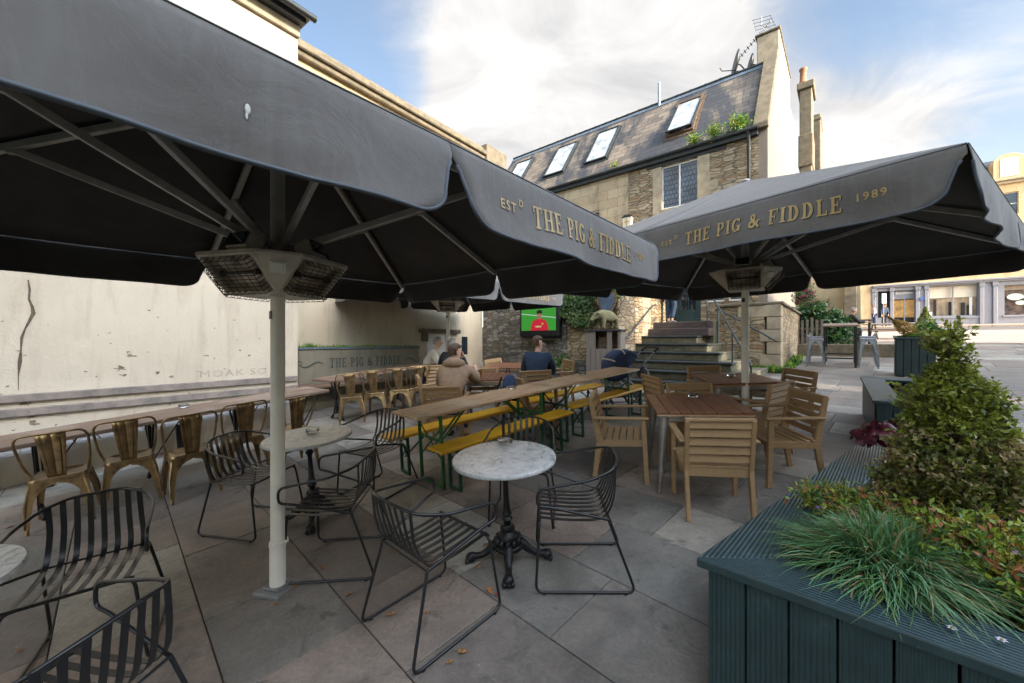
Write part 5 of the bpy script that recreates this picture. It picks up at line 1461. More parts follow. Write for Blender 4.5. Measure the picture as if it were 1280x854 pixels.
# picnic table farther off
PT = empty('picnic_table', 'weathered picnic table on the square behind the tub with the golden conifer', 'picnic table'); p = at(1118, 424, 0); PT.location = p; PT.rotation_euler = (PR @ Matrix.Rotation(R(-30), 3, 'Z')).to_euler()
for i in range(6): mb = MB(); mb.box((-.95+i*.38*1.0, 0, .74), (.36, .75, .04)); mb.build('top_board', M['grey_wood'], PT, bevel=.005)
for s in (-1, 1):
    mb = MB(); mb.box((0, s*.68, .44), (2.2, .26, .045)); mb.build('seat', M['bark'], PT, bevel=.005)
    mb = MB(); mb.bar((s*.75, -.2, .70), (s*.75, -.68, 0), .09, .04, (1, 0, 0)); mb.bar((s*.75, .2, .70), (s*.75, .68, 0), .09, .04, (1, 0, 0)); mb.bx(s*.75-.05, s*.75-.01, -.78, .78, .38, .415); mb.build('leg_frame', M['bark'], PT)
# small high table where the man in black sits
LT2 = empty('bar_table', 'small high wooden table beside the man in black near the beige wall', 'bar table'); p = at(1066, 428, 0); pz = Vector((13.3, 15.4)); LT2.location = (pz.x, pz.y, g(*pz)); LT2.rotation_euler = (0, 0, YB)
mb = MB(); mb.box((0, 0, 1.05), (.9, .7, .05)); mb.build('tabletop', M['long_wood'], LT2, bevel=.006)
for sx in (-1, 1):
    for sy in (-1, 1): mb = MB(); mb.bx(sx*.38-.03, sx*.38+.03, sy*.28-.03, sy*.28+.03, 0, 1.025); mb.build('leg', M['plastic_black'], LT2)
# ================================================================== PLANTERS
def planter(label, C, yaw, W, L, H, fr, tilt=True, simple_=False, skew=0):
    "box planter: local x along W, y along L, corner at the origin"
    MB.G = Matrix(((1, skew, 0), (0, 1, 0), (0, 0, 1))) if skew else None
    t = empty('planter', label, 'planter', (C[0], C[1], g(C[0], C[1])), yaw, 'blue-green painted board planters', tilt)
    mb = MB(); i_ = .035; mb.bx(i_+.02, W-i_-.02, i_+.02, L-i_-.02, .03, H-.14); mb.build('soil', M['soil'], t)
    for (x0, x1, y0, y1, ax) in ((0, W, 0, 0, 0), (0, W, L, L, 0), (0, 0, 0, L, 1), (W, W, 0, L, 1)):
        n = max(2, round((W if ax == 0 else L)/.145))
        for k in range(n):
            mb = MB()
            if ax == 0:
                w = (W-.07)/n; a = .035+k*w; yy = .035 if y0 == 0 else L-.035
                mb.bx(a+.004, a+w-.004, yy-.012, yy+.012, .02, H-.041)
            else:
                w = (L-.13)/n; a = .065+k*w; xx = .035 if x0 == 0 else W-.035
                mb.bx(xx-.012, xx+.012, a+.004, a+w-.004, .02, H-.041)
            mb.build('side_board', M['rib_side'] if not simple_ else M['planter_paint'], t, bevel=.003)
        # corner uprights on the front
    mb = MB(); hh = H-.04
    def mitre(pts, nm):
        mb = MB(); mb.prism(pts, H-.038, H); return mb.build('rim_board', M[nm], t, bevel=.006, seg=2)
    e = .0
    g_ = .002
    mitre([(-e, -e), (W+e, -e), (W-fr, fr-g_), (fr, fr-g_)], 'rib_x'); mitre([(W+e, L+e), (-e, L+e), (fr, L-fr+g_), (W-fr, L-fr+g_)], 'rib_x')
    mitre([(-e, L+e), (-e, -e+.004), (fr-g_, fr), (fr-g_, L-fr)], 'rib_y'); mitre([(W+e, -e+.004), (W+e, L+e), (W-fr+g_, L-fr), (W-fr+g_, fr)], 'rib_y')
    MB.G = None
    return t
PC = at(870, 697, .62); PF = at(1280, 845, .62); PL_ = at(1065, 560, .62)
y1_ = math.atan2(PF.y-PC.y, PF.x-PC.x)
planter('big near blue-green planter at the lower right, full of grasses and a clipped box bush', PC, R(-43.8), 1.20, 3.1, .62, .26, tilt=False, skew=.126)
pcx = Vector((.722, -.692)); pcy = Vector((.777, .629))
def pl(a, c, h=.55):
    "c across, a along the near planter"
    q = Vector((PC.x, PC.y))+pcx*c+pcy*a
    return Vector((q.x, q.y, g(PC.x, PC.y)+h))
P2 = at(1090, 500, .56)
planter('low blue-green planter behind the big near one, partly hidden by the box bush', P2, R(-38), 1.0, 1.9, .56, .25)
P3 = at(1117, 471, 0)
planter('square blue-green planter farther off holding a leaning golden conifer', P3, R(-42), .66, .66, .86, .07, simple_=True)
P4 = Vector((12.9, 12.6)); P4 = Vector((at(1150, 428).x, at(1150, 428).y)); 
planter('farthest small blue-green planter holding a clipped dark cone bush', (P4.x, P4.y), R(-42), .7, .7, .55, .07, simple_=True)
# ================================================================== PLANTS
def plant(name, label, cat, loc, group=None): return empty(name, label, cat, loc, 0, group)
def rdir(rnd, up=0.0):
    while True:
        v = Vector((rnd.uniform(-1, 1), rnd.uniform(-1, 1), rnd.uniform(-1, 1)))
        if .1 < v.length < 1: v.normalize(); v.z += up; return v.normalized()
def box_bush(loc, H, Rb, n, label):
    rnd = random.Random(11); t = plant('box_bush', label, 'bush', loc)
    mats = [M['box_green'], M['box_dark'], M['box_tan'], M['lime']]
    def rad(z):
        u = z/H
        if u < .18: return Rb*(.9+.1*u/.18)
        if u < .76: return Rb*(1-.66*((u-.18)/.58)**1.15)
        return Rb*.12
        return Rb*(math.sqrt(max(0, 1-((u-.22)/.62)**2)) if u > .22 else .86+.14*u/.22) if u < .76 else Rb*.46*max(0, (1-(u-.76)/.30))*.55
    mb = MB(); st = MB()
    st.tube([(0, 0, -.05), (.01, 0, .3), (-.01, .01, H*.6), (.0, 0, H*.98)], [.02, .016, .011, .004], 6)
    twigs = []
    for i in range(n//11):
        z = rnd.uniform(.0, H*.80) if rnd.random() < .95 else rnd.uniform(H*.7, H*.98)
        a = rnd.uniform(0, 2*math.pi)
        lump = .82+.38*noise.noise(Vector((math.cos(a)*1.8, math.sin(a)*1.8, z*5)))
        r = rad(z)*lump*rnd.uniform(.60, 1.0)**.6
        twigs.append((Vector((r*math.cos(a), r*math.sin(a), z)), a))
    for k in range(9):            # loose shoots at the top
        a = rnd.uniform(0, 6.28); b = Vector((.05*math.cos(a), .05*math.sin(a), H*.58)); e = b+Vector((.11*math.cos(a), .11*math.sin(a), rnd.uniform(.08, .16)))
        st.tube([b, (b+e)/2+Vector((0, 0, .0)), e], [.005, .004, .002], 5)
        for j in range(6): twigs.append((b.lerp(e, .35+j*.13), a))
    for j in range(9): twigs.append((Vector((rnd.uniform(-.03, .03), rnd.uniform(-.03, .03), H*(.80+.013*j))), rnd.uniform(0, 6)))
    for k in range(5):
        a = rnd.uniform(0, 6.28); b = Vector((0, 0, H*.86)); e = b+Vector((.10*math.cos(a), .10*math.sin(a), .09))
        st.tube([b, e], .003, 4)
        for j in range(4): twigs.append((b.lerp(e, .4+j*.2), a))
    for p, a in twigs:
        u = p.z/H
        out = Vector((math.cos(a), math.sin(a), .35+.9*u)).normalized()
        d = (out+rdir(rnd)*.7).normalized()
        tone = noise.noise(p*7)+.35*noise.noise(p*17)
        st.tube([p-out*.06, p+d*.05], [.0022, .0012], 3)
        for j in range(11):
            q = p-d*.020+d*.008*j+rdir(rnd)*.004
            ld = (d*.45+rdir(rnd)*.8).normalized()
            x = rnd.random()
            if u > .55: mi = 0 if x < .72 else (3 if x < .84 else 1)
            else:
                mi = 2 if tone < -.05 and x < .62 else (1 if x < .55 else (0 if x < .88 else 2))
            s = rnd.uniform(.7, 1.15)
            mb.leaf(q, ld, rdir(rnd, .8), .027*s, .0155*s, mi)
    mb.build('foliage', mats, t); st.build('branches', M['bark'], t)
    return t
bl = pl(.975, .672, .50)
box_bush(bl, 1.10, .285, 26000, 'tall clipped box bush with bronze lower leaves and a loose sprig on top')
def tuft(loc, R_, H, n, mats, label, name='ornamental_grass', cat='grass tuft', wid=.0028, seed=2, wts=None):
    rnd = random.Random(seed); t = plant(name, label, cat, loc); mb = MB()
    for i in range(n):
        a = rnd.uniform(0, 2*math.pi); lean = rnd.random()**.55
        L = R_*rnd.uniform(.65, 1.1); d = Vector((math.cos(a), math.sin(a), 0)); s = Vector((-d.y, d.x, 0))
        b = d*rnd.uniform(0, .10)*(R_/.5)+s*rnd.uniform(-.05, .05)*(R_/.5)
        up = H*(1-.55*lean)*rnd.uniform(.7, 1.1); side = rnd.gauss(0, .24)
        k = 7; vs = []; fs = []; w = wid*rnd.uniform(.45, 1.5)
        drop = rnd.uniform(.35, 1.0)*lean*1.0
        for j in range(k+1):
            u = j/k
            p = b+d*(L*lean*u*(1-.12*u))+s*(side*L*u*u)+Vector((0, 0, up*(1.7*u-(.75+drop)*u*u)))
            if p.z < .012 and math.hypot(p.x, p.y) < .5: p.z = .012+rnd.random()*.01
            ww = w*(1-u**2.2)+.0003
            vs += [p-s*ww, p+s*ww]
        for j in range(k): fs.append((2*j, 2*j+1, 2*j+3, 2*j+2))
        mi = rnd.choices(range(len(mats)), wts)[0] if wts else rnd.randrange(len(mats))
        mb.add(vs, fs, mi)
    mb.build('blades', mats, t); return t
gp0 = pl(.45, .52, .58)
tuft(gp0, .45, .33, 2000, [M['blue_grass'], M['green_grass'], M['straw'], M['ivy'], M['ivy_light']], 'blue-green tuft of fine grass spilling over the near planter rim', wts=[7, 3, 1.2, 1.6, 2], wid=.0036)
def shrub(loc, blobs, n, mats, wts, label, name='leafy_shrub', cat='shrub', ls=.04, lw=.018, seed=4, stems=14, flowers=None, stem='bark', dens=9):
    "blobs: (offset, radius triple)"
    rnd = random.Random(seed); t = plant(name, label, cat, loc); mb = MB(); st = MB()
    vol = [b[1][0]*b[1][1]*b[1][2] for b in blobs]
    for i in range(stems*len(blobs)):
        c, r = blobs[i % len(blobs)]; dd = rdir(rnd, .3)
        e = Vector(c)+Vector((dd.x*r[0], dd.y*r[1], dd.z*r[2]))*.9
        b = Vector((c[0]*.5, c[1]*.5, 0)); m_ = b.lerp(e, .5)+Vector((0, 0, .03))
        st.tube([b, m_, e], [.004, .003, .0012], 4)
    for i in range(n//dens):
        c, r = rnd.choices(blobs, vol)[0]
        d = rdir(rnd, .25); rr = rnd.uniform(.45, 1.08)*(.85+.5*noise.noise(d*2.3+Vector(c)*3))
        p = Vector(c)+Vector((d.x*r[0], d.y*r[1], d.z*r[2]))*rr
        if p.z < .0: p.z = abs(p.z)*.3
        sd = (d+rdir(rnd)*.6).normalized()
        tone = rnd.choices(range(len(mats)), wts)[0]
        if flowers and rnd.random() < flowers[1]:
            for k in range(5):
                a = k*1.257; f = Vector((math.cos(a), math.sin(a), .3)); mb.leaf(p, (f+sd*.5), sd, ls*.8, ls*.6, len(mats))
            continue
        for j in range(dens):
            q = p+sd*(j-dens/2)*ls*.35+rdir(rnd)*ls*.12
            mi = tone if rnd.random() < .7 else rnd.choices(range(len(mats)), wts)[0]
            s = rnd.uniform(.65, 1.15)
            mb.leaf(q, (sd*.5+rdir(rnd)*.9), rdir(rnd, .9), ls*s, lw*s, mi)
        st.tube([p-sd*ls*dens*.2, p+sd*ls*dens*.18], .0013, 3)
    mm = mats+([flowers[0]] if flowers else [])
    mb.build('foliage', mm, t); st.build('stems', M[stem], t); return t
sl = pl(.80, .62, .52)
def po(a, c, h): return tuple(pl(a, c, .52+h)-sl)
shrub(sl, [(po(.92, .30, .16), (.13, .13, .12)), (po(.78, .50, .16), (.18, .18, .13)), (po(.62, .72, .18), (.21, .20, .15)), (po(.50, .90, .15), (.18, .18, .13)), (po(.78, .92, .16), (.18, .18, .15)), (po(1.0, .16, .15), (.10, .10, .10)), (po(.42, 1.02, .10), (.15, .15, .08)), (po(.60, 1.18, .10), (.13, .16, .07))], 13000,
      [M['lime'], M['peach'], M['yellow_leaf'], M['green_grass']], [9, 2.2, 2.5, 3], 'loose shrub of lime, yellow and peach leaves between the grass and the box bush', ls=.036, lw=.016, seed=8, flowers=(M['petal_lilac'], .012))
def heuchera(loc, label):
    rnd = random.Random(6); t = plant('red_leaf_plant', label, 'plant', loc)
    st = MB()
    for i in range(13):
        a = rnd.uniform(0, 6.28); L = rnd.uniform(.06, .20); hz = rnd.uniform(.07, .20)
        e = Vector((L*math.cos(a), L*math.sin(a), hz)); st.tube([(0, 0, 0), e*.5+Vector((0, 0, hz*.3)), e], .0025, 5)
        mb = MB(); n = 36; r = rnd.uniform(.045, .075); nz = Vector((math.cos(a)*.6, math.sin(a)*.6, .8)).normalized()
        X = nz.cross(Vector((0, 0, 1))).normalized(); Y = nz.cross(X)
        vs = [e]
        for k in range(n):
            th = 2*math.pi*k/n; rr = r*(1+.16*math.cos(5*th)+.06*math.cos(15*th)+.03*rnd.uniform(-1, 1)); up_ = .010*math.sin(th*5+i)
            vs.append(e+(X*math.cos(th)+Y*math.sin(th))*rr*.55+nz*(up_*.2+.004))
        for k in range(n):
            th = 2*math.pi*k/n; rr = r*(1+.16*math.cos(5*th)+.07*math.cos(15*th)); up_ = .016*math.sin(th*5+i)
            vs.append(e+(X*math.cos(th)+Y*math.sin(th))*rr+nz*(up_-.006))
        fs = [(0, 1+k, 1+(k+1) % n) for k in range(n)]+[(1+k, 1+n+k, 1+n+(k+1) % n, 1+(k+1) % n) for k in range(n)]
        mb.add(vs, fs); mb.build('leaf', M['burgundy'], t, smooth=180)
    st.build('stems', M['burgundy'], t); return t
heuchera(pl(2.6, .27, .60), 'burgundy plant with crinkled round leaves at the far end of the near planter').scale = (1.35,)*3
tuft(pl(1.25, 1.0, .52), .24, .18, 260, [M['lime'], M['green_grass']], 'small pale grass sprig at the right of the box bush', seed=9, wid=.004)
# petals lying on the near rim
for i, (px, py) in enumerate(((1190, 788), (1252, 803))):
    p = at(px, py, .625); t = plant('white_flower', ('white flower lying on the near planter rim, left of two', 'white flower at the rim edge of the near planter, right of two')[i], 'flower', p)
    mb = MB()
    for k in range(6): a = k*1.05; mb.leaf((0, 0, .006), (math.cos(a), math.sin(a), .25), (0, 0, 1), .015, .011)
    mb.build('petals', [M['petal_white']], t)
    mb = MB(); mb.ball((0, 0, .008), .004, 6, 4); mb.build('flower_centre', M['yellow_leaf'], t)
# P2 plants
q = Matrix.Rotation(R(-38), 2)
def p2(x, y, h=.5):
    v = Vector((P2.x, P2.y))+(q @ Vector((x, y))); return Vector((v.x, v.y, g(v.x, v.y)+h))
shrub(p2(.5, .75, .46), [((0, 0, .10), (.26, .26, .10)), ((.25, .1, .08), (.2, .2, .08))], 900, [M['lime'], M['peach'], M['box_dark']], [2, 2, 3], 'thin reddish ground shrub in the low planter behind the box bush', ls=.035, lw=.014, seed=13)
# P3 plants
p3 = Vector((P3.x, P3.y))+Vector((math.cos(R(-42)), math.sin(R(-42))))*.33+Vector((math.sin(R(42)), math.cos(R(42))))*.33
rnd = random.Random(21)
t = plant('golden_conifer', 'feathery golden conifer leaning left in the square planter', 'conifer', (p3.x, p3.y, g(*p3)+.84))
mb = MB(); st = MB(); ax = Vector((-.75, .15, .62)).normalized(); st.tube([(0.05, 0, 0), ax*.3, ax*.62], [.02, .012, .004], 6)
for i in range(2600):
    u = rnd.random()**.8; r = .16*math.sin(min(1, u*1.15+.12)*math.pi)**.8*(1-.35*u); d = rdir(rnd)
    p = ax*(.02+.66*u)+(d-ax*d.dot(ax)).normalized()*r*rnd.uniform(.5, 1.05)*(.85+.3*noise.noise(d*4))+Vector((.05, 0, .03))
    mb.leaf(p, (ax+d*.7), rdir(rnd, .5), .045, .016)
mb.build('foliage', [M['gold_conifer']], t); st.build('trunk', M['bark'], t)
tuft((p3.x, p3.y, g(*p3)+.84), .36, .12, 1500, [M['bright_grass'], M['lime']], 'bright green low grass filling the square planter', seed=12, wid=.007)
shrub((p3.x+.22, p3.y-.1, g(*p3)+.84), [((0, 0, .15), (.17, .15, .15)), ((.1, .0, .1), (.14, .14, .1))], 900, [M['bright_grass'], M['lime'], M['fatsia']], [2, 1, 2], 'small bright leafy plant at the right side of the square planter', ls=.07, lw=.035, seed=15)
# cone in P4
t = plant('cone_bush', 'dark clipped cone bush in the farthest small planter', 'bush', (P4.x+.42, P4.y+.2, g(P4.x+.42, P4.y+.2)+.52))
mb = MB()
for i in range(3000):
    u = rnd.random()**1.3; a = rnd.uniform(0, 6.28); r = .38*(1-u)*rnd.uniform(.75, 1.05)
    mb.leaf((r*math.cos(a), r*math.sin(a), .95*u), rdir(rnd, .3), rdir(rnd, .7), .06, .03, rnd.randrange(2))
mb.build('foliage', [M['fatsia'], M['box_green']], t); mb = MB(); mb.tube([(0, 0, -.05), (0, 0, .8)], [.03, .008], 6); mb.build('trunk', M['bark'], t)
# raised bed and glossy shrub
RB = frame('raised_bed', 'low stone-edged raised bed under the glossy shrub', 'raised bed', 9.35, 13.45, 0, YB)
mb = MB(); mb.bx(0, 2.6, 0, .25, .6, 1.42); mb.bx(2.35, 2.6, .25, 3, .6, 1.42); mb.build('edge_wall', M['ashlar_dark'], RB, bevel=.02)
mb = MB(); mb.bx(0, 2.35, .25, 3, .6, 1.36); mb.build('soil', M['soil'], RB)
mb = MB()
for i in range(7): mb.bx(.05+i*.13, .12+i*.13, .3, .33, 1.3, 2.25+.05*math.sin(i*2))
mb.bx(0, .9, .335, .36, 1.9, 1.95); mb.build('picket_panel', M['grey_wood'], RB, bevel=.004)
bc = Vector((9.75, 13.3))+BV*.45+BU*1.1
shrub((bc.x, bc.y, 1.36), [((0, 0, .70), (.72, .6, .60)), ((-.3, .25, 1.1), (.5, .45, .45)), ((.4, -.25, .5), (.45, .45, .42)), ((.0, -.3, .25), (.65, .5, .3))], 3600, [M['fatsia'], M['ivy_light'], M['ivy']], [7, 1, 2], 'large glossy green shrub in the raised bed beyond the stone parapet', ls=.20, lw=.085, seed=17, stems=10, dens=7)
# hanging basket
hb0 = Vector(at(1012, 398).to_2d()) if False else Vector((8.35, 11.4))
HBZ = 1.5+(427-372)/F*11.4
hbk = plant('hanging_basket', 'hanging basket of magenta flowers above the glossy shrub', 'hanging basket', (hb0.x, hb0.y, HBZ))
mb = MB(); mb.lathe([(.02, -.12), (.12, -.08), (.17, .02), (.175, .04), (.15, .04)], n=16); mb.build('basket', M['bark'], hbk, smooth=60)
mb = MB()
for k in range(3): a = k*2.09; mb.tube([(.17*math.cos(a), .17*math.sin(a), .04), (0, 0, .55)], .004, 4)
mb.tube([(0, 0, .55), (0, 0, .62), (-.35, .5, .62)], .01, 5); mb.build('chain', M['gutter'], hbk)
mb = MB()
for i in range(1500):
    d = rdir(rnd, .1); rr = rnd.uniform(.5, 1.1); p = Vector((d.x*.26, d.y*.26, d.z*.24+.0+(.18 if rnd.random() < .25 else 0)))*rr
    if rnd.random() < .035:
        for k in range(5): a = k*1.257; mb.leaf(p*1.1, Vector((math.cos(a), math.sin(a), .2))+d, d, .045, .04, 2)
    else: mb.leaf(p, d+rdir(rnd)*.8, rdir(rnd, .6), .05, .024, rnd.randrange(2))
mb.build('foliage', [M['ivy_light'], M['ivy'], M['petal_pink']], hbk)
# trailing dry plant on the beige wall
shrub((12.9+.4, 17.2, 3.05), [((0, 0, .1), (.55, .3, .22))], 500, [M['box_tan'], M['ivy']], [2, 1], 'small dry bracket plant high on the beige wall', ls=.12, lw=.05, seed=19, stems=5)
# ivy over the end of the television wall
def ivy_on(label, origin, yaw, x0, x1, zt, zb, n, seed, name='ivy'):
    rnd = random.Random(seed); t = empty(name, label, 'ivy', origin, yaw); mb = MB(); st = MB()
    for i in range(n):
        u = rnd.random(); x = x0+(x1-x0)*u
        low = zb+(zt-zb)*(.55+.45*math.cos((u-.48)*5.5))*.0+ (zt-zb)*(.10+1.6*abs(u-.55)**1.6+.18*noise.noise(Vector((x*4, seed, 0))))
        z = rnd.uniform(min(low, zt-.1), zt+.10); y = -rnd.uniform(.02, .22)*(1 if z < zt else .8)
        if z > zt-.02: y = rnd.uniform(-.18, .35)
        p = Vector((x, y, z))
        for j in range(3):
            d = Vector((rnd.uniform(-1, 1), rnd.uniform(-.5, -.1), rnd.uniform(-1, .2)))
            mb.leaf(p+rdir(rnd)*.03, d, (rnd.uniform(-.3, .3), -1, .6), .07*rnd.uniform(.6, 1.2), .06*rnd.uniform(.6, 1.1), 1 if noise.noise(p*3)+rnd.uniform(-.3, .3) > .15 else 0)
    for k in range(10):
        x = rnd.uniform(x0, x1); st.tube([(x, -.02, zt), (x+rnd.uniform(-.2, .2), -.02, zt-.4), (x+rnd.uniform(-.3, .3), -.02, zt-.8)], .008, 4)
    mb.build('foliage', [M['ivy'], M['ivy_light']], t); st.build('stems', M['bark'], t); return t
# wall end runs from the tv wall corner to the cheek wall corner
E0 = bp(-3.02, -4.0); E1 = bp(-2.6, -4.0)
ivy_on('thick ivy tumbling over the wall top above the pig statue', (A.x, A.y, 0), YS, LS-1.45, LS+.25, 2.85, 1.75, 1500, 31)
ivy_on('pale ivy on top of the warm stone end wall beside the steps', (BO.x, BO.y, 0), YB, -3.2, -2.5, 2.93, 2.2, 500, 32).location = (bp(0, -4.02).x, bp(0, -4.02).y, 0)
# ================================================================== TV
def tvwall(px):
    dx = (px-640)/F
    # A + t d = (dx Y, Y)
    d = (B-A).normalized(); t = (dx*A.y-A.x)/(d.x-dx*d.y); return t, A.y+t*d.y
tt, ty = tvwall(680)
TV = frame('television', 'wall-mounted television showing a red-shirted player on a green pitch', 'television', A.x, A.y, 0, YS)
x0t, _ = tvwall(655.5); x1t, _ = tvwall(704.5); zt0 = 1.5+(427-421)/F*ty+.0; zt1 = 1.5+(427-381)/F*ty
mb = MB(); mb.bx(x0t, x1t, -.24, -.08, zt0, zt1); mb.bx(x0t+.06, x1t-.06, -.2, -.08, zt0-.05, zt0); mb.build('casing', M['plastic_black'], TV, bevel=.02, seg=2)
mb = MB(); mb.bx((x0t+x1t)/2-.2, (x0t+x1t)/2+.2, -.08, 0, zt0+.2, zt1-.2); mb.build('bracket', M['gutter'], TV)
mb = MB(); mb.tube([(x1t+.02, -.1, zt0+.15), (x1t+.12, -.03, zt0-.05), (x1t+.10, -.02, zt0+.3)], .012, 5); mb.build('cable', M['gutter'], TV)
def emis(name, c, s=1.0):
    m, nt, bs = newmat(name); bs.inputs['Base Color'].default_value = (0, 0, 0, 1); bs.inputs['Emission Color'].default_value = C4(c); bs.inputs['Emission Strength'].default_value = s; bs.inputs['Roughness'].default_value = .3; return m
ES = .17
sx0, sx1, sz0, sz1 = x0t+.07, x1t-.10, zt0+.17, zt1-.05
mb = MB(); mb.bx(sx0, sx1, -.245, -.238, sz0, sz1); scr = mb.build('screen', emis('screen_pitch', (.06, .42, .05), ES), TV)
def sxz(u, v): return (sx0+(sx1-sx0)*u, sz0+(sz1-sz0)*v)
def layer(pts, name, mat, y):
    mb = MB(); mb.xz([sxz(*p) for p in pts], -y, -.244); mb.build(name, mat, scr)
layer([(0, .68), (.0, .72), (1, .52), (1, .48)], 'pitch_line', emis('screen_line', (.55, .75, .6), ES), .246)
red = emis('screen_red', (.75, .03, .06), ES)
layer([(.27, .0), (.80, .0), (.78, .2), (.72, .40), (.60, .48), (.46, .48), (.34, .38), (.29, .2)], 'shirt', red, .247)
layer([(.48, .46), (.60, .46), (.60, .56), (.48, .56)], 'neck', emis('screen_skin', (.42, .22, .14), ES), .248)
layer([(.535+.075*math.cos(a*.628), .66+.14*math.sin(a*.628)) for a in range(10)], 'head', emis('screen_face', (.45, .24, .15), ES), .249)
layer([(.46, .68), (.61, .68), (.62, .76), (.58, .83), (.50, .83), (.46, .78)], 'hair', emis('screen_hair', (.02, .02, .02), ES), .250)
layer([(.43, .13), (.58, .13), (.60, .20), (.52, .17), (.50, .22), (.46, .17), (.41, .20)], 'chest_mark', emis('screen_mark', (.75, .70, .35), ES), .248)
layer([(.60, .24), (.655, .24), (.655, .31), (.60, .31)], 'badge', emis('screen_badge', (.8, .5, .1), ES), .248)
layer([(.05, .93), (.13, .93), (.13, .96), (.05, .96)], 'caption_bar', emis('screen_white', (.7, .75, .7), ES), .246)
ws_ = empty('wall_shield', 'dark blue shield with a brown rim hung among the ivy behind the pig statue', 'shield', (2.28, 9.62, 2.42), R(-22))
mb = MB(); mb.xz([(-.20, .28), (-.07, .25), (0, .30), (.07, .25), (.20, .28), (.24, .05), (.12, -.22), (0, -.32), (-.12, -.22), (-.24, .05)], 0, .05); mb.build('rim', M['bark'], ws_, bevel=.012)
mb = MB(); mb.xz([(-.15, .22), (0, .24), (.15, .22), (.18, .04), (.09, -.18), (0, -.25), (-.09, -.18), (-.18, .04)], -.012, 0); mb.build('face', simple('blue_black_shield', (.05, .08, .14), .4, var=.5, scale=5, bstr=.2), ws_, bevel=.008)
# ================================================================== cupboard with the pig
CB = frame('bin_cupboard', 'silver-grey board cupboard with dark openings, the pig statue standing on it', 'cupboard', 1.78, 9.56, 0, R(-30)); CB.scale = (.84, .84, 1)
gz = g(2.0, 9.4); W_ = .98; H_ = 1.78-gz+.0
mb = MB(); mb.bx(0, .27, 0, .02, gz-.05, 1.74); mb.bx(.60, .74, 0, .02, gz-.05, 1.74); mb.bx(.90, .98, 0, .02, gz-.05, 1.74); mb.bx(.27, .60, 0, .02, gz-.05, 1.33); mb.bx(.74, .90, 0, .02, gz-.05, 1.33); mb.bx(.0, .02, .02, .5, gz-.05, 1.74); mb.bx(.96, .98, .02, .5, gz-.05, 1.74)
mb.build('front_boards', M['grey_wood'], CB, bevel=.003)
mb = MB()
for x in (.13, .27, .44, .60, .75, .87): mb.bx(x-.004, x+.004, -.003, .0, gz, 1.32)
mb.bx(.69, .73, -.02, 0, 1.20, 1.22); mb.build('board_gap', M['plastic_black'], CB)
mb = MB(); mb.bx(.02, .96, .40, .42, gz, 1.74); mb.bx(.3, .55, .2, .39, 1.3, 1.6); mb.build('inside', M['bark'], CB)
mb = MB(); mb.bx(-.03, 1.01, -.04, .55, 1.74, 1.78); mb.build('top', M['gutter'], CB, bevel=.005)
# ================================================================== skin-modifier bodies
def skinmesh(name, verts, edges, mats, parent=None, sub=2, root=0, extra=None):
    me = bpy.data.meshes.new(name); me.from_pydata([v[0] for v in verts], edges, [])
    o = bpy.data.objects.new(name, me); col.objects.link(o)
    o.modifiers.new('skin', 'SKIN')
    sv = me.skin_vertices[0].data if me.skin_vertices else None
    if sv is None:
        bm = bmesh.new(); bm.from_mesh(me); bm.verts.layers.skin.verify(); bm.to_mesh(me); bm.free(); sv = me.skin_vertices[0].data
    for i, v in enumerate(verts):
        r = v[1]; sv[i].radius = (r, r) if not isinstance(r, tuple) else r; sv[i].use_root = (i == root)
    ss = o.modifiers.new('sub', 'SUBSURF'); ss.levels = sub; ss.render_levels = sub
    bpy.context.view_layer.update()
    dg = bpy.context.evaluated_depsgraph_get(); m2 = bpy.data.meshes.new_from_object(o.evaluated_get(dg))
    bpy.data.objects.remove(o)
    if extra:
        bm = bmesh.new(); bm.from_mesh(m2); t = bpy.data.meshes.new('x'); t.from_pydata([tuple(v) for v in extra.v], [], extra.f); bm.from_mesh(t); bm.to_mesh(m2); bm.free()
    m2.materials.clear(); m2.materials.append(mats); m2.polygons.foreach_set('use_smooth', [True]*len(m2.polygons))
    o = bpy.data.objects.new(name, m2); col.objects.link(o)
    if parent: o.parent = parent
    return o
class SK:
    def __init__(s): s.v = []; s.e = []; s.i = {}
    def p(s, n, c, r, frm=None):
        s.i[n] = len(s.v); s.v.append((tuple(c), r))
        if frm is not None: s.e.append((s.i[frm], s.i[n]))
        return s
def hand(s, w, d, up, side):
    "palm, four fingers, thumb from wrist w towards d"
    w = Vector(w); d = Vector(d).normalized(); lat = d.cross(Vector(up)).normalized()*side
    nm = 'h%d' % side
    s.p(nm, w+d*.05, (.030, .018), 'wr%d' % side)
    for k, (o, L) in enumerate(((-.027, .075), (-.009, .085), (.009, .08), (.027, .062))):
        b = w+d*.085+lat*o; s.p(nm+'a%d' % k, b, .010, nm); s.p(nm+'b%d' % k, b+d*L*.5-Vector(up)*.008, .009, nm+'a%d' % k); s.p(nm+'c%d' % k, b+d*L*.9-Vector(up)*.03, .008, nm+'b%d' % k)
    s.p(nm+'t', w+d*.045-lat*.042, .011, nm); s.p(nm+'u', w+d*.08-lat*.058, .009, nm+'t')
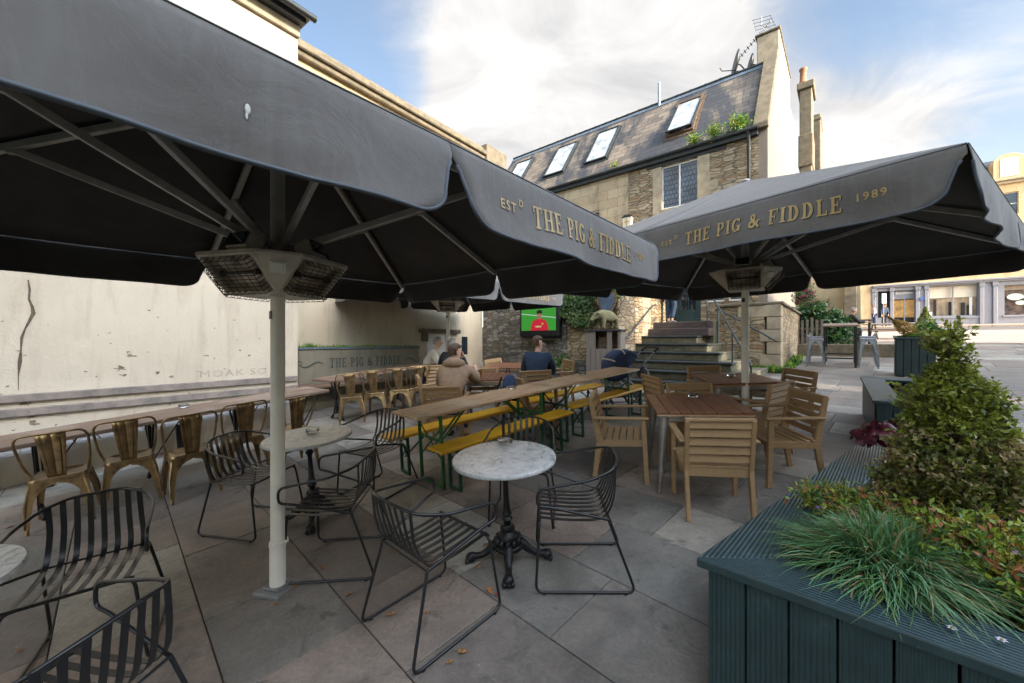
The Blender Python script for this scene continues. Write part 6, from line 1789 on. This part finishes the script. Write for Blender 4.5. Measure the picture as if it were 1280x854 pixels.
def person(label, X, Y, head, top, legs, hair, sit=True, lean=.12, arms='table', turn=0, hood=False, shoes='shoe', z=None, scale=1.0, female=False, hairlen=0):
    t = empty('person', label, 'person', (X, Y, g(X, Y) if z is None else z), R(head-90)); t.scale = (scale,)*3
    hp = .50 if sit else .93; B0 = Vector((0, -.08 if sit else 0, hp))
    ch = B0+Vector((0, .10+lean*.5, .34)); nk = B0+Vector((0, .10+lean, .54)); 
    hd = nk+Vector((0, .045, .15))
    tr = R(turn); fw = Vector((-math.sin(tr), math.cos(tr), 0)); rt = Vector((fw.y, -fw.x, 0))
    s = SK(); s.p('pel', B0, (.11, .09)).p('wst', B0+Vector((0, .02+lean*.2, .17)), (.10, .08), 'pel').p('chs', ch, (.12, .085), 'wst').p('nb', nk-Vector((0, .01, .03)), .058, 'chs').p('nk', nk+Vector((0, .01, .03)), .053, 'nb').p('jaw', nk+Vector((0, .02, .085))+fw*.02, (.058, .062), 'nk').p('crn', hd+fw*.005, (.072, .085), 'jaw').p('top', hd+Vector((0, 0, .06))-fw*.012, (.06, .072), 'crn')
    J = {}
    for sd in (-1, 1):
        sh = nk+Vector((sd*.17, -.01, -.07))
        if arms == 'table': el = sh+Vector((sd*.09, .14, -.24)); wr = el+Vector((-sd*.10, .22, .03)); hd_ = Vector((-sd*.5, .8, 0))
        elif arms == 'cross': el = sh+Vector((sd*.07, .08, -.27)); wr = el+Vector((-sd*.16, .18, .06)); hd_ = Vector((-sd*.9, .3, 0))
        elif arms == 'drink' and sd == 1: el = sh+Vector((.10, .16, -.20)); wr = el+Vector((-.05, .16, .16)); hd_ = Vector((-.3, .6, .5))
        elif arms == 'drink': el = sh+Vector((sd*.09, .14, -.24)); wr = el+Vector((-sd*.10, .22, .03)); hd_ = Vector((-sd*.5, .8, 0))
        else: el = sh+Vector((sd*.07, -.02, -.28)); wr = el+Vector((-sd*.01, .06, -.24)); hd_ = Vector((0, .1, -1))
        s.p('sh%d' % sd, sh, .055, 'chs').p('el%d' % sd, el, .042, 'sh%d' % sd).p('wr%d' % sd, wr, .030, 'el%d' % sd)
        hand(s, wr, hd_, (0, 0, 1) if abs(hd_.z) < .8 else (0, 1, 0), sd)
        hpj = B0+Vector((sd*.09, .02, -.02))
        if sit: kn = Vector((sd*.13, .38, .50)); an_ = Vector((sd*.12, .34, .10))
        else: kn = Vector((sd*.10, .04+.03*sd, .50)); an_ = Vector((sd*.10, .0-.02*sd, .10))
        toe = an_+Vector((0, .15, -.065))
        s.p('hi%d' % sd, hpj, .088, 'pel').p('kn%d' % sd, kn, .062, 'hi%d' % sd).p('an%d' % sd, an_, .040, 'kn%d' % sd).p('he%d' % sd, an_+Vector((0, 0, -.05)), .028, 'an%d' % sd).p('to%d' % sd, toe, .024, 'he%d' % sd)
        J[sd] = (sh, el, wr, hpj, kn, an_, toe)
    ex = MB()       # face: eyes, nose, ears, mouth added to the head
    e0 = hd+Vector((0, 0, -.005))
    for sd in (-1, 1):
        ex.ball(e0+fw*.082+rt*sd*.030, (.012, .010, .008), 8, 6); ex.ball(e0-fw*.0+rt*sd*.078+Vector((0, 0, -.008)), (.012, .020, .030), 8, 6)
    ex.ball(e0+fw*.098+Vector((0, 0, -.026)), (.013, .020, .022), 8, 6); ex.ball(e0+fw*.083+Vector((0, 0, -.068)), (.024, .010, .008), 8, 6)
    skinmesh('body', s.v, s.e, M['skin'], t, extra=ex)
    # clothing
    c = SK(); c.p('pel', B0+Vector((0, 0, -.02)), (.175, .145)).p('wst', B0+Vector((0, .02+lean*.2, .17)), (.165, .14), 'pel').p('chs', ch, (.19, .15), 'wst').p('nb', nk-Vector((0, .01, .035)), (.095, .085), 'chs')
    c.p('col', nk+Vector((0, 0, .015)), (.070, .065), 'nb')
    for sd in (-1, 1):
        sh, el, wr = J[sd][:3]
        c.p('s%d' % sd, sh, .088, 'chs').p('e%d' % sd, el, .068, 's%d' % sd).p('w%d' % sd, el.lerp(wr, .9), .048, 'e%d' % sd)
    ob = skinmesh('jacket', c.v, c.e, M[top], t)
    for v in ob.data.vertices:
        n_ = noise.noise(v.co*9)*.012+noise.noise(v.co*22)*.006; v.co += v.normal*n_
    if hood:
        mb = MB(); mb.ball(nk+Vector((0, -.05, -.01)), (.15, .105, .085), 16, 10); ho = mb.build('hood', M[top], t, smooth=180)
        for v in ho.data.vertices: v.co += v.normal*noise.noise(v.co*12)*.02
    l = SK(); l.p('p', B0+Vector((0, .0, -.02)), (.155, .12))
    for sd in (-1, 1):
        hpj, kn, an_ = J[sd][3:6]
        l.p('h%d' % sd, hpj, .105, 'p').p('k%d' % sd, kn, .080, 'h%d' % sd).p('a%d' % sd, an_+Vector((0, 0, .02)), .062, 'k%d' % sd)
    skinmesh('trousers', l.v, l.e, M[legs], t)
    for sd in (-1, 1):
        an_, toe = J[sd][5:7]
        k = SK(); k.p('a', an_+Vector((0, -.02, -.04)), .048).p('b', an_+Vector((0, .06, -.055)), .045, 'a').p('c', toe+Vector((0, .01, 0)), .040, 'b')
        sh_ = skinmesh('shoe', k.v, k.e, M[shoes], t)
        mb = MB(); mb.box(an_+Vector((0, .065, -.094)), (.085, .27, .018)); mb.build('sole', M['shoe_sole'], sh_, bevel=.006)
    # hair
    mb = MB(); c0 = hd+Vector((0, 0, .022))-fw*.012
    n, k = 20, 12; vs = []; fs = []
    for i in range(k+1):
        a = (math.pi*.60)*i/k
        for j in range(n):
            b = 2*math.pi*j/n; dv = Vector((math.sin(a)*math.cos(b), math.sin(a)*math.sin(b), math.cos(a)))
            fr = max(0, dv.dot(fw)); z_ = dv.z
            p = Vector((dv.x*.088, dv.y*.088, dv.z*.098))+fw*dv.dot(fw)*.014
            if fr > .2 and z_ < .45: p *= .70          # keep the face clear
            if fr < .15 and z_ < .1: p.z -= .035+hairlen
            p *= 1+.035*noise.noise(dv*6)
            vs.append(c0+p)
    for i in range(k):
        for j in range(n): fs.append((i*n+j, (i+1)*n+j, (i+1)*n+(j+1) % n, i*n+(j+1) % n))
    mb.add(vs, fs); mb.build('hair', M[hair], t, smooth=180)
    return t
p = at(557, 484, .81)
PX = Vector((p.x+.02, p.y+.26)); person('man in a tan hooded parka sitting with his back to the camera, face turned right', PX.x, PX.y, 82, 'coat', 'navy', 'hair_brown', lean=.20, arms='drink', turn=-62, hood=True, scale=1.04)
bgls = empty('beer_glass', 'glass of beer standing on the parka man\'s table', 'glass'); gp_ = at(600, 472, .76); bgls.location = gp_
mb = MB(); mb.lathe([(.028, 0), (.034, .10), (.040, .15), (.038, .15), (.032, .10), (.026, .01)], n=16); mb.build('glass', M['glass'], bgls, smooth=60)
mb = MB(); mb.lathe([(.025, .01), (.031, .10), (.034, .125)], n=16); mb.build('beer', M['beer'], bgls, smooth=60)
p = at(671, 464, .81); person('man in a dark blue jumper sitting with his back to the camera, head turned right', p.x+.02, p.y+.26, 80, 'jumper', 'navy', 'hair_brown', lean=.10, arms='cross', turn=-68, scale=1.04)
p = at(549, 457, .81); PY = Vector((p.x, p.y))
person('grey-haired man in a dark jacket, back to the camera, beside the far parasol pole', PY.x+.18, PY.y+.35, 92, 'black_cloth', 'navy', 'hair_grey', lean=.12, arms='table', turn=-35, scale=1.0)
person('older man in a pale jacket facing right by the small white door', PY.x-.42, PY.y+1.05, -5, 'white_cloth', 'navy', 'hair_grey', lean=.14, arms='table', turn=-8, scale=1.02)
p2_ = bp(-2.35, -1.0); person('person in jeans standing on the top step, upper body hidden by the parasol', p2_.x, p2_.y, 20, 'grey_cloth', 'jeans', 'hair_brown', sit=False, lean=0, arms='down', z=2.05)
person('man in black sitting at the small high table near the beige wall', 12.55, 14.95, -30, 'black_cloth', 'navy', 'hair_grey', lean=.16, arms='table', turn=0, z=g(12.55, 14.95)+.25)
sb = empty('bench', 'dark bench on which the man in black sits', 'bench', (12.5, 14.95, g(12.5, 14.95)), R(-39.2))
mb = MB(); mb.box((0, 0, .68), (.9, .4, .05)); mb.build('seat', M['bark'], sb, bevel=.006)
for sd in (-1, 1):
    for sy in (-1, 1): mb = MB(); mb.bx(sd*.38-.03, sd*.38+.03, sy*.15-.03, sy*.15+.03, 0, .655); mb.build('leg', M['plastic_black'], sb)
def onw(t_, n_): q_ = sp(t_, n_); return q_.x, q_.y
q_ = onw(-4.9, -1.6); person('woman in a pale pink top walking past the shops', q_[0], q_[1], 150, 'pink_cloth', 'navy', 'hair_brown', sit=False, lean=0, arms='down', z=g(*q_)+.1, hairlen=.1)
q_ = onw(-4.35, -1.4); person('person in a blue top standing by the shop doorway', q_[0], q_[1], -100, 'jeans', 'black_cloth', 'hair_brown', sit=False, lean=0, arms='down', z=g(*q_)+.1)
# street post with a pale sign
q_ = onw(-4.55, -3.0); t = empty('sign_post', 'thin post with a pale notice board in front of the shops', 'sign', (*q_, g(*q_)))
mb = MB(); mb.tube([(0, 0, 0), (0, 0, 2.6)], .04, 8); mb.build('post', M['galv'], t); mb = MB(); mb.box((0, -.05, 2.25), (.34, .03, .75)); mb.build('board', M['white_paint'], t, bevel=.01)
# ================================================================== pig statue
pg = empty('pig_statue', 'mossy stone pig statue standing on top of the board cupboard', 'statue', (0, 0, 0), R(-24+180-38))
pgp = Vector((2.27, 9.60)); pg.scale = (.86,)*3
pg.location = (pgp.x, pgp.y, 1.775)
s = SK()
s.p('rump', (0, -.26, .42), (.15, .17)).p('mid', (0, -.06, .41), (.21, .215), 'rump').p('sh', (0, .16, .42), (.155, .17), 'mid').p('nk', (0, .29, .42), (.125, .135), 'sh').p('hd', (0, .39, .37), (.095, .10), 'nk').p('sn', (0, .50, .29), (.055, .050), 'hd').p('sn2', (0, .575, .255), (.050, .048), 'sn')
for sd in (-1, 1):
    s.p('f%d' % sd, (sd*.10, .17, .27), .072, 'sh').p('g%d' % sd, (sd*.11, .19, .13), .046, 'f%d' % sd).p('h%d' % sd, (sd*.11, .19, .03), .044, 'g%d' % sd)
    s.p('b%d' % sd, (sd*.10, -.27, .28), .085, 'rump').p('c%d' % sd, (sd*.11, -.31, .16), .048, 'b%d' % sd).p('d%d' % sd, (sd*.11, -.28, .03), .044, 'c%d' % sd)
stone_pig = simple('mossy_statue_stone', (.17, .155, .085), .9, var=.3, scale=8, bstr=.6, c2=(.10, .10, .04))
skinmesh('body', s.v, s.e, stone_pig, pg)
for sd in (-1, 1):
    mb = MB(); b = Vector((sd*.075, .35, .47)); mb.leaf(b, (sd*.75, .35, -.15), (0, 0, 1), .17, .15, fold=.2); mb.build('ear', stone_pig, pg, solid=.012, smooth=180)
    mb = MB(); mb.ball((sd*.06, .455, .385), .011, 8, 6); mb.build('eye', M['gutter'], pg)
mb = MB(); mb.tube([(0, -.42, .47), (0, -.45, .50), (.025, -.46, .52), (.02, -.47, .48), (-.01, -.47, .49)], .010, 6); mb.build('tail', stone_pig, pg, smooth=60)
# ================================================================== pushchair
pr = at(783, 505); pc = empty('pushchair', 'navy pushchair with a hood and bags, parked at the end of the far beer table', 'pushchair', (1.95, 7.0, g(1.95, 7.0)), R(98)); pc.scale = (1.04,)*3
def wheel(x, y, r):
    mb = MB(); mb.tube([(x, y+r*math.cos(a*math.pi/12), r+r*math.sin(a*math.pi/12)*.9+.0) for a in range(24)], .016, 6, closed=True); w = mb.build('wheel', M['rubber'], pc, smooth=60)
    mb = MB()
    for k in range(5): a = k*1.257; mb.bar((x, y, r), (x, y+r*.88*math.cos(a), r+r*.80*math.sin(a)), .012, .018)
    mb.tube([(x-.025, y, r), (x+.025, y, r)], .018, 8); mb.tube([(x, y+r*.84*math.cos(a*math.pi/12), r+r*.84*math.sin(a*math.pi/12)) for a in range(24)], .007, 5, closed=True)
    mb.build('spokes', M['chrome'], w)
for s_ in (-1, 1): wheel(s_*.27, -.30, .145); wheel(s_*.19, .36, .10)
mb = MB()
for s_ in (-1, 1):
    mb.tube(fillet([(s_*.22, .36, .12), (s_*.24, .1, .42), (s_*.25, -.15, .66), (s_*.24, -.48, .98)], .1), .013, 8); mb.tube([(s_*.26, -.30, .15), (s_*.25, .0, .48)], .013, 8); mb.tube([(s_*.26, -.3, .15), (s_*.2, .36, .12)], .010, 8)
mb.tube([(-.26, -.30, .15), (.26, -.30, .15)], .012, 8); mb.build('chassis', M['galv'], pc, smooth=60)
mb = MB(); mb.tube(fillet([(-.24, -.44, .95), (-.24, -.52, 1.02), (.24, -.52, 1.02), (.24, -.44, .95)], .05), .02, 8); mb.build('handle', M['rubber'], pc, smooth=60)
s = SK(); s.p('a', (0, -.12, .62), (.17, .07)).p('b', (0, .12, .50), (.18, .07), 'a').p('c', (0, .36, .52), (.17, .06), 'b').p('d', (0, .46, .60), (.15, .05), 'c'); skinmesh('seat_body', s.v, s.e, M['navy'], pc)
mb = MB(); vs = []; fs = []; n, k = 14, 10        # hood
for i in range(n+1):
    a = R(-15+150*i/n)
    for j in range(k+1):
        b = -1+2*j/k; x = .235*b; r = .30*(1-.25*abs(b)**4)
        vs.append((x, .02+r*math.cos(a)*1.05, .70+r*math.sin(a)*.95))
for i in range(n):
    for j in range(k): fs.append((i*(k+1)+j, (i+1)*(k+1)+j, (i+1)*(k+1)+j+1, i*(k+1)+j+1))
mb.add(vs, fs)
for sd in (-1, 1):
    c = (.235*sd, .02, .70); cv = [c]+[(.235*sd, .02+.225*math.cos(R(-15+150*i/n))*1.05, .70+.225*math.sin(R(-15+150*i/n))*.95) for i in range(n+1)]
    mb.add(cv, [(0, i+1, i+2) for i in range(n)])
mb.build('hood', M['navy'], pc, smooth=60, solid=.01)
mb = MB()
for a in (25, 78):
    a = R(a); mb.tube([(.24*(-1+2*j/10), .02+.305*(1-.25*abs(-1+2*j/10)**4)*math.cos(a)*1.05, .70+.305*(1-.25*abs(-1+2*j/10)**4)*math.sin(a)*.95) for j in range(11)], .013, 6)
mb.build('hood_piping', M['white_cloth'], pc)
mb = MB(); mb.ball((.05, -.36, .60), (.15, .07, .13), 14, 10); mb.ball((-.13, -.33, .56), (.08, .07, .11), 12, 8); mb.bx(-.2, .2, -.2, .25, .20, .34); mb.build('changing_bag', M['grey_cloth'], pc, smooth=60)
mb = MB()
for k, c in enumerate(((0, 0, 0), (.05, .02, .0), (-.045, .01, .01), (.02, .03, .04))): mb.ball((.15+c[0], -.16+c[1], .66+c[2]), .038, 10, 8, m=k % 3)
mb.build('soft_toy', [simple('toy_yellow', (.7, .45, .02), .7), simple('toy_red', (.6, .06, .02), .7), simple('toy_blue', (.06, .15, .5), .7)], pc, smooth=180)
# ================================================================== backpack
bkp = at(637, 511, .46); bk = empty('backpack', 'dark blue backpack standing on the rear yellow bench', 'backpack', (bkp.x, bkp.y, bkp.z), R(50))
s = SK(); s.p('a', (0, 0, .09), (.13, .085)).p('b', (0, 0, .24), (.145, .09), 'a').p('c', (.0, .0, .38), (.115, .075), 'b').p('d', (0, 0, .46), (.07, .05), 'c')
skinmesh('main_bag', s.v, s.e, M['navy'], bk)
s = SK(); s.p('a', (0, -.10, .10), (.10, .045)).p('b', (0, -.10, .21), (.10, .04), 'a'); skinmesh('front_pocket', s.v, s.e, M['black_cloth'], bk)
mb = MB(); mb.tube(fillet([(-.03, .03, .47), (-.03, .03, .53), (.03, .03, .53), (.03, .03, .47)], .02), .007, 6); mb.tube([(.08, .07, .42), (.10, .13, .25), (.10, .09, .06), (.14, .1, -.06)], .012, 6); mb.tube([(-.08, .07, .42), (-.10, .13, .25), (-.10, .09, .06)], .012, 6); mb.build('strap', M['black_cloth'], bk)
# ================================================================== roof weeds, wall-foot weeds, fern pots
wz = EZ+.05; p = bp(-1.35, -.15)
shrub((p.x, p.y, wz), [((-.45, .35, .10), (.28, .14, .16)), ((0, 0, .14), (.30, .14, .2)), ((.5, -.4, .2), (.32, .14, .26))], 1300, [M['bright_grass'], M['lime'], M['yellow_leaf']], [4, 4, 1], 'bright weeds growing in the gutter of the stone pub', name='roof_weeds', cat='weeds', ls=.11, lw=.03, seed=23, stems=8)
p = bp(-4.6, .05); shrub((p.x, p.y, wz+.1), [((0, 0, .08), (.09, .08, .12))], 120, [M['lime']], [1], 'small lime weed clump lower on the slates, below the skylights', name='roof_weeds', cat='weeds', ls=.09, lw=.025, seed=24, stems=4)
def weeds(label, pts, n, h, seed):
    rnd = random.Random(seed); mb = MB()
    for i in range(n):
        k = rnd.random()*(len(pts)-1); a = Vector(pts[int(k)]); b = Vector(pts[min(int(k)+1, len(pts)-1)]); q = a.lerp(b, k-int(k))+Vector((rnd.uniform(-.12, .12), rnd.uniform(-.12, .12)))
        z = g(q.x, q.y); hh = h*rnd.uniform(.3, 1.1)
        mb.leaf((q.x, q.y, z), rdir(rnd, 1.6), rdir(rnd), hh, hh*.28, rnd.randrange(3))
    o = mb.build('weeds', [M['bright_grass'], M['ivy'], M['lime']]); tag(o, label, 'weeds', kind='stuff'); return o
c1 = bp(.5, -1.35); c2 = bp(.55, 2.0); c0_ = bp(-.3, -1.42)
weeds('weeds along the foot of the stone parapet', [(c0_.x, c0_.y), (c1.x, c1.y), (c2.x, c2.y)], 900, .22, 41)
wa = A.lerp(B, .75)+Vector((-.1, -.25))
shrub((wa.x, wa.y, g(wa.x, wa.y)+.2), [((0, 0, .18), (.28, .2, .2))], 380, [M['ivy'], M['bright_grass']], [2, 1], 'small leafy plant at the foot of the television wall', ls=.12, lw=.04, seed=27, stems=8)
# flower pot behind the barrel (dark)
# ================================================================== fallen leaves
LG = 'dead leaves scattered on the paving'
def leaf_obj(mat, seed, kind):
    rnd = random.Random(seed); t = MB(); n = 9; L = .035; vs = []; fs = []
    for i in range(n):
        u = i/(n-1); w = .55*math.sin(u*math.pi)**.8*(1+.25*math.sin(u*25+seed)); cz = .25*math.sin(u*3+seed)*.5
        vs += [(-w*L, (u-.5)*2*L, L*(.25+cz+.35*w)), (0, (u-.5)*2*L, L*(.12+cz)), (w*L*.9, (u-.5)*2*L, L*(.22+cz+.25*w))]
    for i in range(n-1):
        o = i*3; fs += [(o, o+1, o+4, o+3), (o+1, o+2, o+5, o+4)]
    t.add(vs, fs); t.tube([(0, -L, .01), (.005, -L*1.5, .012)], .0012, 4)
    o = t.build('fallen_leaf', mat, None, smooth=180, solid=.0006); return o
lfs = [(172, 640, 0, 'curled tan dead leaf beside the seat of the wire armchair at the left edge'), (13, 660, 1, 'red-brown dead leaf under the marble table at the left edge'), (25, 815, 0, 'tan dead leaf at the left edge, under the front of the nearest armchair'),
 (493, 690, 0, 'broad tan dead leaf between the cream pole and the chair seen from behind'), (384, 704, 0, 'tan dead leaf lying under the armchair right of the cream pole'), (402, 712, 0, 'tiny dead leaf right of the cream pole base'),
 (367, 735, 0, 'orange dead leaf touching the concrete foot of the cream pole'), (437, 745, 0, 'small dead leaf a little to the right of the cream pole foot'), (598, 710, 0, 'tan dead leaf by the left claw foot of the middle marble table'), (612, 741, 0, 'pale tan dead leaf between two legs in front of the middle marble table'),
 (621, 745, 1, 'red dead leaf in front of the middle marble table'), (578, 816, 0, 'orange dead leaf nearest the bottom of the picture'), (562, 830, 0, 'small dead leaf just right of a chair sled runner at the bottom'), (489, 770, 0, 'dead leaf beside the rear runner of the armchair seen from behind'), (533, 768, 0, 'dead leaf under the seat of the armchair seen from behind'), (608, 683, 0, 'tan dead leaf behind the middle marble table base'), (345, 757, 0, 'green-brown dead leaf just in front of the cream pole foot')]
base = {}
for i, (px, py, k, lb) in enumerate(lfs):
    key = (k, i % 3)
    if key not in base: o = leaf_obj(M['leaf_red'] if k else M['leaf_dry'], i % 3+1, 0); base[key] = o
    else: o = base[key].copy(); col.objects.link(o)
    o.location = at(px, py)+Vector((0, 0, .004)); o.rotation_euler = (R(random.uniform(-12, 12)), R(random.uniform(-12, 12)), random.uniform(0, 6)); sc_ = (.75, .55)[0 if i % 2 else 1]*(1.15 if 'broad' in lb or 'pale tan' in lb else .8); o.scale = (sc_*1.3,)*3
    tag(o, lb, 'leaf', LG)
# ================================================================== LIGHT, SKY, CAMERA
terrace('tall unseen terrace block behind the camera, added to shade the courtyard', 15.0, -26, 9.82, 18.7)
terrace('lower unseen terrace block behind the camera to the right, added as shade across a narrow alley', 15.0, 10.36, 24, 13.0)
sun_az = Vector((.707, -.707)); EL = R(27)
sl_ = bpy.data.lights.new('sun', 'SUN'); sl_.energy = 2.1; sl_.angle = R(.5); sl_.color = (1, .87, .70)
so = bpy.data.objects.new('sun', sl_); col.objects.link(so)
dv = Vector((sun_az.x*math.cos(EL), sun_az.y*math.cos(EL), math.sin(EL)))
so.rotation_euler = (-dv).to_track_quat('-Z', 'Y').to_euler()
w = bpy.data.worlds.new('World'); scene.world = w; w.use_nodes = True; nt = w.node_tree
bg = nt.nodes['Background']
sk = nt.nodes.new('ShaderNodeTexSky'); sk.sky_type = 'NISHITA'; sk.sun_disc = False; sk.sun_elevation = EL; sk.sun_rotation = math.atan2(sun_az.x, sun_az.y)
sk.air_density = 1.0; sk.dust_density = .6; sk.ozone_density = 1.6
tc_ = nt.nodes.new('ShaderNodeTexCoord'); sep = nt.nodes.new('ShaderNodeSeparateXYZ'); nt.links.new(tc_.outputs['Generated'], sep.inputs[0])
def mth(op, a, b=0, cl=False): return math_n(nt, op, a, b, cl)
zz = mth('ADD', mth('MAXIMUM', sep.outputs[2], 0), .18)
cx = nt.nodes.new('ShaderNodeCombineXYZ'); nt.links.new(mth('DIVIDE', sep.outputs[0], zz), cx.inputs[0]); nt.links.new(mth('DIVIDE', sep.outputs[1], zz), cx.inputs[1])
mp = nt.nodes.new('ShaderNodeMapping'); nt.links.new(cx.outputs[0], mp.inputs[0]); mp.inputs['Location'].default_value = (3.2, 1.1, 0); mp.inputs['Rotation'].default_value = (0, 0, R(25)); mp.inputs['Scale'].default_value = (.8, 1.25, 1)
n1 = noise_t(nt, mp.outputs[0], .55, 9, .56, .35)
n2 = noise_t(nt, mp.outputs[0], 2.2, 7, .6, .8)
# a broad cloud bank ahead, thinner wisps right, blue gap left
def lobe(dx, dy, k, amp):
    v = nt.nodes.new('ShaderNodeVectorMath'); v.operation = 'DISTANCE'; nt.links.new(cx.outputs[0], v.inputs[0]); v.inputs[1].default_value = (dx, dy, 0)
    return mth('MULTIPLY', mth('SUBTRACT', 1, mth('DIVIDE', v.outputs['Value'], k), True), amp)
bias = mth('ADD', lobe(.16, 1.36, .78, .62), lobe(1.0, 1.45, .5, .22))
bias = mth('SUBTRACT', bias, lobe(-.80, 1.15, .75, .25))
f = mth('ADD', mth('ADD', mth('MULTIPLY', n1, .8), mth('MULTIPLY', n2, .22)), bias)
mask = ramp(nt, f, [(.30, (0, 0, 0)), (.48, (.08, .08, .08)), (.57, (.38, .38, .38)), (.64, (1, 1, 1))])
shade = ramp(nt, n2, [(.30, (1.7, 1.70, 1.74)), (.62, (2.75, 2.69, 2.62))])
skb = mixc(nt, 1, sk.outputs[0], (.92, .84, .74), 'MULTIPLY')
mx = mixc(nt, mask, skb, shade)
sd_ = nt.nodes.new('ShaderNodeVectorMath'); sd_.operation = 'DOT_PRODUCT'; nt.links.new(tc_.outputs['Generated'], sd_.inputs[0]); sd_.inputs[1].default_value = (.62, -.62, .48)
gl = mth('ADD', 1, mth('MULTIPLY', mth('MAXIMUM', mth('SUBTRACT', sd_.outputs['Value'], .34), 0), 12.0))
mx = mixc(nt, mask, skb, shade); vm = nt.nodes.new('ShaderNodeVectorMath'); vm.operation = 'SCALE'; nt.links.new(mx, vm.inputs[0]); nt.links.new(gl, vm.inputs['Scale'])
wt = mixc(nt, mth('MULTIPLY', mth('SUBTRACT', gl, 1), .4, True), (1, 1, 1), (1.06, .98, .86)); fin = mixc(nt, 1, vm.outputs[0], wt, 'MULTIPLY')
nt.links.new(fin, bg.inputs[0]); bg.inputs[1].default_value = .10
cam = bpy.data.cameras.new('camera'); cam.lens = F/1280*36; cam.sensor_width = 36; cam.clip_end = 2000; cam.clip_start = .05
co = bpy.data.objects.new('camera', cam); col.objects.link(co); co.location = (0, 0, 1.5); co.rotation_euler = (R(90), 0, 0)
scene.camera = co
scene.view_settings.view_transform = 'Standard'; scene.view_settings.look = 'None'; scene.view_settings.gamma = 1; scene.view_settings.exposure = 2.0
scene.render.resolution_x = 1024; scene.render.resolution_y = 683
scene.render.engine = 'CYCLES'
scene.cycles.max_bounces = 8; scene.cycles.transparent_max_bounces = 8
